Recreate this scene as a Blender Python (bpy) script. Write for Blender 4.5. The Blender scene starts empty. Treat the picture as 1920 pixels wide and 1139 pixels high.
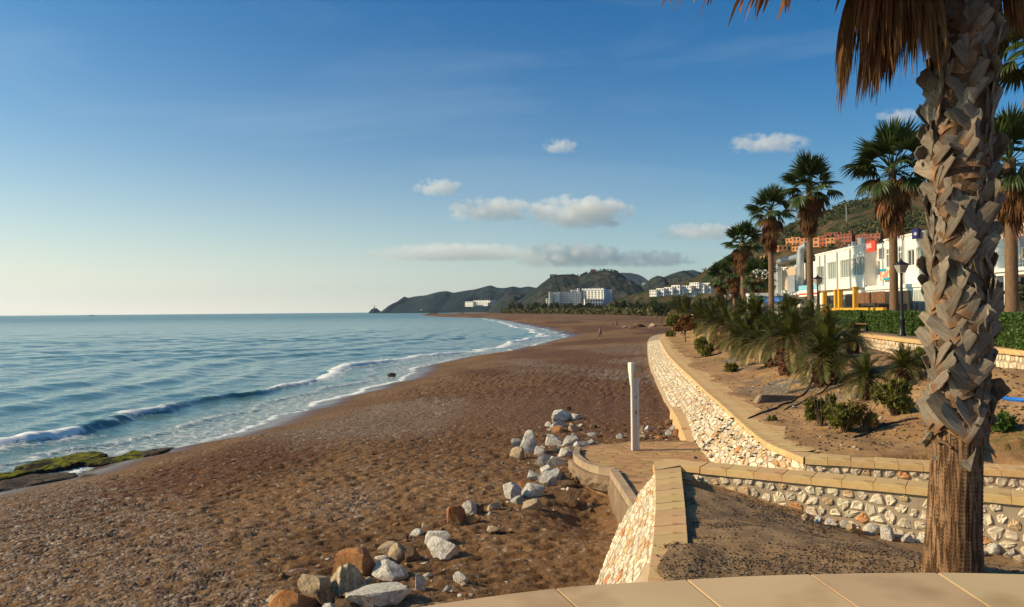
import bpy, bmesh, math, random
import numpy as np
from mathutils import Vector, Matrix, Euler
PI = math.pi
R = math.radians
scene = bpy.context.scene
col = scene.collection

# ---------------------------------------------------------------- camera
EYE = Vector((0.0, 0.0, 5.5))
FPX = 1493.0
cam_data = bpy.data.cameras.new('camera')
cam_data.sensor_width = 36.0
cam_data.lens = 36.0 * FPX / 1920.0
cam_data.clip_start = 0.1
cam_data.clip_end = 60000.0
cam = bpy.data.objects.new('camera', cam_data)
col.objects.link(cam)
CAM_ROT = Matrix.Rotation(R(90.54), 3, 'X') @ Matrix.Rotation(R(-0.50), 3, 'Z')
cam.matrix_world = Matrix.Translation(EYE) @ CAM_ROT.to_4x4()
scene.camera = cam

# ---------------------------------------------------------------- world, sun, exposure
SUN_EL = R(29.0)
SUN_AZ = R(183.0)          # direction towards the sun, counter-clockwise from +X
sun_dir = Vector((math.cos(SUN_AZ) * math.cos(SUN_EL), math.sin(SUN_AZ) * math.cos(SUN_EL), math.sin(SUN_EL)))
world = bpy.data.worlds.new('World')
scene.world = world
world.use_nodes = True
wn = world.node_tree.nodes
wl = world.node_tree.links
wn.clear()
w_out = wn.new('ShaderNodeOutputWorld')
w_bg = wn.new('ShaderNodeBackground')
w_sky = wn.new('ShaderNodeTexSky')
w_sky.sky_type = 'NISHITA'
w_sky.sun_disc = False
w_sky.sun_elevation = SUN_EL
w_sky.sun_rotation = R(90.0) - SUN_AZ
w_sky.altitude = 0.0
w_sky.air_density = 0.8
w_sky.dust_density = 1.7
w_sky.ozone_density = 3.0
w_bg.inputs['Strength'].default_value = 0.106
w_hs = wn.new('ShaderNodeHueSaturation')
w_hs.inputs['Saturation'].default_value = 1.5
wl.new(w_sky.outputs['Color'], w_hs.inputs['Color'])
w_tint = wn.new('ShaderNodeMix')
w_tint.data_type = 'RGBA'; w_tint.blend_type = 'MULTIPLY'; w_tint.inputs[0].default_value = 1.0
w_tint.inputs[7].default_value = (0.50, 1.13, 1.05, 1)
wl.new(w_hs.outputs[0], w_tint.inputs[6])
# the pale warm band of haze low over the sea, stronger towards the sun, and thin high cirrus
w_tc = wn.new('ShaderNodeTexCoord')
w_sep = wn.new('ShaderNodeSeparateXYZ'); wl.new(w_tc.outputs['Generated'], w_sep.inputs[0])
def wmath(op, a, b=0.0):
    n_ = wn.new('ShaderNodeMath'); n_.operation = op
    for s_, v_ in ((n_.inputs[0], a), (n_.inputs[1], b)):
        if isinstance(v_, bpy.types.NodeSocket): wl.new(v_, s_)
        else: s_.default_value = v_
    return n_.outputs[0]
w_el = wmath('MAXIMUM', w_sep.outputs[2], 0.0)
w_dot = wn.new('ShaderNodeVectorMath'); w_dot.operation = 'DOT_PRODUCT'; wl.new(w_tc.outputs['Generated'], w_dot.inputs[0])
w_dot.inputs[1].default_value = (math.cos(SUN_AZ), math.sin(SUN_AZ), 0.0)
w_side = wmath('ADD', wmath('MULTIPLY', w_dot.outputs['Value'], 0.55), 0.60)
w_band = wmath('POWER', 2.718, wmath('MULTIPLY', w_el, -9.5))
w_fac = wmath('MULTIPLY', wmath('MULTIPLY', w_band, w_side), 1.25)
w_mix = wn.new('ShaderNodeMix'); w_mix.data_type = 'RGBA'; w_mix.clamp_factor = True
wl.new(w_fac, w_mix.inputs[0]); wl.new(w_tint.outputs[2], w_mix.inputs[6]); w_mix.inputs[7].default_value = (9.6, 8.6, 6.9, 1)
w_map = wn.new('ShaderNodeMapping'); w_map.inputs['Scale'].default_value = (1.2, 3.4, 7.0); w_map.inputs['Rotation'].default_value = (0, 0.3, 0.5); wl.new(w_tc.outputs['Generated'], w_map.inputs[0])
w_n = wn.new('ShaderNodeTexNoise'); w_n.inputs['Scale'].default_value = 1.3; w_n.inputs['Detail'].default_value = 6; w_n.inputs['Roughness'].default_value = 0.55; w_n.inputs['Distortion'].default_value = 0.8; wl.new(w_map.outputs[0], w_n.inputs['Vector'])
w_r = wn.new('ShaderNodeMapRange'); w_r.inputs[1].default_value = 0.47; w_r.inputs[2].default_value = 0.80; w_r.inputs[3].default_value = 0.0; w_r.inputs[4].default_value = 0.24; wl.new(w_n.outputs[0], w_r.inputs[0])
w_mix2 = wn.new('ShaderNodeMix'); w_mix2.data_type = 'RGBA'; wl.new(w_r.outputs[0], w_mix2.inputs[0]); wl.new(w_mix.outputs[2], w_mix2.inputs[6]); w_mix2.inputs[7].default_value = (4.6, 5.6, 6.2, 1)
wl.new(w_mix2.outputs[2], w_bg.inputs['Color'])
wl.new(w_bg.outputs[0], w_out.inputs['Surface'])
sun_data = bpy.data.lights.new('sun', 'SUN')
sun_data.energy = 5.0
sun_data.angle = R(0.55)
sun_data.color = (1.0, 0.77, 0.48)
sun = bpy.data.objects.new('sun', sun_data)
col.objects.link(sun)
sun.location = (-40, 10, 40)
sun.rotation_euler = sun_dir.to_track_quat('Z', 'Y').to_euler()
scene.view_settings.view_transform = 'Standard'
scene.view_settings.look = 'None'
scene.view_settings.exposure = 0.2
scene.view_settings.gamma = 1.0
scene.view_settings.use_curve_mapping = False
scene.render.engine = 'CYCLES'
scene.cycles.max_bounces = 6
scene.cycles.transparent_max_bounces = 12
scene.cycles.volume_bounces = 3
scene.cycles.use_denoising = True

# ---------------------------------------------------------------- placing: a direction seen in the photograph meets a height or a depth
def ray(px, py):
    v = Vector(((px - 960.0) / FPX, -(py - 569.5) / FPX, -1.0))
    return (CAM_ROT @ v)
def on_z(px, py, z):
    d = ray(px, py)
    t = (z - EYE.z) / d.z
    return EYE + d * t
def at_y(px, py, Y):
    d = ray(px, py)
    return EYE + d * (Y / d.y)
def horizon(px):
    return 569.5 + 14.07 - (px - 960) * math.tan(R(0.5))

# ---------------------------------------------------------------- numpy noise
_tabs = {}
def _tab(seed):
    if seed not in _tabs:
        _tabs[seed] = np.random.RandomState(seed + 11).rand(8192)
    return _tabs[seed]
def _h(ix, iy, seed):
    k = (ix.astype(np.int64) * 73856093) ^ (iy.astype(np.int64) * 19349663)
    return _tab(seed)[(k & 0x7fffffff) % 8191]
def vnoise(x, y, seed=0):
    x = np.asarray(x, float); y = np.asarray(y, float)
    ix = np.floor(x); iy = np.floor(y)
    fx = x - ix; fy = y - iy
    fx = fx * fx * (3 - 2 * fx); fy = fy * fy * (3 - 2 * fy)
    a = _h(ix, iy, seed); b = _h(ix + 1, iy, seed); c = _h(ix, iy + 1, seed); d = _h(ix + 1, iy + 1, seed)
    return (a * (1 - fx) + b * fx) * (1 - fy) + (c * (1 - fx) + d * fx) * fy
def fbm(x, y, seed=0, octv=4, gain=0.5):
    s = 0.0; a = 1.0; n = 0.0
    for i in range(octv):
        s = s + a * vnoise(x * 2 ** i + 17.3 * i, y * 2 ** i - 9.1 * i, seed + i)
        n += a; a *= gain
    return s / n
def ridged(x, y, seed=0, octv=4):
    s = 0.0; a = 1.0; n = 0.0
    for i in range(octv):
        s = s + a * (1 - np.abs(2 * vnoise(x * 2 ** i + 3.3 * i, y * 2 ** i + 5.1 * i, seed + i) - 1))
        n += a; a *= 0.5
    return s / n
def worley(x, y, seed=0, jit=0.9):
    ix = np.floor(x); iy = np.floor(y)
    best = np.full(np.shape(x), 9.0); bid = np.zeros(np.shape(x))
    for dx in (-1, 0, 1):
        for dy in (-1, 0, 1):
            cx = ix + dx; cy = iy + dy
            jx = _h(cx, cy, seed); jy = _h(cx, cy, seed + 1)
            px = cx + 0.5 + (jx - 0.5) * jit; py = cy + 0.5 + (jy - 0.5) * jit
            d = np.hypot(px - x, py - y)
            m = d < best
            best = np.where(m, d, best); bid = np.where(m, _h(cx, cy, seed + 2), bid)
    return best, bid
def sstep(a, b, x):
    t = np.clip((x - a) / (b - a), 0, 1)
    return t * t * (3 - 2 * t)

# ---------------------------------------------------------------- objects
def tag(o, label=None, cat=None, group=None, kind=None):
    if label: o['label'] = label
    if cat: o['category'] = cat
    if group: o['group'] = group
    if kind: o['kind'] = kind
    return o
def mesh_np(name, verts, faces, smooth=False):
    """verts (n,3), faces (m,k) all k-gons, or a list of polygons"""
    me = bpy.data.meshes.new(name)
    verts = np.asarray(verts, dtype=np.float32)
    if isinstance(faces, np.ndarray):
        m, k = faces.shape
        me.vertices.add(len(verts)); me.vertices.foreach_set('co', verts.ravel())
        me.loops.add(m * k); me.loops.foreach_set('vertex_index', faces.astype(np.int32).ravel())
        me.polygons.add(m); me.polygons.foreach_set('loop_start', np.arange(0, m * k, k, dtype=np.int32))
        me.update(calc_edges=True)
    else:
        me.from_pydata([tuple(v) for v in verts.tolist()], [], faces)
        me.update()
    if smooth:
        me.polygons.foreach_set('use_smooth', np.ones(len(me.polygons), dtype=bool))
    return me
def add(name, me, m, parent=None, loc=None, rot=None, scale=None):
    if m is not None and len(me.materials) == 0:
        me.materials.append(m)
    o = bpy.data.objects.new(name, me)
    if loc is not None: o.location = loc
    if rot is not None: o.rotation_euler = rot
    if scale is not None: o.scale = scale
    if parent is not None: o.parent = parent
    col.objects.link(o)
    return o
def empty(name, loc, rz=0.0, label=None, cat=None, group=None):
    o = bpy.data.objects.new(name, None)
    o.empty_display_size = 0.3
    o.location = loc; o.rotation_euler = (0, 0, rz)
    col.objects.link(o)
    return tag(o, label, cat, group)
def attr(me, name, vals):
    a = me.attributes.new(name, 'FLOAT', 'POINT')
    a.data.foreach_set('value', np.asarray(vals, dtype=np.float32).ravel())
def grid_faces(nr, nc):
    i = np.arange(nr - 1)[:, None] * nc + np.arange(nc - 1)[None, :]
    i = i.ravel()
    return np.stack([i, i + 1, i + nc + 1, i + nc], 1)

class MB:
    """collects boxes, prisms, tubes, lathes into one mesh"""
    def __init__(s): s.v = []; s.f = []
    def poly(s, pts, faces):
        n = len(s.v); s.v += [tuple(p) for p in pts]; s.f += [tuple(i + n for i in f) for f in faces]; return s
    def box(s, x0, x1, y0, y1, z0, z1):
        return s.poly([(x0, y0, z0), (x1, y0, z0), (x1, y1, z0), (x0, y1, z0), (x0, y0, z1), (x1, y0, z1), (x1, y1, z1), (x0, y1, z1)],
                      [(0, 3, 2, 1), (4, 5, 6, 7), (0, 1, 5, 4), (1, 2, 6, 5), (2, 3, 7, 6), (3, 0, 4, 7)])
    def prism(s, pts, z0, z1):
        n = len(pts)
        return s.poly([(p[0], p[1], z0) for p in pts] + [(p[0], p[1], z1) for p in pts],
                      [tuple(range(n - 1, -1, -1)), tuple(range(n, 2 * n))] + [(i, (i + 1) % n, n + (i + 1) % n, n + i) for i in range(n)])
    def tube(s, pts, r, n=6, cap=True):
        pts = [Vector(p) for p in pts]
        rr = r if isinstance(r, (list, tuple)) else [r] * len(pts)
        vs = []; fs = []
        for i, p in enumerate(pts):
            t = (pts[min(i + 1, len(pts) - 1)] - pts[max(i - 1, 0)]).normalized()
            a = t.orthogonal().normalized() if abs(t.z) > 0.9 else t.cross(Vector((0, 0, 1))).normalized()
            if abs(t.z) > 0.9: a = (Vector((1, 0, 0)) - t * t.x).normalized()
            b = t.cross(a)
            for k in range(n):
                q = 2 * PI * k / n
                vs.append(p + (a * math.cos(q) + b * math.sin(q)) * rr[i])
        for i in range(len(pts) - 1):
            for k in range(n):
                k2 = (k + 1) % n
                fs.append((i * n + k, i * n + k2, (i + 1) * n + k2, (i + 1) * n + k))
        if cap:
            fs.append(tuple(range(n - 1, -1, -1))); m = (len(pts) - 1) * n; fs.append(tuple(range(m, m + n)))
        return s.poly(vs, fs)
    def lathe(s, prof, n=12, c=(0, 0, 0)):
        vs = []; fs = []
        for r, z in prof:
            for k in range(n):
                q = 2 * PI * k / n
                vs.append((c[0] + r * math.cos(q), c[1] + r * math.sin(q), c[2] + z))
        for i in range(len(prof) - 1):
            for k in range(n):
                k2 = (k + 1) % n
                fs.append((i * n + k, i * n + k2, (i + 1) * n + k2, (i + 1) * n + k))
        fs.append(tuple(range(n - 1, -1, -1))); m = (len(prof) - 1) * n; fs.append(tuple(range(m, m + n)))
        return s.poly(vs, fs)
    def build(s, name, m, parent=None, smooth=False, bevel=0.0, loc=None, rot=None):
        me = bpy.data.meshes.new(name)
        me.from_pydata(s.v, [], s.f); me.update()
        if bevel > 0:
            bm = bmesh.new(); bm.from_mesh(me)
            bmesh.ops.bevel(bm, geom=[e for e in bm.edges if len(e.link_faces) == 2 and e.calc_face_angle(0) > 0.6], offset=bevel, segments=2, affect='EDGES', clamp_overlap=True)
            bm.to_mesh(me); bm.free()
        if smooth:
            me.polygons.foreach_set('use_smooth', np.ones(len(me.polygons), dtype=bool))
            me.set_sharp_from_angle(angle=R(40))
        return add(name, me, m, parent, loc, rot)

# ---------------------------------------------------------------- materials
def new_mat(name):
    m = bpy.data.materials.new(name); m.use_nodes = True
    nt = m.node_tree; nt.nodes.clear()
    out = nt.nodes.new('ShaderNodeOutputMaterial'); b = nt.nodes.new('ShaderNodeBsdfPrincipled')
    nt.links.new(b.outputs[0], out.inputs[0])
    return m, nt, b, out
def tex_co(nt, kind='Object', scale=(1, 1, 1)):
    tc = nt.nodes.new('ShaderNodeTexCoord'); mp = nt.nodes.new('ShaderNodeMapping')
    mp.inputs['Scale'].default_value = scale
    nt.links.new(tc.outputs[kind], mp.inputs[0])
    return mp.outputs[0]
def noise(nt, vec, scale, detail=4, rough=0.55, dist=0.0):
    n = nt.nodes.new('ShaderNodeTexNoise')
    n.inputs['Scale'].default_value = scale; n.inputs['Detail'].default_value = detail
    n.inputs['Roughness'].default_value = rough; n.inputs['Distortion'].default_value = dist
    if vec is not None: nt.links.new(vec, n.inputs['Vector'])
    return n.outputs[0]
def ramp(nt, fac, stops):
    r = nt.nodes.new('ShaderNodeValToRGB')
    els = r.color_ramp.elements
    while len(els) < len(stops): els.new(0.5)
    for e, (p, c) in zip(els, stops):
        e.position = p; e.color = (c[0], c[1], c[2], 1) if not isinstance(c, (int, float)) else (c, c, c, 1)
    nt.links.new(fac, r.inputs[0])
    return r.outputs[0]
def mixc(nt, fac, a, b, mode='MIX'):
    m = nt.nodes.new('ShaderNodeMix'); m.data_type = 'RGBA'; m.blend_type = mode
    for s, v in ((m.inputs[0], fac), (m.inputs[6], a), (m.inputs[7], b)):
        if isinstance(v, bpy.types.NodeSocket): nt.links.new(v, s)
        elif isinstance(v, (int, float)): s.default_value = v
        else: s.default_value = (v[0], v[1], v[2], 1)
    return m.outputs[2]
def math_n(nt, op, a, b=0.0):
    m = nt.nodes.new('ShaderNodeMath'); m.operation = op
    for s, v in ((m.inputs[0], a), (m.inputs[1], b)):
        if isinstance(v, bpy.types.NodeSocket): nt.links.new(v, s)
        else: s.default_value = v
    return m.outputs[0]
def bump(nt, b, h, strength=0.5, dist=0.02, normal=None):
    n = nt.nodes.new('ShaderNodeBump'); n.inputs['Strength'].default_value = strength; n.inputs['Distance'].default_value = dist
    nt.links.new(h, n.inputs['Height'])
    if normal is not None: nt.links.new(normal, n.inputs['Normal'])
    if b is not None: nt.links.new(n.outputs[0], b.inputs['Normal'])
    return n.outputs[0]
def attr_n(nt, name):
    a = nt.nodes.new('ShaderNodeAttribute'); a.attribute_name = name
    return a.outputs['Fac']
def objrand(nt):
    return nt.nodes.new('ShaderNodeObjectInfo').outputs['Random']
def mat(name, c1, c2=None, scale=3.0, rough=0.8, bs=None, bstr=0.4, bdist=0.02, detail=5, vary=0.0, co='Object', sc=(1, 1, 1), metal=0.0, spots=None, transl=0.0, stops=(0.3, 0.7)):
    """two-tone noise material, bumped, with a value shift from object to object"""
    m, nt, b, out = new_mat(name)
    v = tex_co(nt, co, sc)
    c = noise(nt, v, scale, detail)
    cc = ramp(nt, c, [(stops[0], c1), (stops[1], c2 if c2 else c1)])
    if spots:
        s = noise(nt, v, spots[1], 3)
        f = ramp(nt, s, [(spots[2], 0.0), (min(spots[2] + 0.12, 1), 1.0)])
        cc = mixc(nt, f, cc, spots[0])
    if vary > 0:
        rr = objrand(nt)
        hs = nt.nodes.new('ShaderNodeHueSaturation')
        mr = nt.nodes.new('ShaderNodeMapRange'); mr.inputs[3].default_value = 1 - vary; mr.inputs[4].default_value = 1 + vary
        nt.links.new(rr, mr.inputs[0]); nt.links.new(mr.outputs[0], hs.inputs['Value'])
        mr2 = nt.nodes.new('ShaderNodeMapRange'); mr2.inputs[3].default_value = 0.49; mr2.inputs[4].default_value = 0.51
        nt.links.new(math_n(nt, 'FRACT', math_n(nt, 'MULTIPLY', rr, 7.3)), mr2.inputs[0]); nt.links.new(mr2.outputs[0], hs.inputs['Hue'])
        nt.links.new(cc, hs.inputs['Color']); cc = hs.outputs[0]
    nt.links.new(cc, b.inputs['Base Color'])
    b.inputs['Roughness'].default_value = rough; b.inputs['Metallic'].default_value = metal
    b.inputs['Specular IOR Level'].default_value = 0.3
    if bs: bump(nt, b, noise(nt, v, bs, 6, 0.65), bstr, bdist)
    if transl > 0:
        t = nt.nodes.new('ShaderNodeBsdfTranslucent'); nt.links.new(cc, t.inputs[0])
        mx = nt.nodes.new('ShaderNodeMixShader'); mx.inputs[0].default_value = transl
        nt.links.new(b.outputs[0], mx.inputs[1]); nt.links.new(t.outputs[0], mx.inputs[2]); nt.links.new(mx.outputs[0], out.inputs[0])
    return m
# ================================================================ THE SETTING
Z_COPE, Z_PLAT, Z_PROM, Z_SLAB = 2.7, 1.84, 4.1, 4.0
# shoreline: X of the water's edge for a given Y
def _pts(lst, z):
    return [on_z(x, y, z) for x, y in lst]
_sh = [(-30.0, -20.0), (-24.0, 0.0), (-18.6, 18.0)] + [(p.x, p.y) for p in _pts(
    [(0, 925), (120, 893), (200, 873), (330, 851), (420, 815), (520, 786), (560, 768), (640, 745), (765, 711), (790, 692), (850, 676), (950, 661), (1000, 648), (1072, 633.5), (1045, 624), (1000, 613), (950, 603), (915, 597.5)], 0.0)] + [
    (-75, 800), (-130, 1150), (-168, 1450), (-168, 1560), (-110, 1700), (-60, 2200), (-60, 2700), (-250, 3300), (-500, 3700), (-600, 4200), (-400, 5000), (2000, 8000), (6000, 17000)]
SHY = np.array([p[1] for p in _sh]); SHX = np.array([p[0] for p in _sh])
def shore_x(y):
    y = np.asarray(y, float)
    w = np.clip(np.abs(y) * 0.05, 0.8, 14)
    s = (np.interp(y - w, SHY, SHX) + 2 * np.interp(y, SHY, SHX) + np.interp(y + w, SHY, SHX)) / 4
    n = (fbm(y * 0.22, y * 0 + 3.1, 31, 3) - 0.5) * 1.6 * sstep(5, 30, y) + (fbm(y * 0.9, y * 0 + 1.1, 35, 2) - 0.5) * 0.5
    return s + n * np.clip(1.0 + y / 120.0, 1, 3)
def shore_d(x, y):
    e = 1.0 + np.abs(y) * 0.02
    sl = (shore_x(y + e) - shore_x(y - e)) / (2 * e)
    return (x - shore_x(y)) / np.sqrt(1 + sl * sl)
# seawall coping line and the foot of its battered face
_cp = _pts([(1501, 859), (1436, 829), (1392, 795), (1355, 761), (1318, 729), (1297, 709), (1265, 679), (1247, 657), (1237, 633)], Z_COPE)
COPE = [(p.x, p.y) for p in _cp] + [(18.5, 95.0), (24.0, 107.0)]
COPE[0] = (COPE[0][0] + 0.05, COPE[0][1])
CY = np.array([p[1] for p in COPE]); CX = np.array([p[0] for p in COPE])
def cope_x(y): return np.interp(y, CY, CX)
def foot_z(y): return np.interp(y, [12, 22, 25, 35, 50, 62, 80, 95], [1.80, 1.84, 2.15, 2.30, 2.46, 2.55, 2.6, 2.66])
_rb = [(2, 1.6), (9, 1.8), (14.0, 4.6), (24, 6.4), (85, 17.0), (110, 27), (200, 52), (454, 84), (600, 82), (1045, 30), (1500, -60), (1900, 200), (2600, 500), (4000, 500), (6000, 3000)]
def right_x(y):
    y = np.asarray(y, float)
    r = np.interp(y, [p[0] for p in _rb], [p[1] for p in _rb])
    c = cope_x(y) - 0.15
    return np.where((y > 14.8) & (y < 100), c, r)
def sand_z(x, y, fine=True):
    x = np.asarray(x, float); y = np.asarray(y, float)
    d = shore_d(x, y)
    dp = np.maximum(d, 0)
    z = 1.72 * (1 - np.exp(-dp / 8.5)) + 0.25 * sstep(20, 80, dp)
    z = np.where(d < 0, np.maximum(0.10 * d, -2.5), z)
    near = np.exp(-np.maximum(right_x(y) - x, 0) / 4.0) * (y > 14.5) * (y < 130)
    z = z + (foot_z(y) - 1.9) * near
    z = z - 0.42 * np.exp(-((x - 1.7) / 0.75) ** 2 - ((y - 16.6) / 1.6) ** 2) - 0.2 * np.exp(-((x - 1.1) / 1.2) ** 2 - ((y - 12.5) / 2.0) ** 2)
    # berm by the shower platform and general undulation
    amp = sstep(1.0, 7.0, d)
    z = z + amp * (fbm(x * 0.16, y * 0.12, 3, 3) - 0.5) * 0.30 + amp * (fbm(x * 0.7, y * 0.5, 5, 3) - 0.5) * 0.06
    if fine:
        f = sstep(2.0, 5.5, d) * (1 - sstep(45, 90, y))
        dens = sstep(0.30, 0.62, fbm(x * 0.09 + 4, y * 0.09, 9, 3)) * 0.88 + 0.12
        dens = dens * (1 - 0.7 * sstep(-8.0, -13.0, x) * (1 - sstep(18, 26, y)))
        ang = 0.5
        u = (x * math.cos(ang) + y * math.sin(ang)); v = (-x * math.sin(ang) + y * math.cos(ang))
        wob = fbm(x * 1.3, y * 1.3, 15, 2) * 1.2
        d1, i1 = worley(u / 0.40 + wob, v / 0.26, 41)
        d2, i2 = worley(u / 0.30 + 7, v / 0.20 - wob, 47)
        z = z - f * dens * 0.080 * (1 - sstep(0.10, 0.42, d1)) * (i1 > 0.25) + f * dens * 0.020 * sstep(0.38, 0.5, d1) * (1 - sstep(0.5, 0.62, d1))
        z = z - f * dens * 0.042 * (1 - sstep(0.08, 0.40, d2)) * (i2 > 0.3)
        z = z + f * (fbm(x * 3.1, y * 3.1, 21, 3) - 0.5) * 0.03
        # tyre ruts along the foot of the wall
        rut = np.sin((right_x(y) - x) * 7.0 + fbm(x, y * 0.3, 8, 2) * 4)
        z = z + 0.03 * rut * near * sstep(26, 32, y) * (1 - sstep(60, 75, y))
    return z
def ground_hit(px, py, fn=None):
    """where the line of sight first meets the ground (sampled once as an array, then refined)"""
    d = ray(px, py)
    f = (lambda x, y: sand_z(x, y, False)) if fn is None else fn
    t = 6.0 * 1.012 ** np.arange(520)
    for _ in range(2):
        x = EYE.x + d.x * t; y = EYE.y + d.y * t; z = EYE.z + d.z * t
        below = z <= f(x, y)
        k = int(np.argmax(below)) if below.any() else len(t) - 1
        t = np.linspace(t[max(k - 1, 0)], t[k], 24)
    return EYE + d * float(t[-1 if not below.any() else min(k, 23)] if False else t[12])

# ---- beach
ys = [1.0]
while ys[-1] < 6000:
    y = ys[-1]
    ys.append(y + (0.4 if y < 7 else max(0.065, y * (0.0045 if y < 30 else 0.009))))
ys = np.array(ys)
def beach_mesh():
    nc = 430
    xl = shore_x(ys) - 16 - ys * 0.03; xr = right_x(ys) + 0.4
    s = np.linspace(0, 1, nc) ** 0.92
    X = xl[:, None] + (xr - xl)[:, None] * s[None, :]
    Y = np.repeat(ys[:, None], nc, 1)
    Z = sand_z(X, Y)
    me = mesh_np('beach_sand', np.stack([X, Y, Z], 2).reshape(-1, 3), grid_faces(len(ys), nc), True)
    d = shore_d(X, Y)
    wet = 1 - sstep(0.8, 3.4 + fbm(X * 0.4, Y * 0.3, 61, 3) * 3.2, d)
    attr(me, 'wet', wet)
    peb = sstep(0.53, 0.66, fbm((X + Y * 0.35) * 0.13 + 9, (Y - X * 0.9) * 0.05, 71, 4)) * sstep(3, 6, d) * (1 - sstep(60, 120, Y))
    peb = np.maximum(peb, sstep(-3.0, -7.5, X + (fbm(X * .3, Y * .3, 77, 3) - 0.5) * 7 + (Y - 14) * 0.55) * 0.9 * (Y < 24))
    attr(me, 'pebble', peb)
    dark = sstep(0.44, 0.62, fbm(X * 0.10 + 2, Y * 0.045, 83, 4)) * 0.9
    dark = np.maximum(dark, 0.95 * np.exp(-((right_x(Y) - X) / 13.0) ** 2) * sstep(19, 30, Y) * (1 - sstep(60, 85, Y)))
    attr(me, 'dark', dark)
    return me
def sand_mat():
    m, nt, b, out = new_mat('sand')
    v = tex_co(nt)
    n1 = noise(nt, v, 0.35, 6, 0.6); n2 = noise(nt, v, 9.0, 5, 0.7); n3 = noise(nt, v, 45.0, 3, 0.7)
    base = ramp(nt, n1, [(0.32, (0.138, 0.069, 0.028)), (0.68, (0.225, 0.122, 0.055))])
    red = ramp(nt, n2, [(0.3, (0.075, 0.030, 0.013)), (0.7, (0.130, 0.056, 0.025))])
    c = mixc(nt, attr_n(nt, 'dark'), base, red)
    grain = ramp(nt, n2, [(0.25, 0.72), (0.75, 1.22)])
    c = mixc(nt, 0.8, c, grain, 'MULTIPLY')
    vo = nt.nodes.new('ShaderNodeTexVoronoi'); vo.inputs['Scale'].default_value = 17.0; nt.links.new(v, vo.inputs['Vector'])
    sep = nt.nodes.new('ShaderNodeSeparateColor'); nt.links.new(vo.outputs['Color'], sep.inputs[0])
    pc = ramp(nt, sep.outputs[0], [(0.0, (0.075, 0.045, 0.028)), (0.55, (0.19, 0.13, 0.095)), (0.93, (0.29, 0.22, 0.17)), (1.0, (0.5, 0.43, 0.36))])
    pf = math_n(nt, 'MULTIPLY', attr_n(nt, 'pebble'), ramp(nt, noise(nt, v, 2.2, 5, 0.7), [(0.38, 0.0), (0.56, 1.0)]))
    c = mixc(nt, math_n(nt, 'MULTIPLY', pf, 0.85), c, pc)
    # sparse pale grit everywhere
    gr = math_n(nt, 'GREATER_THAN', sep.outputs[1], 0.965)
    c = mixc(nt, math_n(nt, 'MULTIPLY', gr, 0.5), c, (0.42, 0.36, 0.30))
    wet = attr_n(nt, 'wet')
    c = mixc(nt, wet, c, mixc(nt, 0.3, (0.085, 0.044, 0.024), c))
    nt.links.new(c, b.inputs['Base Color'])
    nt.links.new(ramp(nt, wet, [(0.5, 0.95), (1.0, 0.22)]), b.inputs['Roughness'])
    b.inputs['Specular IOR Level'].default_value = 0.25
    dry = math_n(nt, 'SUBTRACT', 1.0, wet)
    fp = nt.nodes.new('ShaderNodeTexVoronoi'); fp.feature = 'SMOOTH_F1'; fp.inputs['Scale'].default_value = 5.0; nt.links.new(tex_co(nt, 'Object', (1.0, 1.35, 0.0)), fp.inputs['Vector'])
    fpd = math_n(nt, 'MULTIPLY', math_n(nt, 'MINIMUM', fp.outputs['Distance'], 0.42), 2.2)
    h = math_n(nt, 'ADD', math_n(nt, 'ADD', math_n(nt, 'MULTIPLY', n3, 0.25), fpd), math_n(nt, 'MULTIPLY', noise(nt, v, 4.5, 4, 0.6), 1.6))
    h = math_n(nt, 'ADD', h, math_n(nt, 'MULTIPLY', math_n(nt, 'MULTIPLY', pf, vo.outputs['Distance']), -0.8))
    bump(nt, b, math_n(nt, 'MULTIPLY', h, dry), 0.9, 0.055)
    return m
SAND = sand_mat()
beach = add('beach', beach_mesh(), SAND)
tag(beach, kind='structure')

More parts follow.
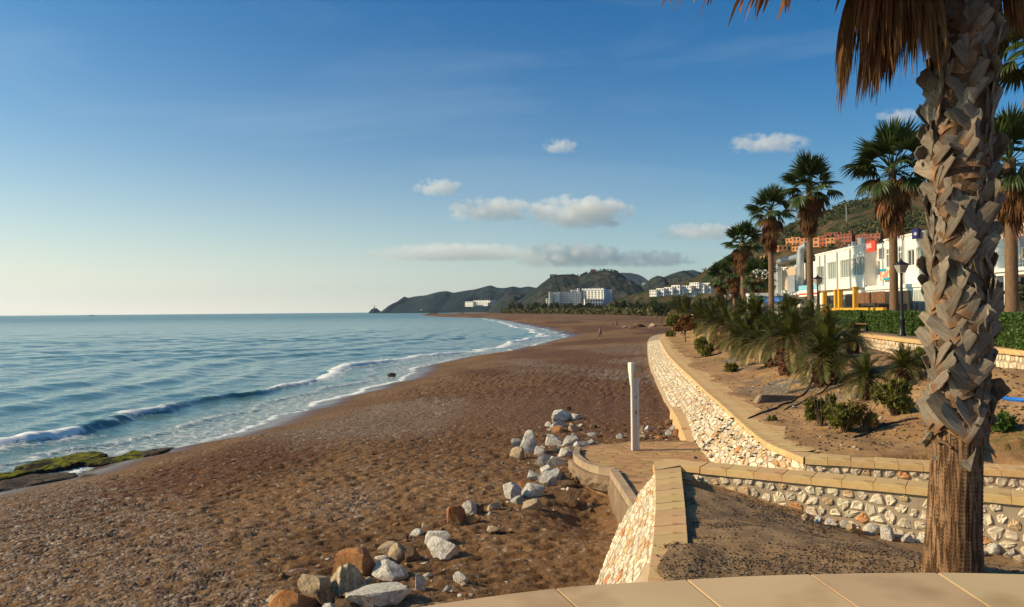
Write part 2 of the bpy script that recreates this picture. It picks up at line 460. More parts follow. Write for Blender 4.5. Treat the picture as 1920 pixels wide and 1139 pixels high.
# ---- sea
def sea_mesh():
    yy = [2.0]
    while yy[-1] < 16000: yy.append(yy[-1] + max(0.16, yy[-1] * (0.0085 if yy[-1] < 400 else 0.02)))
    yy = np.array(yy)
    off = list(np.arange(5.0, -13.0, -0.13))
    st = 0.13
    while off[-1] > -22000:
        st = min(st * 1.035, 4000); off.append(off[-1] - st)
    off = np.array(off[::-1])
    Y = np.repeat(yy[:, None], len(off), 1)
    sx = shore_x(yy)
    X = sx[:, None] + off[None, :] * np.clip(1 + yy[:, None] * 0.004, 1, 6)
    d = shore_d(X, Y)
    # swell running in parallel to the beach
    ph = -d + (fbm(X * 0.03, Y * 0.02, 101, 3) - 0.5) * 16
    far = 1 - sstep(150, 500, np.hypot(X, Y))
    Z = 0.11 * np.sin(ph * 2 * PI / 9.5) * sstep(-3, -12, d) * far
    Z += 0.05 * np.sin(ph * 2 * PI / 4.1 + 2 * fbm(X * .1, Y * .1, 104, 2)) * sstep(-3, -8, d) * far
    Z += (fbm(X * 0.55, Y * 0.55, 107, 3) - 0.5) * 0.16 * sstep(-1, -5, d) * far
    Z += (fbm(X * 1.8, Y * 1.8, 109, 2) - 0.5) * 0.05 * sstep(-0.5, -3, d) * far
    # one wave breaking about eight metres off the edge
    wl_ = -7.6 + (fbm(Y * 0.05, Y * 0 + 1, 111, 2) - 0.5) * 2.6 + 2.4 * sstep(70, 105, Y)
    q = d - wl_
    hgt = 0.30 * (0.15 + 0.85 * sstep(0.3, 0.6, fbm(Y * 0.07 + 3, Y * 0, 113, 2))) * (1 - sstep(150, 300, Y))
    wave = np.where(q > 0, np.exp(-(q / 0.42) ** 2), np.exp(-(q / 1.35) ** 2))
    Z += hgt * wave
    q2 = d + 3.2 + (fbm(Y * 0.11, Y * 0 + 9, 115, 2) - 0.5) * 2.2
    Z += 0.07 * np.where(q2 > 0, np.exp(-(q2 / 0.3) ** 2), np.exp(-(q2 / 0.9) ** 2)) * (1 - sstep(150, 300, Y))
    Z += (fbm(X * 2.6, Y * 2.6, 119, 3) - 0.45) * 0.22 * wave * (q > -1.2) * far
    Z = np.maximum(Z, -0.25) * sstep(1.5, -1.0, d) + 0.03 + np.maximum(d, 0) * 0.0
    Z = np.where(d > 0, 0.03 - 0.02 * d, Z)
    me = mesh_np('sea_water', np.stack([X, Y, Z], 2).reshape(-1, 3), grid_faces(len(yy), len(off)), True)
    # foam: lace in the swash, thick on breaking crests
    crest_on = sstep(0.50, 0.60, fbm(Y * 0.055 + 3.3, Y * 0, 117, 2))
    crest_on = np.maximum(crest_on, np.maximum((Y < 37) * 1.0, np.maximum(np.exp(-((Y - 63) / 3.5) ** 2), sstep(78, 90, Y))))
    crest_on = crest_on * (1 - 0.95 * np.exp(-((Y - 51) / 7.5) ** 2))
    cr = crest_on * np.exp(-(np.where(q > 0, q / 0.55, q / 0.75)) ** 2) * (1 - sstep(600, 900, Y))
    lace = sstep(-5.6 - 2.5 * (1 - sstep(35, 60, Y)), -1.5, d + (fbm(X * 0.25, Y * 0.2, 121, 3) - 0.5) * 5)
    lace2 = np.exp(-(q2 / 0.8) ** 2) * 0.55
    edge = np.exp(-((d + 0.2) / 0.32) ** 2) * (0.45 + 0.75 * fbm(X * 0.5, Y * 0.35, 131, 3))
    behind = crest_on * np.exp(-np.maximum(q, 0) / 2.6) * (q > 0) * 0.75
    foam = np.clip(np.maximum.reduce([cr * 1.3, lace * 0.50, lace2, edge, behind, crest_on * 0.55 * np.exp(-np.maximum(-q, 0) / 1.1) * (q < 0)]), 0, 1.2)
    attr(me, 'foam', foam * (1 - 0.4 * sstep(300, 900, Y)))
    attr(me, 'shal', sstep(-9, 0, d))
    attr(me, 'face', np.clip(wave * (q > 0) * (hgt / 0.34), 0, 1))
    return me
def sea_mat():
    m, nt, b, out = new_mat('sea_water')
    v = tex_co(nt)
    far = nt.nodes.new('ShaderNodeVectorMath'); far.operation = 'LENGTH'; nt.links.new(v, far.inputs[0])
    sh = attr_n(nt, 'shal')
    deep = ramp(nt, noise(nt, tex_co(nt, 'Object', (0.012, 0.004, 1)), 1.0, 4), [(0.3, (0.070, 0.165, 0.165)), (0.7, (0.095, 0.205, 0.200))])
    c = mixc(nt, sh, deep, (0.10, 0.155, 0.125))
    # foam pattern
    dv = nt.nodes.new('ShaderNodeVectorMath'); dv.operation = 'ADD'
    nz = nt.nodes.new('ShaderNodeTexNoise'); nz.inputs['Scale'].default_value = 1.1; nz.inputs['Detail'].default_value = 4; nt.links.new(v, nz.inputs['Vector'])
    nt.links.new(v, dv.inputs[0]); nt.links.new(nz.outputs['Color'], dv.inputs[1])
    vo = nt.nodes.new('ShaderNodeTexVoronoi'); vo.feature = 'DISTANCE_TO_EDGE'; vo.inputs['Scale'].default_value = 1.5; nt.links.new(dv.outputs[0], vo.inputs['Vector'])
    vo2 = nt.nodes.new('ShaderNodeTexVoronoi'); vo2.feature = 'DISTANCE_TO_EDGE'; vo2.inputs['Scale'].default_value = 4.2; nt.links.new(dv.outputs[0], vo2.inputs['Vector'])
    lace = math_n(nt, 'SUBTRACT', 1.0, math_n(nt, 'MULTIPLY', vo.outputs[0], 3.4))
    lace = math_n(nt, 'MAXIMUM', lace, math_n(nt, 'SUBTRACT', 0.85, math_n(nt, 'MULTIPLY', vo2.outputs[0], 4.4)))
    nn = noise(nt, v, 2.6, 6, 0.72)
    f = attr_n(nt, 'foam')
    t = math_n(nt, 'ADD', math_n(nt, 'MULTIPLY', lace, 0.45), math_n(nt, 'MULTIPLY', nn, 1.05))
    t = math_n(nt, 'ADD', t, math_n(nt, 'MULTIPLY', f, 1.25))
    ff = ramp(nt, math_n(nt, 'MULTIPLY', t, 0.4), [(0.53, 0.0), (0.72, 1.0)])
    ff = math_n(nt, 'MULTIPLY', ff, math_n(nt, 'MINIMUM', math_n(nt, 'MULTIPLY', f, 4.0), 1.0))
    c = mixc(nt, ff, c, (0.84, 0.83, 0.80))
    nt.links.new(c, b.inputs['Base Color'])
    rr = nt.nodes.new('ShaderNodeMapRange'); rr.inputs[1].default_value = 60; rr.inputs[2].default_value = 900; rr.inputs[3].default_value = 0.10; rr.inputs[4].default_value = 0.30
    nt.links.new(far.outputs['Value'], rr.inputs[0])
    nt.links.new(mixc(nt, ff, rr.outputs[0], (0.8, 0.8, 0.8)), b.inputs['Roughness'])
    b.inputs['IOR'].default_value = 1.33
    v2 = tex_co(nt, 'Object', (0.55, 1.0, 1)); rot = v2.node.inputs['Rotation']; rot.default_value = (0, 0, R(-20))
    h = math_n(nt, 'ADD', noise(nt, v2, 1.5, 4, 0.6), math_n(nt, 'MULTIPLY', noise(nt, v2, 0.28, 3), 2.8))
    h = math_n(nt, 'ADD', h, math_n(nt, 'MULTIPLY', ff, 0.5))
    bump(nt, b, h, 0.42, 0.20)
    return m
sea = add('sea', sea_mesh(), sea_mat())
tag(sea, kind='structure')
# ================================================================ MASONRY
def clip_poly(P, a, b, c):
    """keep a*x + b*y <= c"""
    out = []
    for i in range(len(P)):
        p = P[i]; q = P[(i + 1) % len(P)]
        dp = a * p[0] + b * p[1] - c; dq = a * q[0] + b * q[1] - c
        if dp <= 0: out.append(p)
        if (dp < 0 < dq) or (dq < 0 < dp):
            t = dp / (dp - dq); out.append((p[0] + (q[0] - p[0]) * t, p[1] + (q[1] - p[1]) * t))
    return out
def voronoi(U, V, cell, seed, aspect=1.0, jit=0.75, shear=0.0):
    """cells of a jittered lattice over 0..U x 0..V; cells are 'aspect' times longer along u"""
    rnd = random.Random(seed); W = U / aspect
    nu = max(1, int(round(W / cell))); nv = max(1, int(round(V / cell)))
    du = W / nu; dv = V / nv; pts = {}
    for i in range(-2, nu + 2):
        for j in range(-2, nv + 2):
            pts[i, j] = ((i + 0.5 + (0.25 if j % 2 else -0.25) + (rnd.random() - .5) * jit) * du, (j + 0.5 + (rnd.random() - .5) * jit) * dv)
    res = []
    for i in range(-1, nu + 1):
        for j in range(0, nv):
            p = pts[i, j]; P = [(0, 0), (W, 0), (W, V), (0, V)]
            if not (-0.2 * du <= p[0] <= W + 0.2 * du): continue
            for di in range(-2, 3):
                for dj in range(-2, 3):
                    if (di or dj) and (i + di, j + dj) in pts:
                        q = pts[i + di, j + dj]
                        a = q[0] - p[0]; b = q[1] - p[1]
                        P = clip_poly(P, a, b, (q[0] ** 2 + q[1] ** 2 - p[0] ** 2 - p[1] ** 2) / 2)
                        if len(P) < 3: break
                if len(P) < 3: break
            if len(P) >= 3: res.append([(x * aspect + shear * y, y) for x, y in P])
    return res
def poly_area(P): return 0.5 * sum(P[i][0] * P[(i + 1) % len(P)][1] - P[(i + 1) % len(P)][0] * P[i][1] for i in range(len(P)))
def stone_geo(P, S, rnd, joint=0.02, h=0.035, shrink=(0.86, 0.98), sink=-0.015, round_=0.22, rough=0.012):
    cx = sum(p[0] for p in P) / len(P); cy = sum(p[1] for p in P) / len(P)
    k = rnd.uniform(*shrink)
    Q = []
    for p in P:
        dx = p[0] - cx; dy = p[1] - cy; L = math.hypot(dx, dy)
        if L < 1e-5: continue
        f = max(0.2, (L - joint) / L) * k
        Q.append((cx + dx * f, cy + dy * f))
    # cut the corners
    out = []
    for i in range(len(Q)):
        a = Q[i - 1]; b = Q[i]; c = Q[(i + 1) % len(Q)]
        r1 = round_ * rnd.uniform(0.5, 1.4)
        out.append((b[0] + (a[0] - b[0]) * r1, b[1] + (a[1] - b[1]) * r1)); out.append((b[0] + (c[0] - b[0]) * r1, b[1] + (c[1] - b[1]) * r1))
    Q = out; n = len(Q)
    if n < 6: return None
    tx = rnd.uniform(-0.25, 0.25) * h * 6; ty = rnd.uniform(-0.25, 0.25) * h * 6
    hh = h * rnd.uniform(0.7, 1.35)
    vs = []
    def pt(u, v, z):
        p, nn = S(u, v); return p + nn * z
    for q in Q: vs.append(pt(q[0], q[1], sink))
    for q in Q: vs.append(pt(q[0], q[1], hh * 0.55 + rnd.uniform(-1, 1) * rough * 0.4 + tx * (q[0] - cx) + ty * (q[1] - cy)))
    for q in Q: vs.append(pt(cx + (q[0] - cx) * 0.78, cy + (q[1] - cy) * 0.78, hh + rnd.uniform(-1, 1) * rough + tx * (q[0] - cx) + ty * (q[1] - cy)))
    vs.append(pt(cx, cy, hh + rnd.uniform(-0.6, 1) * rough))
    fs = []
    for r in range(2):
        for i in range(n):
            j = (i + 1) % n; fs.append((r * n + i, r * n + j, (r + 1) * n + j, (r + 1) * n + i))
    for i in range(n): fs.append((2 * n + i, 2 * n + (i + 1) % n, 3 * n))
    return vs, fs
def place_geo(name, vs, fs, m, parent, flip=False, smooth=False):
    c = Vector((0, 0, 0))
    for v in vs: c += v
    c /= len(vs)
    inv = parent.matrix_world.inverted() if parent is not None else Matrix()
    me = bpy.data.meshes.new(name)
    me.from_pydata([tuple(v - c) for v in vs], [], [f[::-1] for f in fs] if flip else fs); me.update()
    if smooth: me.polygons.foreach_set('use_smooth', np.ones(len(me.polygons), dtype=bool))
    return add(name, me, m, parent, loc=c - (parent.location if parent is not None else Vector((0, 0, 0))))
def clad(name, parent, S, U, V, cell, seed, mats, weights, aspect=1.0, limit=300, skip=0.0, flip=False, keep=None, size=None, **kw):
    """every stone its own object up to the limit (nearest first), the rest joined as one part"""
    rnd = random.Random(seed * 7 + 1)
    cells = voronoi(U, V, cell, seed, aspect)
    cells = [P for P in cells if rnd.random() >= skip and abs(poly_area(P)) > cell * cell * 0.12]
    def key(P):
        cx = sum(p[0] for p in P) / len(P); cy = sum(p[1] for p in P) / len(P)
        return (S(cx, cy)[0] - EYE).length
    if keep: cells = [P for P in cells if keep(sum(p[0] for p in P) / len(P), sum(p[1] for p in P) / len(P))]
    cells.sort(key=key)
    rest = {}
    for i, P in enumerate(cells):
        g = stone_geo(P, S, rnd, **kw)
        if g is None: continue
        m = rnd.choices(mats, weights)[0]
        if i < limit: place_geo(name, g[0], g[1], m, parent, flip)
        else:
            r = rest.setdefault(m.name, (m, [], []))
            n = len(r[1]); r[1].extend(g[0]); r[2].extend([tuple(k + n for k in f) for f in g[1]])
    if rest:
        vs = []; fs = []; mi = []; ms = []
        for m, v, f in rest.values():
            n = len(vs); vs += v; fs += [tuple(k + n for k in ff) for ff in f]; mi += [len(ms)] * len(f); ms.append(m)
        o = place_geo(name + '_cladding', vs, fs, ms[0], parent, flip)
        for m in ms[1:]: o.data.materials.append(m)
        o.data.polygons.foreach_set('material_index', np.array(mi, dtype=np.int32))
        o['kind'] = 'stuff'
def curve_fn(pts):
    pts = [Vector(p) for p in pts]; L = [0.0]
    for i in range(1, len(pts)): L.append(L[-1] + (pts[i] - pts[i - 1]).length)
    def f(s):
        s = min(max(s, 0.0), L[-1] - 1e-6)
        k = 0
        while k < len(L) - 2 and L[k + 1] < s: k += 1
        t = (s - L[k]) / max(L[k + 1] - L[k], 1e-6)
        return pts[k].lerp(pts[k + 1], t)
    return f, L[-1]
def smooth_pts(pts, n=6):
    """Catmull-Rom"""
    pts = [Vector(p) for p in pts]; out = []
    for i in range(len(pts) - 1):
        p0 = pts[max(i - 1, 0)]; p1 = pts[i]; p2 = pts[i + 1]; p3 = pts[min(i + 2, len(pts) - 1)]
        for k in range(n):
            t = k / n
            out.append(0.5 * ((2 * p1) + (p2 - p0) * t + (2 * p0 - 5 * p1 + 4 * p2 - p3) * t * t + (-p0 + 3 * p1 - 3 * p2 + p3) * t ** 3))
    out.append(pts[-1]); return out
def ruled(top, foot):
    """S(u, v) on the surface between two curves, v measured up from the foot"""
    ft, Lt = curve_fn(top); ff, Lf = curve_fn(foot)
    H = sum(((ft(Lt * k / 8) - ff(Lf * k / 8)).length) for k in range(9)) / 9
    def S(u, v):
        a = u / Lt
        T = ft(a * Lt); F = ff(a * Lf); p = F.lerp(T, v / H)
        T2 = ft(min(a + 0.01, 1) * Lt) - ft(max(a - 0.01, 0) * Lt)
        n = T2.cross(T - F)
        if n.length < 1e-9: n = Vector((0, 0, 1))
        return p, n.normalized()
    return S, Lt, H

STONE_W = mat('white_stone', (0.52, 0.41, 0.28), (0.78, 0.67, 0.50), 9.0, 0.85, 30, 0.5, 0.01, vary=0.16)
STONE_G = mat('grey_stone', (0.44, 0.37, 0.27), (0.62, 0.53, 0.41), 9.0, 0.85, 30, 0.5, 0.01, vary=0.14)
STONE_T = mat('tan_stone', (0.46, 0.30, 0.16), (0.62, 0.44, 0.26), 8.0, 0.85, 30, 0.5, 0.01, vary=0.15)
STONE_O = mat('orange_stone', (0.46, 0.19, 0.06), (0.62, 0.34, 0.15), 8.0, 0.85, 30, 0.5, 0.01, vary=0.15)
MORTAR = mat('mortar', (0.36, 0.25, 0.155), (0.46, 0.34, 0.22), 6.0, 0.95, 40, 0.7, 0.015)
MORTAR_G = mat('grey_mortar', (0.33, 0.25, 0.17), (0.43, 0.34, 0.24), 4.0, 0.95, 40, 0.7, 0.015)
COPING = mat('sandstone_coping', (0.55, 0.34, 0.145), (0.64, 0.43, 0.21), 2.5, 0.85, 60, 0.25, 0.006, vary=0.07, spots=((0.40, 0.22, 0.08), 2.6, 0.56))
SLABM = mat('cast_stone_slab', (0.50, 0.35, 0.19), (0.56, 0.40, 0.225), 1.6, 0.85, 90, 0.22, 0.004, vary=0.05, spots=((0.40, 0.265, 0.135), 1.1, 0.52))
CONCRETE = mat('rough_concrete', (0.17, 0.11, 0.065), (0.29, 0.20, 0.125), 3.0, 0.95, 14, 0.8, 0.03)
FLAG = mat('orange_flagstone', (0.36, 0.19, 0.075), (0.50, 0.30, 0.14), 3.0, 0.85, 25, 0.4, 0.01, vary=0.14)
MATS4 = [STONE_W, STONE_G, STONE_T, STONE_O]

def coping_run(parent, outer, inner, length, z1=Z_COPE, th=0.115, m=COPING, seed=0, name='coping_stone', gap=0.006, limit=300, droop=0.0):
    """coping stones between an outer and an inner line, each a mesh of its own"""
    fo, Lo = curve_fn([(p[0], p[1], z1) for p in outer]); fi, Li = curve_fn([(p[0], p[1], z1) for p in inner])
    n = max(1, int(round(Lo / length))); rnd = random.Random(seed)
    for k in range(n):
        a = k / n + gap / Lo / 2; b = (k + 1) / n - gap / Lo / 2
        dz = rnd.uniform(-0.003, 0.003)
        q = [fo(a * Lo), fo(b * Lo), fi(b * Li), fi(a * Li)]
        c = sum(q, Vector()) / 4
        if k >= limit: break
        ar = (q[1] - q[0]).cross(q[3] - q[0]).z
        if ar < 0: q = [q[0], q[3], q[2], q[1]]
        e = 0.006
        vs = []
        for zz, ins in ((-th, 0), (-e, 0), (0, e)):
            for p in q:
                d = (c - p); d.z = 0
                vs.append(Vector((p.x, p.y, z1 + zz + dz)) + d.normalized() * ins * 1.4)
        fs = [(3, 2, 1, 0), (8, 9, 10, 11)]
        for r in range(2):
            for i in range(4): fs.append((r * 4 + i, r * 4 + (i + 1) % 4, (r + 1) * 4 + (i + 1) % 4, (r + 1) * 4 + i))
        place_geo(name, vs, fs, m, parent)
def wall_body(name, parent, top, foot, back_off, z_bot, m):
    """solid core under a ruled face: face, top and a back face"""
    ft, Lt = curve_fn(top); ff, Lf = curve_fn(foot); n = max(4, int(Lt / 0.4))
    vs = []; fs = []
    for k in range(n + 1):
        T = ft(Lt * k / n); F = ff(Lf * k / n)
        d = ft(min(Lt, Lt * k / n + 0.1)) - ft(max(0, Lt * k / n - 0.1)); nn = Vector((d.y, -d.x, 0)).normalized()
        B = T + nn * back_off
        vs += [Vector((F.x, F.y, z_bot)), F, T, B, Vector((B.x, B.y, z_bot))]
    for k in range(n):
        for j in range(4): fs.append((k * 5 + j, (k + 1) * 5 + j, (k + 1) * 5 + j + 1, k * 5 + j + 1))
    fs.append((0, 1, 2, 3, 4)); fs.append(tuple(n * 5 + i for i in (4, 3, 2, 1, 0)))
    return place_geo(name, vs, fs, m, parent)

# ---- planter wall (the nearer wall: a branch towards the camera and a branch to the right)
pa0 = on_z(1276, 873, Z_COPE); pa1 = on_z(1920, 934, Z_COPE); pb0 = on_z(1527, 884, Z_COPE); pb1 = on_z(1920, 919, Z_COPE)
dA = (pa1 - pa0).normalized(); pa2 = pa1 + dA * 5.0; nA = Vector((-dA.y, dA.x, 0))
wA = 0.56
planter = empty('planter_wall', (pa0.x, pa0.y, 1.2), 0, 'nearer low stone wall with sandstone coping and a long battered flank going down to the sand, bordering the gravel bed', 'stone wall')
bpy.context.view_layer.update()
Lo = [on_z(1204, 1139, Z_COPE), on_z(1213, 1090, Z_COPE), on_z(1224, 1015, Z_COPE), on_z(1229, 950, Z_COPE), on_z(1228, 882, Z_COPE)]
Li = [on_z(1300, 1139, Z_COPE), on_z(1294, 1090, Z_COPE), on_z(1290, 1015, Z_COPE), on_z(1285, 950, Z_COPE), on_z(1277, 876, Z_COPE)]
coping_run(planter, Lo, Li, 0.42, seed=3)
# rounded end slab
endp = [Lo[-1], on_z(1224, 871, Z_COPE), on_z(1229, 864.5, Z_COPE), on_z(1245, 861, Z_COPE), on_z(1275, 861.5, Z_COPE), on_z(1305, 866, Z_COPE), pa0 + dA * 0.35 + nA * wA, pa0 + dA * 0.35, pa0]
mb = MB(); mb.prism([(p.x - pa0.x, p.y - pa0.y) for p in endp][::-1], Z_COPE - 0.115 - 1.2, Z_COPE + 0.002 - 1.2)
mb.build('end_slab', COPING, planter, bevel=0.006)
q0 = pa0 + dA * 0.36
coping_run(planter, [q0, pa2], [q0 + nA * wA, pa2 + nA * wA], 0.46, seed=4)
# battered left flank
TA = [Vector((p.x + 0.04, p.y, Z_COPE - 0.115)) for p in Lo] + [Vector((endp[2].x + 0.05, endp[2].y - 0.05, Z_COPE - 0.115)), Vector((endp[4].x, endp[4].y - 0.06, Z_COPE - 0.115)), Vector((endp[5].x + 0.1, endp[5].y - 0.06, Z_COPE - 0.115))]
FA = [Vector((-0.1, 6.6, 1.3)), Vector((0.42, 8.6, 1.35)), on_z(1118, 1095, 1.45), on_z(1160, 990, 1.60), on_z(1201, 925, 1.75), Vector((3.0, 15.9, 1.8)), Vector((3.4, 15.75, 1.8)), Vector((3.9, 15.3, 1.8))]
TA = smooth_pts(TA, 4); FA = smooth_pts(FA, 4)
wall_body('core', planter, TA, FA, 0.35, 0.9, MORTAR)
S, U, V = ruled(TA, FA)
clad('stone', planter, lambda u, v: (S(u, v)[0], -S(u, v)[1]), U, V, 0.155, 11, MATS4, [13, 4, 2, 0.5], aspect=1.8, limit=290, keep=lambda u, v: 2.0 < u < U * 0.93, flip=True, h=0.013, joint=0.014, shrink=(0.78, 0.97), round_=0.24)
# near face of the right branch
f0 = pa0 + nA * 0.05; f1 = pa2 + nA * 0.05
TB = [Vector((f0.x, f0.y, Z_COPE - 0.115)), Vector((f1.x, f1.y, Z_COPE - 0.115))]
FB = [Vector((f0.x, f0.y, 1.55)), Vector((f1.x, f1.y, 1.45))]
mb = MB(); mb.poly([(p.x, p.y, z) for z in (1.2, Z_COPE - 0.115) for p in (f0, f1, f1 + nA * 0.46, f0 + nA * 0.46)],
                   [(3, 2, 1, 0), (4, 5, 6, 7), (0, 1, 5, 4), (1, 2, 6, 5), (2, 3, 7, 6), (3, 0, 4, 7)])
place_geo('wall_core', [Vector(v) for v in mb.v], mb.f, MORTAR_G, planter)
bedwall = empty('bed_wall_facing', (pa0.x, pa0.y, 1.2), 0)
bpy.data.objects.remove(bedwall)
SB, UB, VB = ruled(TB, FB)
clad('facing_stone', planter, SB, 5.9, VB, 0.178, 17, MATS4, [14, 3, 2, 1], aspect=1.15, limit=240, skip=0.06, h=0.02, joint=0.018, shrink=(0.66, 0.97), round_=0.16, rough=0.014)

# ---- promenade slope wall (the farther wall, its right-hand branch) and seawall
b0 = Vector((COPE[0][0], COPE[0][1], Z_COPE)); b1 = on_z(1920, 883.5, Z_COPE); dB = (b1 - b0).normalized(); b2 = b1 + dB * 6; nB = Vector((-dB.y, dB.x, 0))
seawall = empty('seawall', (b0.x, b0.y, 1.2), 0, 'long curving seawall with a battered pale stone face rising from the beach and sandstone coping', 'seawall')
bpy.context.view_layer.update()
cp = smooth_pts([(x, y, Z_COPE) for x, y in COPE], 5)
cpf, cpl = curve_fn(cp)
def inner_of(pts, w):
    out = []
    for i, p in enumerate(pts):
        d = pts[min(i + 1, len(pts) - 1)] - pts[max(i - 1, 0)]
        out.append(p + Vector((d.y, -d.x, 0)).normalized() * w)
    return out
cin = inner_of(cp, 0.95)
cin[0] = b0 + (nB * 0.6 + Vector((0.55, 0.6, 0))) * 0.8
coping_run(seawall, cp, cin, 0.36, seed=6, limit=250)
topS = [Vector((p.x, p.y, Z_COPE - 0.115)) for p in inner_of(cp, 0.05)]
footS = []
for i, p in enumerate(cp):
    d = cp[min(i + 1, len(cp) - 1)] - cp[max(i - 1, 0)]
    nn = Vector((-d.y, d.x, 0)).normalized()
    off = np.interp(p.y, [15, 16.0, 17.2, 19.5, 30, 60, 110], [0.04, 0.28, 0.62, 1.0, 1.15, 1.15, 1.1])
    footS.append(p + nn * float(off)); footS[-1].z = float(foot_z(p.y)) - 0.12
wall_body('core', seawall, topS, footS, 0.4, 1.0, MORTAR)
S2, U2, V2 = ruled(topS, footS)
clad('stone', seawall, lambda u, v: (S2(u, v)[0], -S2(u, v)[1]), U2, V2, 0.165, 23, MATS4, [11, 3, 5, 1], aspect=1.9, limit=300, keep=lambda u, v: u < 62, h=0.014, joint=0.018, shrink=(0.84, 0.98), flip=True)
# right-hand branch of the farther wall, facing the ramp
coping_run(seawall, [b0 + dB * 0.03, b2], [b0 + nB * 0.55 + dB * 0.03, b2 + nB * 0.55], 0.40, seed=8, name='coping_stone')
f0 = b0 + nB * 0.05; f1 = b2 + nB * 0.05
place_geo('wall_core', [Vector((p.x, p.y, z)) for z in (1.2, Z_COPE - 0.115) for p in (f0, f1, f1 + nB * 0.45, f0 + nB * 0.45)],
          [(3, 2, 1, 0), (4, 5, 6, 7), (0, 1, 5, 4), (1, 2, 6, 5), (2, 3, 7, 6), (3, 0, 4, 7)], MORTAR_G, seawall)
S3, U3, V3 = ruled([Vector((f0.x, f0.y, Z_COPE - 0.115)), Vector((f1.x, f1.y, Z_COPE - 0.115))], [Vector((f0.x, f0.y, 1.9)), Vector((f1.x, f1.y, 1.9))])
clad('facing_stone', seawall, S3, 6.5, V3, 0.16, 29, MATS4, [10, 4, 2, 1], aspect=1.2, limit=150, skip=0.04, h=0.022, joint=0.018, shrink=(0.74, 0.97), round_=0.16)
# concrete footing where the sand has sunk
fo = [footS[i] + Vector((-0.05, 0, 0.0)) for i, p in enumerate(cp) if 19 < p.y < 27.5]
mb = MB()
for a, b in zip(fo[:-1], fo[1:]):
    mb.poly([(a.x - 0.12, a.y, 1.4), (b.x - 0.12, b.y, 1.4), (b.x + .3, b.y, 1.4), (a.x + .3, a.y, 1.4), (a.x - 0.04, a.y, a.z + .1), (b.x - 0.04, b.y, b.z + .1), (b.x + .3, b.y, b.z + .12), (a.x + .3, a.y, a.z + .12)],
            [(3, 2, 1, 0), (4, 5, 6, 7), (0, 1, 5, 4), (1, 2, 6, 5), (2, 3, 7, 6), (3, 0, 4, 7)])
place_geo('footing', [Vector(v) for v in mb.v], mb.f, COPING, seawall)

# ---- shower platform with crazy paving
plat_out = [(1.50, 20.1), (1.62, 20.9), (2.0, 21.6), (3.2, 22.1), (4.9, 22.3), (5.6, 22.0), (6.2, 18.0), (5.6, 15.6), (3.0, 14.9), (2.30, 14.6), (2.28, 16.5), (2.27, 18.0), (1.98, 18.2), (1.72, 18.65), (1.55, 19.3)]
platform = empty('shower_platform', (3.6, 18.5, 1.3), 0, 'crazy-paved orange stone platform with a rounded kerb, at the foot of the ramp', 'platform')
bpy.context.view_layer.update()
mb = MB(); mb.prism([(x - 3.6, y - 18.5) for x, y in plat_out][::-1] if poly_area(plat_out) < 0 else [(x - 3.6, y - 18.5) for x, y in plat_out], -0.30, Z_PLAT - 1.3)
mb.build('slab', mat('joint_mortar', (0.24, 0.12, 0.05), (0.33, 0.19, 0.09), 3, 0.95, 30, 0.5), platform)
def inside(x, y, P, mrg=0.0):
    c = False
    for i in range(len(P)):
        x1, y1 = P[i]; x2, y2 = P[(i + 1) % len(P)]
        if (y1 > y) != (y2 > y) and x < (x2 - x1) * (y - y1) / (y2 - y1) + x1: c = not c
    return c
SP = lambda u, v: (Vector((1.3 + u, 14.4 + v, Z_PLAT)), Vector((0, 0, 1)))
kerb_c = [(2.30, 14.6), (2.28, 16.5), (2.27, 17.95), (1.98, 18.15), (1.72, 18.6), (1.55, 19.3), (1.50, 20.1), (1.62, 20.9)]
clad('flagstone', platform, SP, 4.9, 8.0, 0.34, 37, [FLAG], [1], aspect=1.3, limit=280, keep=lambda u, v: all(inside(1.3 + u + dx, 14.4 + v + dy, plat_out) for dx, dy in ((.22, 0), (-.22, 0), (0, .15), (0, -.15))), h=0.006, joint=0.012, shrink=(0.97, 1.0), round_=0.12, rough=0.002, sink=-0.006)
kc = smooth_pts([(x, y, 1.92) for x, y in kerb_c[2:]], 3)
KERB = mat('brown_kerb', (0.30, 0.21, 0.13), (0.40, 0.29, 0.18), 3, 0.9, 40, 0.4, 0.01, vary=0.12)
coping_run(platform, [(p.x, p.y) for p in kc], [(p.x, p.y) for p in inner_of(kc, 0.16)], 0.42, z1=1.93, th=0.17, m=KERB, seed=31, name='kerb_stone')
coping_run(platform, [(2.18, 14.5), (2.16, 17.95)], [(2.36, 14.5), (2.34, 17.95)], 0.62, z1=1.93, th=0.17, m=KERB, seed=32, name='kerb_stone')
def rough_block(pts, z0, z1, w, seed):
    """ragged concrete under a kerb line"""
    rnd = random.Random(seed); vs = []; fs = []
    rows = 5
    for i, p in enumerate(pts):
        d = Vector(pts[min(i + 1, len(pts) - 1)]) - Vector(pts[max(i - 1, 0)]); n = Vector((-d.y, d.x, 0)).normalized()
        for j in range(rows):
            t = j / (rows - 1); o = w * (0.35 + 0.65 * math.sin(PI * (0.15 + 0.75 * t))) * rnd.uniform(0.75, 1.15)
            q = Vector((p[0], p[1], 0)) + n * o
            vs.append(Vector((q.x, q.y, z1 + (z0 - z1) * t)))
        vs.append(Vector((p[0], p[1], z0)) - n * 0.2); vs.append(Vector((p[0], p[1], z1)) - n * 0.2)
    c = rows + 2
    for i in range(len(pts) - 1):
        for j in range(c): fs.append((i * c + j, i * c + (j + 1) % c, (i + 1) * c + (j + 1) % c, (i + 1) * c + j))
    fs.append(tuple(range(c - 1, -1, -1))); m = (len(pts) - 1) * c; fs.append(tuple(range(m, m + c)))
    return vs, fs
kk = smooth_pts([(x, y, 0) for x, y in kerb_c[2:-1]], 4)
v_, f_ = rough_block(kk, 1.42, 1.755, 0.14, 5); place_geo('underside', v_, f_, CONCRETE, platform)
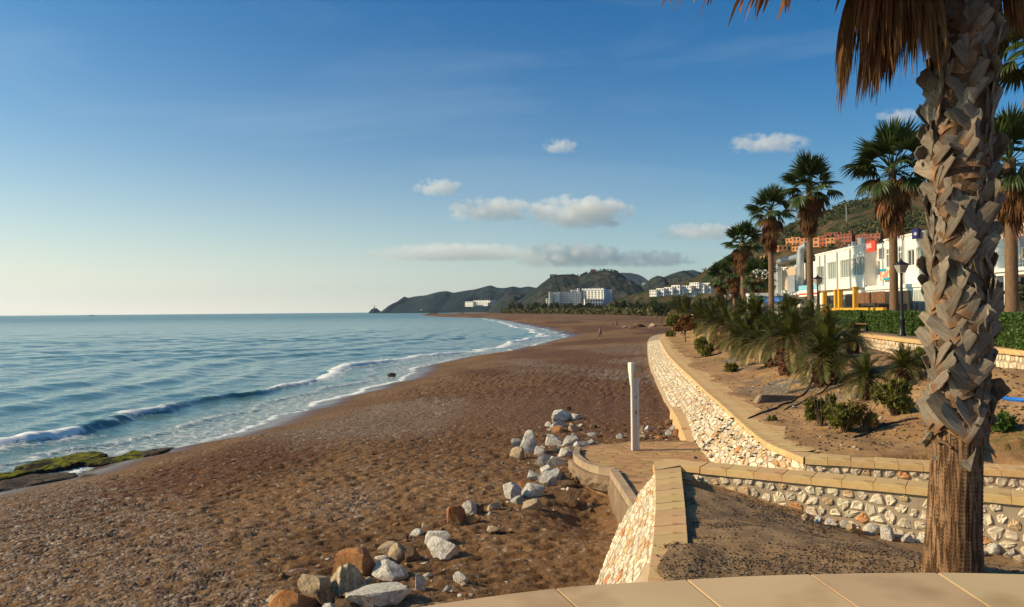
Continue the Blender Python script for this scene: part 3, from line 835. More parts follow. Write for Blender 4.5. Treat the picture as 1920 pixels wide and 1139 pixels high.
kk = [Vector((2.22, 14.6 + i * 0.28, 0)) for i in range(13)]
v_, f_ = rough_block(kk, 1.0, 1.755, 0.10, 6); place_geo('footing', v_, f_, CONCRETE, platform)

# ---- ramp between the two walls
rp = []
for k in range(11):
    a = k / 10
    A = (pa0 + nA * 0.5).lerp(pa2 + nA * 0.5, a); B = (b0 + nB * 0.1).lerp(b2 + nB * 0.1, a)
    rp.append((A, B, 1.86 + 1.0 * a))
vs = []; fs = []
for A, B, z in rp: vs += [(A.x, A.y, z), (B.x, B.y, z)]
for k in range(10): fs.append((2 * k, 2 * k + 2, 2 * k + 3, 2 * k + 1))
tag(add('ramp', mesh_np('ramp', vs, fs), FLAG), kind='structure')

# ---- gravel bed in the planter
GRAVEL = mat('gravelly_soil', (0.17, 0.10, 0.050), (0.36, 0.225, 0.115), 2.2, 0.95, 26, 0.9, 0.03, spots=((0.30, 0.19, 0.10), 1.1, 0.62))
def line_x(y, P):
    return np.interp(y, [p.y for p in P], [p.x for p in P])
def bed_z(x, y):
    x = np.asarray(x, float); y = np.asarray(y, float)
    # distance to the near face of the right branch
    dist = -((x - pa0.x) * nA.x + (y - pa0.y) * nA.y)
    along = (x - pa0.x) * dA.x + (y - pa0.y) * dA.y
    low = np.interp(along, [-1, 0.3, 1.5, 3.0, 5.0, 9], [2.60, 2.48, 2.22, 1.93, 1.80, 1.75])
    hi = np.interp(along, [-3, 0, 2, 5, 9], [2.70, 2.68, 2.66, 2.62, 2.6])
    z = low + (hi - low) * sstep(0.15, 4.0, dist) 
    lx = line_x(y, Li)
    z = z - 0.06 * np.exp(-np.maximum(x - lx, 0) / 0.3) * (y > 9.9) + 0.075 * np.exp(-(np.maximum(np.abs(x - lx + 0.1) - 0.05, 0) / 0.30) ** 2) * (y < 9.7) * sstep(9.75, 9.3, y)
    z = np.where((x > lx - 0.2) & (y > 9.6) & (y < 14.6), np.maximum(z, 2.63 - 0.20 * np.maximum(x - lx, 0) - 0.25 * sstep(1.2, 0.0, dist)), z)
    return z + (fbm(x * 1.5, y * 1.5, 201, 3) - 0.5) * 0.10 * sstep(9.9, 10.4, y + (x > lx + .4) * 2) + (fbm(x * 7, y * 7, 203, 2) - 0.5) * 0.03
gx = np.linspace(1.25, 12.5, 190); gy = np.linspace(4.2, 14.6, 190)
X, Y = np.meshgrid(gx, gy)
lx = line_x(Y, Lo) + 0.09
# hold the sheet inside the two walls
X = lx + (X - 1.25) * 1.0
dist = -((X - pa0.x) * nA.x + (Y - pa0.y) * nA.y)
over = np.minimum(dist + 0.2, 0)
X2 = X + nA.x * over; Y2 = Y + nA.y * over
lx2 = line_x(Y2, Li) + np.where(Y2 < 9.6, -0.43 + 0.30 * (fbm(Y2 * 2.2, Y2 * 0, 207, 3)), -0.05)
X2 = np.maximum(X2, lx2)
me = mesh_np('gravel_bed', np.stack([X2, Y2, bed_z(X2, Y2)], 2).reshape(-1, 3), grid_faces(190, 190), True)
tag(add('gravel_bed', me, GRAVEL), kind='structure')

# pebbles: one mesh of many small irregular stones
def pebble_field(name, P, size, m_list, seed, squash=0.6, kind='stuff', parent=None):
    rnd = np.random.RandomState(seed); n = len(P)
    base = np.array([(1, 0, 0), (0, 1, 0), (-1, 0, 0), (0, -1, 0), (0, 0, 1), (0, 0, -1)], float)
    F = np.array([(0, 1, 4), (1, 2, 4), (2, 3, 4), (3, 0, 4), (1, 0, 5), (2, 1, 5), (3, 2, 5), (0, 3, 5)])
    r = size[0] + (size[1] - size[0]) * rnd.rand(n) ** 2.2
    V = base[None] * (0.75 + 0.5 * rnd.rand(n, 6, 1)) + (rnd.rand(n, 6, 3) - 0.5) * 0.35
    V[:, :, 2] *= squash
    a = rnd.rand(n) * 6.283; c, s_ = np.cos(a)[:, None], np.sin(a)[:, None]
    V[:, :, 0] *= 1.0 + rnd.rand(n)[:, None] * 0.7
    x = V[:, :, 0] * c - V[:, :, 1] * s_; y = V[:, :, 0] * s_ + V[:, :, 1] * c
    V = np.stack([x, y, V[:, :, 2]], 2) * r[:, None, None] + P[:, None, :]
    FF = (F[None] + (np.arange(n) * 6)[:, None, None]).reshape(-1, 3)
    me = mesh_np(name, V.reshape(-1, 3), FF)
    for m in m_list: me.materials.append(m)
    me.polygons.foreach_set('material_index', np.repeat(rnd.choice(len(m_list), n, p=np.array([0.42, 0.3, 0.2, 0.08])[:len(m_list)] / np.sum(np.array([0.42, 0.3, 0.2, 0.08])[:len(m_list)])), 8).astype(np.int32))
    o = add(name, me, None, parent)
    return tag(o, kind=kind)
PB = [mat('dark_pebble', (0.045, 0.030, 0.020), (0.095, 0.065, 0.043), 20, 0.7), mat('brown_pebble', (0.12, 0.068, 0.035), (0.2, 0.118, 0.062), 20, 0.8),
      mat('grey_pebble', (0.15, 0.115, 0.088), (0.24, 0.19, 0.145), 20, 0.75), mat('pale_pebble', (0.36, 0.29, 0.22), (0.52, 0.44, 0.35), 20, 0.75)]
rs = np.random.RandomState(5)
px_ = rs.uniform(1.35, 9.5, 60000); py_ = rs.uniform(7.0, 14.5, 60000)
dist = -((px_ - pa0.x) * nA.x + (py_ - pa0.y) * nA.y)
dn = sstep(0.44, 0.58, fbm(px_ * 0.7, py_ * 1.6, 211, 3)) * 1.1 + 0.10 + 0.4 * (py_ < 9.6)
lxi = line_x(py_, Li)
ok = (dist > 0.06) & (rs.rand(60000) < dn * 0.55) & ((px_ > lxi + 0.02) | ((py_ < 9.55) & (px_ > lxi - 0.40 + 0.2 * rs.rand(60000)))) 
P = np.stack([px_[ok], py_[ok], bed_z(px_[ok], py_[ok]) + 0.004], 1)
P[:, 2] = np.where((P[:, 0] < line_x(P[:, 1], Li)) , np.maximum(P[:, 2], Z_COPE + 0.01), P[:, 2])
pebble_field('gravel', P, (0.006, 0.021), [PB[0], PB[1], PB[0], PB[2]], 3)
# beach shingle
px_ = rs.uniform(-19, 2, 150000); py_ = 10.0 + 26 * rs.rand(150000) ** 1.3
pebd = sstep(0.47, 0.63, fbm((px_ + py_ * 0.35) * 0.13 + 9, (py_ - px_ * 0.9) * 0.05, 71, 4))
pebd = np.maximum(pebd, sstep(-3.0, -8.5, px_ + (fbm(px_ * .3, py_ * .3, 77, 3) - 0.5) * 7 + (py_ - 14) * 0.55)) * (0.35 + 0.65 * sstep(0.4, 0.6, fbm(px_ * 1.1, py_ * 1.1, 215, 3))) + 0.02
ok = (rs.rand(150000) < pebd * 0.28) & (shore_d(px_, py_) > 2.8) & (px_ < right_x(py_) - 0.3)
P = np.stack([px_[ok], py_[ok], sand_z(px_[ok], py_[ok]) + 0.004], 1)
pebble_field('beach_shingle', P, (0.006, 0.024), PB, 4)

# ---- foreground paving of the viewing terrace
edge = [on_z(x, y, Z_SLAB) for x, y in [(560, 1190), (780, 1139.5), (1040, 1103.5), (1160, 1094), (1287, 1087), (1400, 1081), (1518, 1077), (1640, 1074.5), (1757, 1074), (1870, 1076), (2000, 1081), (2250, 1100)]]
ef, el = curve_fn(smooth_pts(edge, 4))
terrace = empty('terrace_paving', (2, 3, Z_SLAB - 0.12), 0, 'curved edge of large smooth sandstone slabs along the bottom of the view', 'paving')
bpy.context.view_layer.update()
jx = [(560, 1190), (780, 1139.5), (1040, 1103.5), (1287, 1087), (1518, 1077), (1757, 1074), (2000, 1081), (2250, 1100)]
jb = [(-100, 1500), (480, 1300), (1148, 1200), (1412, 1190), (1680, 1190), (1935, 1190), (2230, 1190), (2600, 1190)]
JT = [on_z(x, y, Z_SLAB) for x, y in jx]; JB = [on_z(x, y, Z_SLAB) for x, y in jb]
def nearest_s(p):
    return min((i * el / 800 for i in range(801)), key=lambda s: (ef(s) - p).length)
JS = [nearest_s(p) for p in JT]
for k in range(len(JS) - 1):
    g = 0.0045
    tops = [ef(JS[k] + g + (JS[k + 1] - JS[k] - 2 * g) * i / 6) for i in range(7)]
    a0 = (JB[k] - JT[k]).normalized(); a1 = (JB[k + 1] - JT[k + 1]).normalized()
    L = 1.15
    poly = tops + [tops[-1] + a1 * L, tops[0] + a0 * L]
    poly = [Vector((p.x, p.y, 0)) for p in poly]
    pl = [(p.x - 2, p.y - 3) for p in poly]
    if poly_area(pl) < 0: pl = pl[::-1]
    MB().prism(pl, 0.0, 0.12 + (k % 2) * 0.001).build('paving_slab', SLABM, terrace, bevel=0.004)
mp = [Vector((p.x, p.y, 0)) for p in smooth_pts(edge, 3)]
n = len(mp); vs = []; fs = []
for p in mp: vs += [(p.x + 0.02, p.y - 0.05, Z_SLAB - 0.02), (p.x, p.y - 1.3, Z_SLAB - 0.02), (p.x + 0.02, p.y - 0.05, 1.0), (p.x, p.y - 1.3, 1.0)]
for k in range(n - 1):
    a = 4 * k; fs += [(a, a + 1, a + 5, a + 4), (a + 2, a + 6, a + 7, a + 3), (a, a + 4, a + 6, a + 2)]
place_geo('bedding', [Vector(v) for v in vs], fs, mat('light_joint', (0.24, 0.17, 0.10), (0.30, 0.22, 0.14), 5, 0.9), terrace)
# terrace floor beyond that row of slabs, where the camera stands
tf = [ef(el * i / 20) for i in range(21)]
vs = [(p.x, p.y - 1.05, Z_SLAB - 0.006) for p in tf] + [(p.x * 1.2, -4.0, Z_SLAB - 0.006) for p in tf]
tag(add('terrace_floor', mesh_np('terrace_floor', vs, [(i, i + 21, i + 22, i + 1) for i in range(20)]), SLABM), kind='structure')

# ---- planted slope behind the seawall
def prom_x(y):
    return np.interp(y, [6, 12, 20, 25.8, 34.8, 41.8, 51, 60, 75, 96, 118, 160, 260], [15.3, 15.4, 15.6, 16.1, 17.4, 18.7, 20.6, 21.7, 23.8, 27.4, 31.0, 42, 66])
def slope_z(x, y):
    x = np.asarray(x, float); y = np.asarray(y, float)
    cx = np.where(y > b0.y, cope_x(y), b0.x)
    t = np.clip((x - cx) / np.maximum(prom_x(y) - cx, 0.5), 0, 1.2)
    base = 2.62 + 1.15 * sstep(0.10, 0.70, t) - 0.50 * sstep(0.72, 1.0, t)
    base = base + 0.5 * sstep(40, 75, y) * sstep(0.2, 0.8, t)
    # low next to the right-hand branch of the wall
    dB_ = (x - b0.x) * nB.x + (y - b0.y) * nB.y
    base = base - (base - 2.60) * np.exp(-np.maximum(dB_ - 0.5, 0) / 2.0) * 0.9
    cover = 0.10 * sstep(0.30, 0.95, (x - cx) + (fbm(y * 0.8, y * 0, 221, 3) - 0.5) * 1.1) * (y > b0.y)
    base = base + cover + (fbm(x * 0.5, y * 0.5, 223, 4) - 0.5) * 0.35 * sstep(0.8, 2.5, x - cx) + (fbm(x * 2.2, y * 1.4, 227, 3) - 0.5) * 0.09 * sstep(0.6, 1.5, x - cx)
    base = base - 0.05 * np.abs(np.sin((y * 0.8 + x * 0.5) * 1.3 + 3 * fbm(x * .3, y * .3, 229, 2))) * sstep(1.5, 3, x - cx)
    return base
nr, nc = 420, 170
ty = b0.y + (120 - b0.y) * (np.linspace(0, 1, nr) ** 2.0)
vs = np.zeros((nr, nc, 3)); s = np.linspace(0, 1, nc)
for i, y in enumerate(ty):
    L = Vector((float(cope_x(y)) + (0.12 if i else 0.12), y, 0)); w = (i / (nr - 1)) ** 0.5
    tq = min(i / 60.0, 1.0); yr = (b0 + dB * ((15.4 - b0.x) / dB.x)).y * (1 - tq) + y * tq
    Rr = Vector((float(prom_x(yr)) + 0.25, yr, 0))
    xx = L.x + (Rr.x - L.x) * s; yy = L.y + (Rr.y - L.y) * s
    vs[i, :, 0] = xx; vs[i, :, 1] = yy + (0.15 if i == 0 else 0.15)
vs[:, :, 2] = slope_z(vs[:, :, 0], vs[:, :, 1])
SLOPE = None
def slope_mat():
    m, nt, b, out = new_mat('dry_soil')
    v = tex_co(nt)
    c = ramp(nt, noise(nt, v, 0.45, 6, 0.6), [(0.35, (0.27, 0.145, 0.062)), (0.62, (0.42, 0.245, 0.112))])
    c = mixc(nt, 0.75, c, ramp(nt, noise(nt, v, 7, 5, 0.7), [(0.25, 0.7), (0.75, 1.2)]), 'MULTIPLY')
    gv = nt.nodes.new('ShaderNodeTexVoronoi'); gv.inputs['Scale'].default_value = 16; nt.links.new(v, gv.inputs['Vector'])
    sp = nt.nodes.new('ShaderNodeSeparateColor'); nt.links.new(gv.outputs['Color'], sp.inputs[0])
    gc = ramp(nt, sp.outputs[0], [(0.0, (0.07, 0.055, 0.045)), (0.6, (0.15, 0.125, 0.10)), (1.0, (0.32, 0.27, 0.22))])
    gm = attr_n(nt, 'gravel')
    c = mixc(nt, gm, c, gc)
    gr = attr_n(nt, 'green')
    c = mixc(nt, math_n(nt, 'MULTIPLY', gr, ramp(nt, noise(nt, v, 9, 4, 0.7), [(0.45, 0.0), (0.6, 1.0)])), c, (0.10, 0.10, 0.025))
    nt.links.new(c, b.inputs['Base Color']); b.inputs['Roughness'].default_value = 0.95; b.inputs['Specular IOR Level'].default_value = 0.2
    h = math_n(nt, 'ADD', noise(nt, v, 3, 6, 0.7), math_n(nt, 'MULTIPLY', noise(nt, v, 30, 3), 0.25))
    bump(nt, b, h, 0.8, 0.07)
    return m
SLOPE = slope_mat()
me = mesh_np('planted_slope', vs.reshape(-1, 3), grid_faces(nr, nc), True)
xx = vs[:, :, 0].ravel(); yy = vs[:, :, 1].ravel(); dc = xx - cope_x(yy)
gm = sstep(0.50, 0.60, fbm(xx * 0.22 + yy * 0.10, yy * 0.16, 231, 3)) * sstep(0.9, 1.8, dc) * (1 - sstep(5.5, 8.5, dc)) * (yy > 18.5) * (yy < 45)
gm = np.maximum(gm, np.exp(-((xx - 10.0) / 1.9) ** 2 - ((yy - 26.5) / 3.6) ** 2) * 1.4 * (fbm(xx * 1.5, yy * 1.5, 233, 3) > 0.42))
attr(me, 'gravel', np.clip(gm, 0, 0.95)); attr(me, 'green', sstep(0.60, 0.70, fbm(xx * 0.4, yy * 0.4, 237, 3)) * sstep(1, 2, dc))
tag(add('planted_slope', me, SLOPE), kind='structure')

# ---- promenade with its retaining wall
pw = empty('promenade_wall', (prom_x(30), 30.0, 2.6), 0, 'stone retaining wall with sandstone coping holding up the promenade behind the date palms', 'retaining wall')
bpy.context.view_layer.update()
pcv = smooth_pts([(float(prom_x(y)), y, 0) for y in (8, 14, 20, 26, 32, 38, 44, 51, 60, 75, 96, 118)], 3)
tp = [Vector((p.x, p.y, Z_PROM - 0.14)) for p in pcv]; ft_ = [Vector((p.x - 0.02, p.y, 2.5)) for p in pcv]
wall_body('core', pw, tp, ft_, 0.4, 2.3, MORTAR_G)
S4, U4, V4 = ruled(tp, ft_)
clad('stone', pw, lambda u, v: (S4(u, v)[0], -S4(u, v)[1]), U4, V4, 0.23, 41, MATS4, [10, 5, 3, 1], aspect=1.15, limit=290, keep=lambda u, v: 9 < u < 55 and v > 0.25, flip=True, h=0.03, joint=0.03, shrink=(0.8, 0.97))
outer = inner_of(pcv, -0.10); inner = inner_of(pcv, 0.42)
coping_run(pw, [(p.x, p.y) for p in outer], [(p.x, p.y) for p in inner], 0.55, z1=Z_PROM + 0.02, th=0.16, seed=43, limit=200)
PAVE = mat('promenade_paving', (0.20, 0.125, 0.09), (0.27, 0.175, 0.125), 1.5, 0.9, 20, 0.3, 0.01)
yy = np.array([-10, 0, 8, 14, 20, 26, 32, 38, 44, 51, 60, 75, 96, 118, 160, 260.0])
vs = []
for y in yy:
    x0 = float(prom_x(y)) + 0.38
    vs += [(x0, y, Z_PROM), (x0 + 26 + y * 0.12, y, Z_PROM)]
tag(add('promenade', mesh_np('promenade', vs, [(2 * i, 2 * i + 1, 2 * i + 3, 2 * i + 2) for i in range(len(yy) - 1)]), PAVE), kind='structure')
# ================================================================ HILLS AND FAR LAND
def hill_mat(name, c1, c2, c3, scale=0.012, patch=0.055):
    m, nt, b, out = new_mat(name)
    v = tex_co(nt)
    c = ramp(nt, noise(nt, v, scale, 6, 0.62), [(0.38, c1), (0.60, c2)])
    c = mixc(nt, ramp(nt, noise(nt, v, patch, 6, 0.72), [(0.42, 1.0), (0.58, 0.0)]), c, c3)
    nt.links.new(c, b.inputs['Base Color']); b.inputs['Roughness'].default_value = 1.0; b.inputs['Specular IOR Level'].default_value = 0.05
    bump(nt, b, noise(nt, v, patch * 2, 6, 0.7), 0.8, 4.0)
    return m
def hill(name, prof, Yr, depth_f, depth_b, m, base=2.0, seed=1, gully=0.22, nx=240, ny=111, wob=0.0, label=None):
    """prof: skyline seen in the photograph (px, py), standing at depth Yr; slopes run down in front and behind"""
    P = [at_y(x, y, Yr) for x, y in prof]
    X = np.array([p.x for p in P]); Z = np.array([p.z for p in P])
    xs = np.linspace(X[0], X[-1], nx)
    t = np.linspace(-1, 1, ny)
    T, XX = np.meshgrid(t, xs)
    loc_ = np.clip(np.maximum(np.interp(XX, X, Z) - base, 0) / max(Z.max() - base, 1), 0.05, 1) ** 0.7
    YY = Yr + np.where(T < 0, T * depth_f, T * depth_b) * loc_
    sc = YY / Yr
    H = np.interp(XX, X, Z) - base
    H = H * (1 + 0.05 * (fbm(XX / (depth_f * 0.06), XX * 0 + seed, 330 + seed, 3) - 0.5))
    s = 1.0 / (depth_f * 0.28)
    g = ridged(XX * s * 1.6 + seed * 3.7, YY * s * 0.6, 300 + seed, 5)
    fall = np.cos(np.clip(np.abs(T) , 0, 1) * PI / 2) ** 1.25
    shape = fall * (1 - gully * (1 - g) * 2.2 * np.abs(np.sin(T * PI)) ** 0.7) 
    Zz = base - 3 + (H + 3) * shape + (fbm(XX * s * 6, YY * s * 6, 310 + seed, 4) - 0.5) * np.maximum(H, 0) * 0.10 * np.abs(T) ** 0.5
    me = mesh_np(name, np.stack([XX * (1 + 0 * sc), YY, Zz], 2).reshape(-1, 3), grid_faces(nx, ny), True)
    o = add(name, me, m)
    tag(o, kind='structure')
    return o
HM_NEAR = hill_mat('scrub_hillside', (0.075, 0.050, 0.028), (0.12, 0.082, 0.046), (0.024, 0.036, 0.013))
HM_MID = hill_mat('rocky_hillside', (0.034, 0.038, 0.034), (0.062, 0.052, 0.042), (0.011, 0.024, 0.023), 0.008, 0.03)  # darkened and blued: shade and distance haze put into the base colours
HM_FAR = hill_mat('far_mountain', (0.016, 0.030, 0.036), (0.030, 0.040, 0.043), (0.009, 0.020, 0.024), 0.003, 0.01)  # bluish base colours carry the haze of distance
# headland running out to sea on the left
hill('headland', [(712, 586.5), (722, 581), (735, 572), (748, 563), (758, 556), (766, 559), (780, 556), (800, 554), (822, 548), (838, 546), (850, 549), (872, 545), (890, 543), (905, 539), (920, 535), (932, 539), (945, 540), (962, 537), (975, 540), (990, 538), (1010, 541), (1060, 538), (1130, 540), (1200, 550)], 4200, 1100, 900, HM_FAR, 0, 1, 0.30, 300)
hill('headland_point', [(691, 586.6), (694, 583), (699, 578.5), (706, 578), (712, 583), (717, 586.5)], 4300, 120, 120, HM_FAR, 0, 2, 0.15, 50, 40)
# dark spur then the big hill behind the hotel
hill('dark_spur', [(915, 584), (926, 570), (938, 562), (952, 549), (965, 548), (980, 553), (1000, 556), (1030, 560), (1060, 570), (1080, 583)], 2600, 420, 400, HM_MID, 2, 3, 0.3, 120)
hill('big_hill', [(930, 584), (950, 575), (975, 562), (1000, 545), (1015, 532), (1030, 521), (1038, 517), (1062, 515), (1085, 518), (1100, 512), (1115, 509), (1135, 506.5), (1155, 509), (1168, 517), (1182, 530), (1192, 538), (1215, 552), (1245, 566), (1270, 578)], 1900, 560, 600, HM_MID, 2, 4, 0.34, 260)
hill('blue_mountain', [(1120, 560), (1150, 514), (1168, 511.5), (1185, 513), (1200, 516), (1212, 526), (1222, 536), (1250, 560)], 6500, 1500, 1500, HM_FAR, 0, 5, 0.2, 100)
hill('blue_ridge', [(1190, 560), (1216, 527), (1228, 524), (1246, 519), (1262, 514), (1275, 509), (1292, 507), (1320, 514), (1360, 530), (1400, 560)], 4600, 1200, 1200, HM_FAR, 0, 6, 0.2, 120)
hill('far_knoll', [(1190, 560), (1205, 537), (1220, 523), (1233, 517), (1246, 521), (1262, 516), (1283, 506.5), (1300, 515), (1330, 535), (1370, 565)], 2500, 500, 500, HM_MID, 2, 7, 0.25, 120)
hill('green_ridge', [(1120, 584), (1145, 566), (1170, 557), (1200, 548), (1230, 541), (1260, 533), (1290, 526), (1320, 514), (1350, 505), (1400, 500), (1450, 500)], 1150, 300, 400, HM_NEAR, 2, 8, 0.25, 160)
hill('hill', [(1255, 575), (1280, 548), (1305, 522), (1330, 501), (1350, 487), (1372, 474), (1395, 458), (1420, 444), (1450, 430), (1490, 415), (1530, 400), (1560, 389), (1585, 377), (1600, 374), (1625, 371), (1660, 366), (1700, 362), (1750, 360), (1820, 366), (1900, 380), (2000, 400), (2200, 440), (2500, 520)], 620, 380, 500, HM_NEAR, 3, 9, 0.22, 420, 190)
# flat land between beach and hills
yy = np.array([98, 110, 150, 200, 300, 454, 600, 800, 1045, 1300, 1500, 1900, 2600, 4000, 7000.0])
vs = []
for y in yy:
    x0 = float(np.interp(y, [98, 110, 200, 454, 600, 1045, 1500, 1900, 2600, 4000, 7000], [19.2, 25, 51, 84, 82, 31, -50, 210, 510, 510, 3000])) + 0.5
    vs += [(x0, y, 2.25), (x0 + y * 0.05 + 5, y, 2.9), (x0 + y * 1.5 + 60, y, 3.6)]
n = len(yy); fs = []
for i in range(n - 1):
    for j in range(2): a = i * 3 + j; fs.append((a, a + 1, a + 4, a + 3))
tag(add('coastal_ground', mesh_np('coastal_ground', vs, fs), mat('dry_grass_ground', (0.16, 0.11, 0.06), (0.07, 0.085, 0.03), 0.08, 0.95)), kind='structure')
tag(add('ground', MB().box(-24000, 24000, -2000, 17000, -12, -9).build('g', SAND).data, None), kind='structure')
for o in list(bpy.data.objects):
    if o.name == 'g': bpy.data.objects.remove(o)
# pale low wall along the back of the far beach
fw = [(55, 215), (70, 300), (83, 430), (85, 520), (80, 620), (62, 820), (30, 1060)]
fwp = smooth_pts([(x, y, 0) for x, y in fw], 4)
wtop = [Vector((p.x, p.y, 3.3 + p.y * 0.0008)) for p in fwp]
far_wall = empty('beach_wall', (55, 215, 1.5), 0, 'low pale wall along the back of the distant beach in front of the palms', 'wall')
bpy.context.view_layer.update()
wall_body('wall', far_wall, wtop, [Vector((p.x - .1, p.y, 1.6)) for p in fwp], 0.6, 1.0, mat('pale_wall', (0.62, 0.50, 0.36), (0.70, 0.58, 0.43), 0.5, 0.9))

# ================================================================ ROCKS
def ico(sub):
    bm = bmesh.new(); bmesh.ops.create_icosphere(bm, subdivisions=sub, radius=1.0)
    v = np.array([x.co[:] for x in bm.verts]); f = np.array([[q.index for q in p.verts] for p in bm.faces]); bm.free()
    return v, f
ICO = {k: ico(k) for k in (2, 3, 4)}
def rock_mesh(name, dims, seed, sub=4, cuts=16, rough=0.06, rnd_=0.86):
    v, f = ICO[sub]; v = v.copy(); rs = np.random.RandomState(seed)
    for k in range(cuts):
        n = rs.normal(size=3); n /= np.linalg.norm(n); d = rs.uniform(0.42, rnd_)
        v -= np.maximum(v @ n - d, 0)[:, None] * n[None]
    s = 2.9
    nn = fbm(v[:, 0] * s + v[:, 2] * 1.7 + seed, v[:, 1] * s - v[:, 2] * 1.3, seed % 50 + 400, 4) - 0.5
    fine = ridged(v[:, 0] * 5 + v[:, 2] * 3 + seed, v[:, 1] * 5 - v[:, 2] * 3, seed % 50 + 430, 3) - 0.6
    v *= (1 + rough * 2.2 * nn + rough * 1.5 * fine)[:, None]
    v = v / (np.abs(v).max(0)) * np.array(dims)[None] * 0.5
    me = mesh_np(name, v, f, True); me.set_sharp_from_angle(angle=R(26))
    return me
def rock_mat(name, c1, c2, c3, strat=False):
    m, nt, b, out = new_mat(name)
    v = tex_co(nt, 'Object', (1, 1, 1))
    c = ramp(nt, noise(nt, v, 3.0, 7, 0.65, 0.4), [(0.34, c1), (0.62, c2)])
    c = mixc(nt, ramp(nt, noise(nt, v, 1.7, 5, 0.6, 1.0), [(0.52, 0.0), (0.66, 0.85)]), c, c3)
    if strat:
        w = nt.nodes.new('ShaderNodeTexWave'); w.inputs['Scale'].default_value = 3.2; w.inputs['Distortion'].default_value = 3.0; w.inputs['Detail'].default_value = 3
        nt.links.new(tex_co(nt, 'Object', (0.9, 0.5, 0.9)), w.inputs[0])
        c = mixc(nt, ramp(nt, w.outputs['Fac'], [(0.30, 0.45), (0.5, 0.0)]), c, (0.32, 0.20, 0.10))
    ck = noise(nt, v, 2.4, 7, 0.7, 1.6); ckl = math_n(nt, 'ABSOLUTE', math_n(nt, 'SUBTRACT', ck, 0.5))
    crk = ramp(nt, ckl, [(0.0, 0.85), (0.022, 0.0)])
    c = mixc(nt, crk, c, (0.13, 0.085, 0.05))
    dirt = math_n(nt, 'MULTIPLY', ramp(nt, noise(nt, v, 5.5, 6, 0.75), [(0.46, 0.0), (0.62, 1.0)]), 0.35)
    c = mixc(nt, dirt, c, (0.26, 0.175, 0.105))
    nt.links.new(c, b.inputs['Base Color']); b.inputs['Roughness'].default_value = 0.9; b.inputs['Specular IOR Level'].default_value = 0.25
    h = math_n(nt, 'ADD', noise(nt, v, 9, 8, 0.7, 0.3), math_n(nt, 'MULTIPLY', noise(nt, v, 45, 4, 0.7), 0.3))
    if strat: h = math_n(nt, 'ADD', h, math_n(nt, 'MULTIPLY', w.outputs['Fac'], 1.2))
    bump(nt, b, h, 0.95, 0.07)
    return m
RK = {'w': rock_mat('white_rock', (0.56, 0.51, 0.45), (0.80, 0.75, 0.67), (0.42, 0.33, 0.24)),
      'g': rock_mat('grey_rock', (0.34, 0.33, 0.32), (0.56, 0.53, 0.49), (0.22, 0.20, 0.19)),
      't': rock_mat('tan_rock', (0.42, 0.29, 0.17), (0.62, 0.48, 0.32), (0.34, 0.19, 0.09)),
      'o': rock_mat('orange_rock', (0.36, 0.13, 0.04), (0.50, 0.23, 0.09), (0.55, 0.42, 0.28)),
      'b': rock_mat('brown_rock', (0.14, 0.075, 0.04), (0.24, 0.14, 0.08), (0.09, 0.05, 0.03)),
      's': rock_mat('banded_rock', (0.52, 0.42, 0.28), (0.66, 0.57, 0.42), (0.42, 0.30, 0.18), True)}
FARC = 'pile of pale rocks above the shower platform'
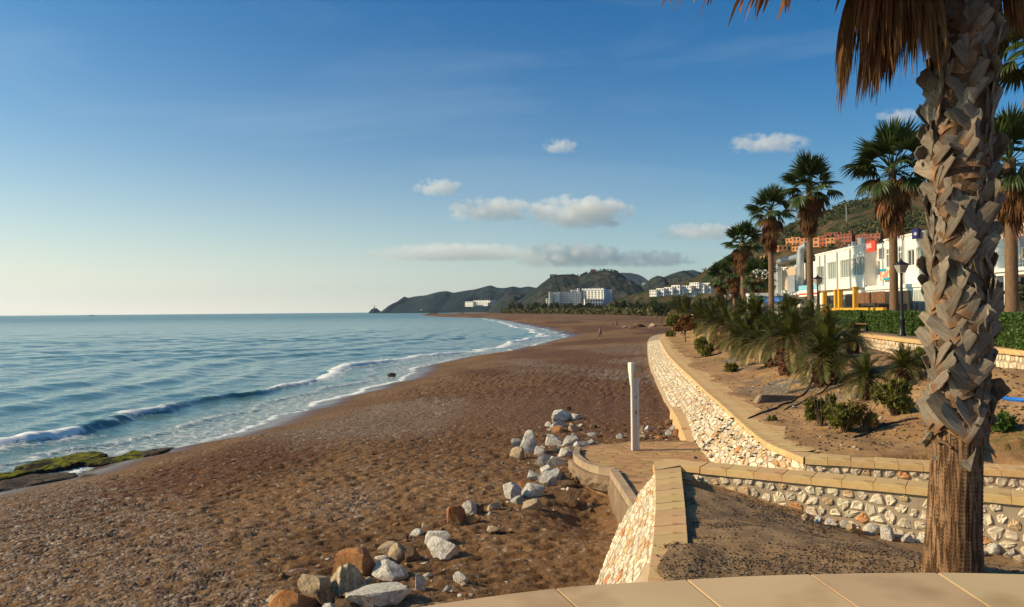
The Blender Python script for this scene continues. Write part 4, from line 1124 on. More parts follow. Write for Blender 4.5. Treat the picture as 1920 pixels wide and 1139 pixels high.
ROCKS = [  # x, base y, width, height, kind, label, squash of depth
 (540, 1146, 84, 40, 'o', 'large orange-brown boulder cut by the bottom edge of the view', .8),
 (519, 1132, 44, 22, 't', 'tan boulder tucked behind the orange-brown one at the bottom edge', .8),
 (583, 1119, 64, 40, 't', 'broad tan and white boulder left of the banded rock', .8),
 (645, 1112, 74, 50, 's', 'banded cream boulder with brown layers standing on edge', .8),
 (664, 1078, 86, 50, 'o', 'big rusty orange boulder with a split top, largest orange rock', .85),
 (613, 1138, 44, 33, 'b', 'dark brown boulder below the banded rock', .8),
 (703, 1137, 114, 48, 'w', 'largest white boulder, broad and low, beside the paving edge', .8),
 (732, 1086, 68, 32, 'w', 'white wedge-shaped boulder right of the rusty orange one', .8),
 (691, 1099, 26, 18, 't', 'small tan rock between the banded and the wedge-shaped boulders', .8),
 (612, 1147, 32, 14, 'w', 'small white rock poking up at the bottom edge', .9),
 (650, 1144, 46, 16, 'b', 'low red-brown rock at the bottom edge left of the largest white boulder', .8),
 (787, 1107, 20, 34, 'w', 'thin white sliver of rock lying in the sand', .5),
 (864, 1093, 28, 20, 'w', 'small pointed white rock alone near the paving edge', .8),
 (839, 1110, 18, 12, 'g', 'tiny grey rock left of the small pointed one', .8),
 (868, 1100, 19, 9, 't', 'tiny tan stone below the small pointed rock', .8),
 (733, 1042, 74, 28, 't', 'long cream slab leaning behind the mottled rocks', .6),
 (740, 1050, 30, 28, 't', 'light brown block in front of the long cream slab', .8),
 (769, 1052, 38, 26, 'b', 'dark mottled rock beside the light brown block', .8),
 (715, 1051, 30, 9, 'w', 'flat pale stone under the long cream slab', .8),
 (815, 1021, 56, 32, 'w', 'rounded off-white boulder above the broad flat one', .7),
 (784, 1005, 30, 14, 'w', 'small white rock at the left of the rounded off-white boulder', .8),
 (795, 988, 9, 9, 't', 'tiny cream stone above the rounded off-white boulder', .8),
 (832, 1046, 78, 32, 'w', 'broad flat white boulder half buried in sand', .7),
 (750, 1011, 34, 8, 'b', 'thin brown stone half buried left of the white boulders', .4),
 (851, 982, 44, 33, 'o', 'rusty brown boulder at the left end of the middle group', .8),
 (875, 964, 36, 24, 'w', 'white rock behind the rusty brown boulder of the middle group', .8),
 (897, 961, 24, 18, 'b', 'brown rock right of the white one in the middle group', .8),
 (882, 979, 38, 13, 'o', 'flat orange rock in front of the middle group', .7),
 (928, 957, 28, 16, 't', 'tan rock at the right end of the middle group', .8),
 (918, 966, 8, 6, 'w', 'tiny white stone below the tan rock', .8),
 (922, 998, 30, 7, 't', 'flat tan slab almost covered by sand', .7),
 (890, 992, 34, 6, 'b', 'thin dark slab sunk in the sand left of the flat tan one', .4),
 (961, 935, 36, 27, 'w', 'white and rusty boulder at the left of the group beside the long brown slab', .8),
 (1001, 932, 52, 27, 'w', 'wide grey-white boulder left of the long brown slab', .7),
 (969, 945, 30, 18, 'g', 'small blue-grey rock in front of the wide grey-white boulder', .8),
 (997, 956, 38, 20, 't', 'pointed yellow-tan rock below the wide grey-white boulder', .7),
 (998, 900, 30, 17, 'w', 'angular white rock at the left of the rocks below the kerb', .8),
 (1036, 909, 48, 26, 'g', 'large grey-brown rock just left of the platform kerb', .8),
 (1026, 888, 26, 15, 'w', 'small white rock on top of the rocks below the kerb', .8),
 (1058, 908, 28, 18, 'b', 'brown rock under the curve of the kerb', .8),
 (1057, 941, 62, 15, 'b', 'long dark brown slab lying on the sand', .3),
 (1067, 913, 40, 10, 'b', 'low brown slab close to the platform footing', .5),
 (1066, 922, 9, 9, 'w', 'tiny white stone standing behind the long brown slab', .8),
 (983, 912, 34, 12, 'o', 'reddish flat rock behind the wide grey-white boulder', .7),
 (990, 851, 32, 38, 'w', 'upright cream-white boulder, tallest of the rocks left of the platform', .8),
 (1000, 849, 24, 24, 'g', 'grey lump leaning on the upright cream-white boulder', .8),
 (968, 861, 28, 20, 't', 'tan rock with a pale face at the far left of the rocks beside the platform', .8),
 (967, 836, 18, 13, 'g', 'small grey rock behind the tan one at the far left', .8),
 (1012, 854, 24, 15, 'g', 'small grey-white rock right of the upright boulder', .8),
 (1020, 872, 30, 19, 'g', 'squared grey rock left of the curved kerb', .8),
 (1044, 873, 40, 20, 'w', 'smooth grey-white rock touching the curved kerb', .75),
 (1039, 836, 30, 18, 'w', 'white rock at the middle of the rocks above the kerb', .8),
 (1067, 836, 32, 14, 'g', 'flat grey rock right of the middle white one', .8),
 (1080, 827, 20, 13, 'g', 'small dark grey rock at the back of the rocks above the kerb', .8),
 (1088, 840, 34, 12, 'w', 'long pale rock at the edge of the platform', .7),
 (1068, 848, 26, 10, 't', 'small tan rock in front of the long pale one', .8),
 (1110, 835, 20, 10, 'g', 'flat grey rock at the back corner of the platform', .8),
 (1063, 856, 32, 16, 'w', 'white rock wedged against the kerb end', .8),
 (1044, 848, 12, 12, 't', 'tiny brown and white stone in the middle of the rocks above the kerb', .8),
 (1112, 818, 22, 7, 'w', 'flat white stone beyond the back corner of the platform', .6),
 (1051, 792, 42, 22, 'w', 'broad white boulder on top of the far rock pile', .8),
 (1077, 788, 26, 14, 'w', 'white rock at the upper right of the far rock pile', .8),
 (1048, 801, 32, 12, 'w', 'flat white rock in the middle of the far rock pile', .8),
 (1075, 808, 26, 15, 't', 'round grey-tan rock at the lower right of the far rock pile', .8),
 (1050, 811, 28, 15, 'o', 'orange and white rock at the bottom of the far rock pile', .8),
 (1056, 791, 16, 10, 't', 'small tan rock in the heart of the far rock pile', .8),
 (1028, 800, 12, 9, 'w', 'small white rock at the left of the far rock pile', .8),
 (1034, 808, 16, 8, 'g', 'small grey rock at the lower left of the far rock pile', .8),
 (1064, 770, 16, 9, 'b', 'small dark red rock above the far rock pile', .8),
 (1090, 800, 12, 6, 'w', 'small white stone right of the far rock pile', .8),
 (1113, 803, 14, 9, 'b', 'small dark stone well right of the far rock pile', .8),
 (1095, 815, 20, 7, 'b', 'low brown stone between the far rock pile and the platform', .8),
 (1162, 822, 14, 8, 'w', 'small white stone left of the shower post at the platform edge', .8),
 (1203, 812, 11, 13, 't', 'small upright tan stone in the rubble right of the shower post', .8),
 (1217, 808, 17, 9, 'w', 'white stone in the rubble right of the shower post', .8),
 (1211, 823, 24, 9, 't', 'flat reddish tan stone in front of the rubble', .7),
 (1254, 817, 20, 11, 'g', 'grey and white stone in the rubble next to the seawall', .8),
 (1238, 824, 13, 7, 'o', 'small orange stone in the rubble', .8),
 (1241, 805, 14, 9, 'b', 'dark stone in the middle of the rubble', .8),
 (1255, 796, 18, 10, 'b', 'dark stone at the back of the rubble', .8),
 (1269, 817, 12, 12, 'o', 'small red-orange stone at the foot of the seawall', .8),
 (1232, 812, 12, 8, 'b', 'small brown stone between the white and grey ones of the rubble', .8),
 (1262, 806, 12, 9, 'g', 'small grey stone at the right of the rubble', .8),
]
def plat_or_sand(x, y, fine=False): return float(sand_z(np.array([x]), np.array([y]), False)[0])
for i, (cx, by, w, h, k, lab, dq) in enumerate(ROCKS):
    p = ground_hit(cx, by)
    sc = p.y / FPX
    W = w * sc; D = W * dq
    pitch = math.atan2(EYE.z - p.z, p.y)
    H = max(0.38 * W, (h * sc - 0.35 * D * math.sin(pitch)) * 1.25)
    if h < w * 0.35: H = max(0.26 * W, H * .9)
    y = p.y + D * 0.32
    z = plat_or_sand(p.x, y)
    me = rock_mesh('rock', (W * 1.10, D, H * 1.5), 31 + i * 7, 4 if w > 40 else 3, 20 + i % 8, 0.075)
    o = add('rock', me, RK[k], None, (p.x, y, z + H * 0.17), (random.Random(i).uniform(-.18, .18), random.Random(i + 5).uniform(-.2, .2), random.Random(i + 9).uniform(-.35, .35)))
    tag(o, lab, 'rock', 'pale riprap rocks scattered along the beach')
BEDROCKS = [(1512, 977, 20, 14), (1536, 982, 22, 15), (1560, 988, 24, 17), (1583, 992, 22, 15), (1600, 1000, 26, 19), (1622, 992, 24, 18), (1642, 1004, 30, 20), (1666, 1013, 36, 27), (1689, 1004, 24, 19), (1704, 1018, 32, 15), (1723, 1006, 28, 21), (1737, 1021, 30, 16),
            (1851, 1028, 26, 18), (1868, 1038, 36, 24), (1894, 1032, 30, 20), (1902, 1048, 30, 17), (1916, 1058, 26, 16), (1845, 1044, 20, 12)]
for i, (cx, by, w, h) in enumerate(BEDROCKS):
    p = ground_hit(cx, by, bed_z); sc = p.y / FPX; W = w * sc; H = h * sc
    o = add('rock', rock_mesh('rock', (W * 1.05, W * .8, H * 1.3), 801 + i * 3, 3, 20, 0.06), RK['w' if i % 4 else 't'], None, (p.x, p.y + W * .25, float(bed_z(np.array([p.x]), np.array([p.y]))[0]) + H * .35), (0, 0, i * 1.1))
    side_ = 'left' if cx < 1780 else 'right'
    num = ['first', 'second', 'third', 'fourth', 'fifth', 'sixth', 'seventh', 'eighth', 'ninth', 'tenth', 'eleventh', 'twelfth'][i if i < 12 else i - 12]
    tag(o, ('white rock' if i % 4 else 'tan rock') + ' at the low wall foot, %s in the row %s of the trunk' % (num, side_), 'rock', 'rocks heaped along the foot of the low wall')
# small loose stones round the big ones
rs = np.random.RandomState(8); L = []
for (cx, by, w, h, k, lab, dq) in ROCKS:
    p = ground_hit(cx, by)
    for q in range(3):
        x = p.x + rs.normal() * 0.45; y = p.y + rs.normal() * 0.5
        if not inside(x, y, plat_out): L.append((x, y, plat_or_sand(x, y) + 0.01))
for q in range(60):
    p = ground_hit(rs.uniform(1195, 1270), rs.uniform(800, 826)); L.append((p.x, p.y, p.z + 0.02))
pebble_field('rubble', np.array(L), (0.02, 0.075), [PB[1], PB[3], PB[2], RK['o']], 9, 0.7)

# dark flat ledges with green weed in the shallows
LEDGE = rock_mat('wet_dark_rock', (0.035, 0.028, 0.022), (0.075, 0.058, 0.045), (0.02, 0.017, 0.014))
def weed_rock_mat():
    m, nt, b, out = new_mat('weedy_rock')
    v = tex_co(nt)
    g = nt.nodes.new('ShaderNodeNewGeometry'); sp = nt.nodes.new('ShaderNodeSeparateXYZ'); nt.links.new(g.outputs['Normal'], sp.inputs[0])
    rockc = ramp(nt, noise(nt, v, 4, 5), [(0.3, (0.02, 0.016, 0.012)), (0.7, (0.055, 0.042, 0.03))])
    wc = ramp(nt, noise(nt, v, 6, 5, 0.7), [(0.3, (0.07, 0.078, 0.006)), (0.65, (0.20, 0.19, 0.014))])
    f = math_n(nt, 'MULTIPLY', ramp(nt, sp.outputs[2], [(0.55, 0.0), (0.8, 1.0)]), ramp(nt, noise(nt, v, 1.4, 6, 0.75), [(0.43, 0.0), (0.53, 1.0)]))
    nt.links.new(mixc(nt, f, rockc, wc), b.inputs['Base Color']); b.inputs['Roughness'].default_value = 0.95; b.inputs['Specular IOR Level'].default_value = 0.1
    bump(nt, b, noise(nt, v, 14, 6, 0.7), 0.9, 0.04)
    return m
WEED = weed_rock_mat()
def ledge(pts, h, z, m, label, seed):
    P = [on_z(x, y, z) for x, y in pts]
    cx = sum(p.x for p in P) / len(P); cy = sum(p.y for p in P) / len(P)
    poly = [(p.x - cx, p.y - cy) for p in P]
    if poly_area(poly) < 0: poly = poly[::-1]
    # a gridded slab clipped to the outline
    n = 46; xs = [p[0] for p in poly]; yl = [p[1] for p in poly]
    c, L = curve_fn(smooth_pts([(x, y, 0) for x, y in poly + [poly[0]]], 5)); N = 90
    rnd = random.Random(seed)
    ring = []
    for i in range(N):
        p = c(L * i / N); f = 1 + rnd.uniform(-0.06, 0.05); ring.append(Vector((p.x * f, p.y * f, 0)))
    vs = []; fs = []
    for k, (s, zz) in enumerate([(1.02, -0.5), (1.0, -h * .35), (0.985, -0.02), (0.96, 0.03), (0.8, 0.06), (0.55, 0.07), (0.25, 0.06)]):
        for i, p in enumerate(ring):
            q = p * s; hh = zz + (float(fbm(np.array([q.x * 1.5 + seed]), np.array([q.y * 1.5]), 450, 3)[0]) - 0.5) * (0.22 if k > 1 else 0.1)
            vs.append((q.x, q.y, hh))
    for k in range(6):
        for i in range(N): j = (i + 1) % N; fs.append((k * N + i, k * N + j, (k + 1) * N + j, (k + 1) * N + i))
    vs.append((0, 0, 0.06)); fs += [(6 * N + i, 6 * N + (i + 1) % N, 7 * N) for i in range(N)]
    me = bpy.data.meshes.new('ledge'); me.from_pydata(vs, [], fs); me.update()
    o = add('rock_ledge', me, m, None, (cx, cy, z))
    tag(o, label, 'rock', 'flat rock ledges at the edge of the water')
ledge([(30, 878), (60, 868), (110, 856), (170, 849), (197, 851), (200, 858), (160, 868), (110, 879), (60, 885)], 0.22, 0.14, WEED, 'largest flat ledge covered in bright green weed at the water edge', 1)
ledge([(150, 870), (200, 862), (240, 853), (262, 848), (290, 849), (296, 853), (250, 864), (190, 872)], 0.18, 0.12, WEED, 'narrow dark ledge with a thin band of green weed, right of the largest one', 2)
ledge([(0, 906), (40, 898), (90, 890), (135, 888), (142, 895), (90, 905), (40, 915), (-20, 925)], 0.25, 0.16, LEDGE, 'long dark bare ledge at the left edge of the view', 3)
ledge([(148, 895), (165, 892), (184, 892), (180, 899), (155, 902)], 0.12, 0.30, LEDGE, 'small dark slab just right of the long bare ledge', 4)
ledge([(-60, 892), (0, 888), (40, 884), (70, 886), (40, 893), (-30, 905)], 0.2, 0.12, WEED, 'low ledge with patchy weed awash behind the long bare ledge', 5)
ledge([(265, 850), (300, 842), (330, 843), (300, 851), (270, 855)], 0.2, 0.2, LEDGE, 'thin low ledge next to the small pool of still water', 6)
# dark rocks far up the beach, rock groyne out in the bay, rock in the swash
for (cx, by, w, h, k, lab) in [(1200, 614, 24, 9, 'b', 'dark rock mound left of centre on the sand far up the beach'), (1186, 616, 18, 5, 'b', 'low dark rock left of the dark mound far up the beach'), (1222, 614, 16, 8, 't', 'brown rock right of the dark mound far up the beach'),
                               (1240, 612, 30, 5, 'b', 'long low dark rock nearest the seawall end far up the beach'), (1172, 615, 14, 4, 't', 'small pale rock furthest left of the rocks far up the beach')]:
    p = ground_hit(cx, by); s = p.y / FPX
    tag(add('rock', rock_mesh('rock', (w * s, w * s * .7, h * s * 1.5), cx, 3, 14, 0.07), RK[k], None, (p.x, p.y + .5, p.z + h * s * 0.2)), lab, 'rock', 'dark rocks far up the beach')
p = on_z(812, 591.3, 0.3); s = p.y / FPX
tag(add('rock', rock_mesh('rock', (26 * s, 12 * s, 7.0), 77, 4, 10, 0.12), LEDGE, None, (p.x, p.y, 0.6)), 'low black rocky islet at the tip of the distant sand spit', 'rock')
p = on_z(866, 587.6, 0.3); s = p.y / FPX
tag(add('rock', rock_mesh('rock', (12 * s, 6 * s, 4.0), 78, 3, 10, 0.12), LEDGE, None, (p.x, p.y, 0.4)), 'tiny dark rock in the thin strip of water beyond the spit', 'rock')
p = on_z(734, 706.5, 0.05)
tag(add('rock', rock_mesh('rock', (0.8, 0.5, 0.5), 79, 3, 12, 0.08), LEDGE, None, (p.x, p.y, 0.12)), 'small dark rock sticking out of the white swash', 'rock')
# ================================================================ PALMS AND PLANTS
FAN_G = mat('green_fan_frond', (0.022, 0.042, 0.009), (0.060, 0.082, 0.020), 2.0, 0.5, vary=0.3, transl=0.2)
FAN_D = mat('dead_fan_frond', (0.085, 0.034, 0.012), (0.25, 0.118, 0.042), 2.5, 0.8, vary=0.5, transl=0.3)
BARK = mat('ridged_palm_bark', (0.13, 0.075, 0.042), (0.23, 0.14, 0.08), 5.0, 0.95, 18, 0.9, 0.03, sc=(3.0, 3.0, 0.7))
BOOTM = None
def boot_mat():
    m, nt, b, out = new_mat('split_leaf_base')
    v = tex_co(nt, 'Object', (14, 2.2, 8))
    n = noise(nt, v, 1.6, 8, 0.7, 0.3)
    c = ramp(nt, n, [(0.30, (0.10, 0.070, 0.048)), (0.52, (0.25, 0.20, 0.150)), (0.78, (0.40, 0.335, 0.265))])
    g = nt.nodes.new('ShaderNodeTexCoord'); sp = nt.nodes.new('ShaderNodeSeparateXYZ'); nt.links.new(g.outputs['Generated'], sp.inputs[0])
    f = ramp(nt, math_n(nt, 'ADD', sp.outputs[1], math_n(nt, 'MULTIPLY', noise(nt, tex_co(nt, 'Object', (3, 3, 3)), 2, 3), 0.3)), [(0.24, 0.75), (0.50, 0.0)])
    c = mixc(nt, f, c, ramp(nt, n, [(0.3, (0.15, 0.060, 0.022)), (0.7, (0.36, 0.185, 0.085))]))
    rr = objrand(nt); hs = nt.nodes.new('ShaderNodeHueSaturation'); mr = nt.nodes.new('ShaderNodeMapRange'); mr.inputs[3].default_value = 0.52; mr.inputs[4].default_value = 1.05
    nt.links.new(rr, mr.inputs[0]); nt.links.new(mr.outputs[0], hs.inputs['Value']); nt.links.new(c, hs.inputs['Color'])
    nt.links.new(hs.outputs[0], b.inputs['Base Color']); b.inputs['Roughness'].default_value = 0.9; b.inputs['Specular IOR Level'].default_value = 0.15
    bump(nt, b, n, 0.9, 0.02)
    return m
BOOTM = boot_mat()

def boot_mesh(seed, L=0.40, W=0.155, droop=False):
    """a torn leaf base: base at the origin, runs along +Y, outside faces +Z"""
    rnd = random.Random(seed); nr, nc = 7, 5; top = []; bot = []
    cut = rnd.uniform(-0.35, 0.35); curl = rnd.uniform(-0.01, 0.045) + (0.05 if droop else 0); tw = rnd.uniform(-0.5, 0.5) * (1.0 if droop else 0.5)
    for i in range(nr):
        t = i / (nr - 1); y = L * t
        w = W * (1.18 - 0.50 * t + 0.10 * math.sin(t * PI)) * 0.5
        for j in range(nc):
            s = j / (nc - 1) * 2 - 1
            z = -0.32 * w * s * s * (1 - 0.3 * t) + curl * t * t + rnd.uniform(-.004, .004)
            yy = y + (cut * s * 0.16 * L + rnd.uniform(-0.045, 0.03) * L if i == nr - 1 else 0)
            x = w * s; a = tw * t
            if droop: z += 0.12 * math.sin(t * 2.6) - 0.30 * t * t
            top.append((x * math.cos(a), yy, z + x * math.sin(a)))
            th = 0.022 * (1.2 - 0.75 * t)
            bot.append((x * math.cos(a) * .96, yy * .985, z + x * math.sin(a) - th))
    n = nr * nc; vs = top + bot; fs = []
    for i in range(nr - 1):
        for j in range(nc - 1):
            a = i * nc + j; fs.append((a, a + 1, a + nc + 1, a + nc)); fs.append((n + a, n + a + nc, n + a + nc + 1, n + a + 1))
    for i in range(nr - 1):
        a = i * nc; fs.append((a, a + nc, n + a + nc, n + a)); b = a + nc - 1; fs.append((b, n + b, n + b + nc, b + nc))
    for j in range(nc - 1):
        a = (nr - 1) * nc + j; fs.append((a, a + 1, n + a + 1, n + a)); b = j; fs.append((b, n + b, n + b + 1, b + 1))
    me = bpy.data.meshes.new('leaf_base'); me.from_pydata(vs, [], fs); me.update()
    me.polygons.foreach_set('use_smooth', np.ones(len(me.polygons), dtype=bool)); me.set_sharp_from_angle(angle=R(50)); me.materials.append(BOOTM)
    return me

def fan_frond(name, elev, petiole, radius, nseg, spread, droop, seed, m, seg_w=0.035, tipd=0.5, parts=4):
    """fan leaf in the X=0 plane going out along +X: petiole then a pleated fan whose fingers fall with gravity"""
    rnd = random.Random(seed); vs = []; fs = []
    e = elev; p = Vector((0, 0, 0)); d = Vector((math.cos(e), 0, math.sin(e)))
    n = 6; path = [p.copy()]; dirs = [d.copy()]
    for i in range(n):
        d = (d + Vector((0, 0, -droop * 0.10))).normalized(); p = p + d * petiole / n; path.append(p.copy()); dirs.append(d.copy())
    for i, q in enumerate(path):
        w = 0.022 * (1.4 - 0.8 * i / n) * (petiole + 0.5); s = Vector((0, 1, 0)); u = dirs[i].cross(s)
        vs += [q + s * w, q - s * w, q + u * w * 0.6 * 0 - u * w * 0.7]
    for i in range(n):
        for j in range(3): fs.append((i * 3 + j, i * 3 + (j + 1) % 3, (i + 1) * 3 + (j + 1) % 3, (i + 1) * 3 + j))
    side = Vector((0, 1, 0)); base = path[-1]; D = dirs[-1]; N = D.cross(side)
    for k in range(nseg):
        t = (k + 0.5) / nseg * 2 - 1
        a = t * spread
        dr = (D * math.cos(a) + side * math.sin(a) + N * (-0.22 * abs(math.sin(a)))).normalized()
        dr = (dr + Vector((rnd.uniform(-.05, .05), rnd.uniform(-.05, .05), rnd.uniform(-.05, .05)))).normalized()
        L = radius * (1 - 0.28 * abs(t) ** 1.6) * rnd.uniform(0.88, 1.08)
        pos = base.copy(); dd = dr.copy(); ring = []
        tang = (side * math.cos(a) - D * math.sin(a)).normalized()
        for i in range(parts + 1):
            f = i / parts
            w = seg_w * (0.35 + 1.2 * min(f * 2.2, 1)) * (1 - max(0, (f - 0.45) / 0.55) ** 1.3 * 0.93) * 0.5
            pleat = (1 if k % 2 else -1) * w * 0.5
            ring.append((pos + tang * w + N * pleat, pos - tang * w - N * pleat))
            dd = (dd + Vector((0, 0, -1)) * (droop * 0.10 + tipd * f * f * 0.9) ).normalized()
            pos = pos + dd * L / parts
        b0_ = len(vs)
        for r in ring: vs += [r[0], r[1]]
        for i in range(parts): fs.append((b0_ + 2 * i, b0_ + 2 * i + 1, b0_ + 2 * i + 3, b0_ + 2 * i + 2))
    me = bpy.data.meshes.new(name); me.from_pydata([tuple(v) for v in vs], [], fs); me.update(); me.materials.append(m)
    return me
# green fronds at falling elevations, dead ones hanging
def fan_set(scale, nseg, parts, seg_w, seed):
    G = [fan_frond('frond', R(e), 0.95 * scale, 0.95 * scale, nseg, R(100), dr, seed + i, FAN_G, seg_w * scale, td, parts) for i, (e, dr, td) in enumerate([(84, 0.1, 0.06), (70, 0.2, 0.15), (56, 0.3, 0.25), (42, 0.4, 0.38), (28, 0.45, 0.45), (14, 0.6, 0.9), (0, 0.7, 1.0)])]
    D_ = [fan_frond('dead_frond', R(e), 0.80 * scale, 1.0 * scale, int(nseg * .8), R(72), dr, seed + 20 + i, FAN_D, seg_w * scale * 0.8, td, parts) for i, (e, dr, td) in enumerate([(-14, 1.2, 1.3), (-36, 1.2, 1.3), (-56, 1.0, 1.0), (-72, .8, .8)])]
    return G, D_
SET_NEAR = fan_set(1.35, 46, 6, 0.045, 1)
SET_MID = fan_set(1.05, 32, 5, 0.052, 50)
SET_FAR = fan_set(1.0, 20, 4, 0.085, 90)
TRUNKM = mat('boot_covered_trunk', (0.15, 0.095, 0.055), (0.36, 0.27, 0.19), 6.0, 0.95, 12, 1.0, 0.06)
STUBS = [boot_mesh(500 + i, 0.30, 0.20) for i in range(4)]
def trunk_mesh(name, pts, radii, n=18, ridges=0.0, seed=0, rows=60):
    c, L = curve_fn([Vector(p) for p in pts]); vs = []; fs = []; rr = np.random.RandomState(seed)
    for i in range(rows + 1):
        s = L * i / rows; p = c(s); r = float(np.interp(i / rows, np.linspace(0, 1, len(radii)), radii))
        for k in range(n):
            q = 2 * PI * k / n
            f = 1 + ridges * float(0)
            rad = r
            if ridges: rad = r * (1 + ridges * (float(_RID[(k * 7 + 3) % 211]) - 0.5) * (1.0 if k % 2 else 0.2) + 0.012 * math.sin(i * 1.7 + k * 0.9 * 0) + ridges * 0.5 * (float(_RID[(k * 13 + i // 4) % 211]) - 0.5))
            vs.append((p.x + rad * math.cos(q), p.y + rad * math.sin(q), p.z))
    for i in range(rows):
        for k in range(n):
            k2 = (k + 1) % n; fs.append((i * n + k, i * n + k2, (i + 1) * n + k2, (i + 1) * n + k))
    fs.append(tuple(range(n - 1, -1, -1))); m = rows * n; fs.append(tuple(range(m, m + n)))
    me = bpy.data.meshes.new(name); me.from_pydata(vs, [], fs); me.update()
    me.polygons.foreach_set('use_smooth', np.ones(len(me.polygons), dtype=bool))
    return me
_RID = np.random.RandomState(77).rand(211)

def fan_palm(base, height, label, seed, sets, r=0.20, ngreen=30, ndead=34, group='fan palms along the promenade', skirt=2.0, boots=True, scale=1.0, lean=(0, 0), bare=0.55):
    rnd = random.Random(seed); G, D_ = sets
    t = empty('fan_palm', base, 0, label, 'palm tree', group)
    top = Vector((lean[0], lean[1], height))
    add('trunk', trunk_mesh('trunk', [(0, 0, -0.4), (lean[0] * .4, lean[1] * .4, height * .5), tuple(top)], [r * 1.25, r, r * .95, r * 0.9], 14, 0.06, seed, 24), BARK, t)
    if boots:
        nb = int((height * (1 - bare)) / 0.17)
        for i in range(nb):
            z = height * bare + i * (height * (1 - bare) - skirt * .35) / max(nb, 1)
            for k in range(3):
                q = i * 2.4 + k * 2.094 + rnd.uniform(-.2, .2); f = z / height
                M = Matrix.Translation(Vector((lean[0] * f, lean[1] * f, z))) @ Matrix.Rotation(q, 4, 'Z') @ Matrix.Translation(Vector((r * 0.86, 0, 0))) @ Matrix.Rotation(R(90), 4, 'Z') @ Matrix.Rotation(R(90 - 16), 4, 'X') @ Matrix.Rotation(R(rnd.choice([-28, 28])), 4, 'Z')
                o = add('leaf_base', STUBS[rnd.randrange(4)], None, t); o.matrix_local = M
    for i in range(ngreen):
        k = min(len(G) - 1, int(i / ngreen * len(G)))
        s = scale * rnd.uniform(0.85, 1.12)
        add('frond', G[k], None, t, top + Vector((0, 0, rnd.uniform(-.15, .1) - 0.25 * k / 6)), (rnd.uniform(-.28, .28), rnd.uniform(-.28, .28), i * 2.399 + rnd.uniform(-.3, .3)), (s, s, s))
    for i in range(ndead):
        f = i / ndead
        s = scale * rnd.uniform(0.62, 0.92)
        add('dead_frond', D_[min(3, int(f * 4))], None, t, top + Vector((0, 0, -0.10 - skirt * 0.60 * f + rnd.uniform(-.25, .25))), (rnd.uniform(-.1, .1), rnd.uniform(-.1, .1), i * 2.399 + rnd.uniform(-.3, .3)), (s, s, s))
    return t

# ---- the big fan palm beside the terrace
TB_ = ground_hit(1785, 1078, bed_z)
if TB_.y > 9.5 or TB_.y < 7.5: TB_ = on_z(1785, 1082, 2.66)
big = empty('fan_palm', (TB_.x, TB_.y, TB_.z - 0.05), 0, 'huge fan palm with criss-crossed grey leaf bases on its trunk above a bare ridged foot', 'palm tree')
bpy.context.view_layer.update()
def ax(py, px):
    p = at_y(px, py, TB_.y); return p - Vector(big.location)
A_ = [ax(1120, 1784), ax(1000, 1788), ax(820, 1795), ax(600, 1801), ax(300, 1801), ax(0, 1809), ax(-160, 1812), ax(-300, 1815)]
A_[0].z = min(A_[0].z, -0.3)
af, aL = curve_fn(smooth_pts(A_, 5))
def axis_at(z):
    lo, hi = 0.0, aL
    for _ in range(30):
        m_ = (lo + hi) / 2
        if af(m_).z < z: lo = m_
        else: hi = m_
    return af(lo)
ztop = A_[-1].z; z820 = ax(822, 1795).z
sc_ = TB_.y / FPX
def bare_trunk():
    n = 84; rows = 150; vs = []; fs = []
    z0 = -0.3; z1 = z820 + 0.25
    for i in range(rows + 1):
        z = z0 + (z1 - z0) * i / rows; c = axis_at(z)
        r = float(np.interp(z, [-0.3, 0.0, 0.5, z820], [58 * sc_, 53 * sc_, 47.5 * sc_, 43 * sc_]))
        for k in range(n):
            q = 2 * PI * k / n
            a = float(vnoise(np.array([k * 0.42 + 0.35 * math.sin(z * 2.2 + k)]), np.array([z * 0.55]), 501)[0])
            gro = (0.5 - abs(a - 0.5)) * 2
            b_ = (k % 3 == 0) * 0.5 + (k % 7 == 0) * 0.5
            rad = r * (1 - 0.050 * b_ * (0.4 + gro) + 0.02 * (a - .5)) + 0.0035 * math.sin(z * 150 + 3 * a)
            vs.append((c.x + rad * math.cos(q), c.y + rad * math.sin(q), z))
    for i in range(rows):
        for k in range(n):
            k2 = (k + 1) % n; fs.append((i * n + k, i * n + k2, (i + 1) * n + k2, (i + 1) * n + k))
    me = bpy.data.meshes.new('trunk'); me.from_pydata(vs, [], fs); me.update()
    me.polygons.foreach_set('use_smooth', np.ones(len(me.polygons), dtype=bool))
    return me
BARK2 = mat('cracked_palm_bark', (0.115, 0.062, 0.032), (0.215, 0.125, 0.068), 4.0, 0.95, 9, 1.0, 0.05, sc=(5.0, 5.0, 0.55))
def bark_big():
    m, nt, b, out = new_mat('cracked_palm_bark')
    v = tex_co(nt, 'Object', (16, 16, 1.1)); w = noise(nt, v, 2.4, 6, 0.65, 0.2)
    hb = tex_co(nt, 'Object', (1.2, 1.2, 26)); h = noise(nt, hb, 1.0, 3, 0.5)
    crack = ramp(nt, w, [(0.38, 0.0), (0.50, 1.0)])
    c = mixc(nt, crack, (0.095, 0.050, 0.025), ramp(nt, noise(nt, tex_co(nt), 3, 5), [(0.3, (0.19, 0.10, 0.050)), (0.7, (0.31, 0.18, 0.095))]))
    c = mixc(nt, math_n(nt, 'MULTIPLY', ramp(nt, h, [(0.35, 1.0), (0.5, 0.0)]), 0.35), c, (0.10, 0.055, 0.03))
    nt.links.new(c, b.inputs['Base Color']); b.inputs['Roughness'].default_value = 0.95; b.inputs['Specular IOR Level'].default_value = 0.15
    bump(nt, b, math_n(nt, 'ADD', math_n(nt, 'MULTIPLY', crack, 1.0), math_n(nt, 'MULTIPLY', h, 0.35)), 1.0, 0.02)
    return m
BARK2 = bark_big()
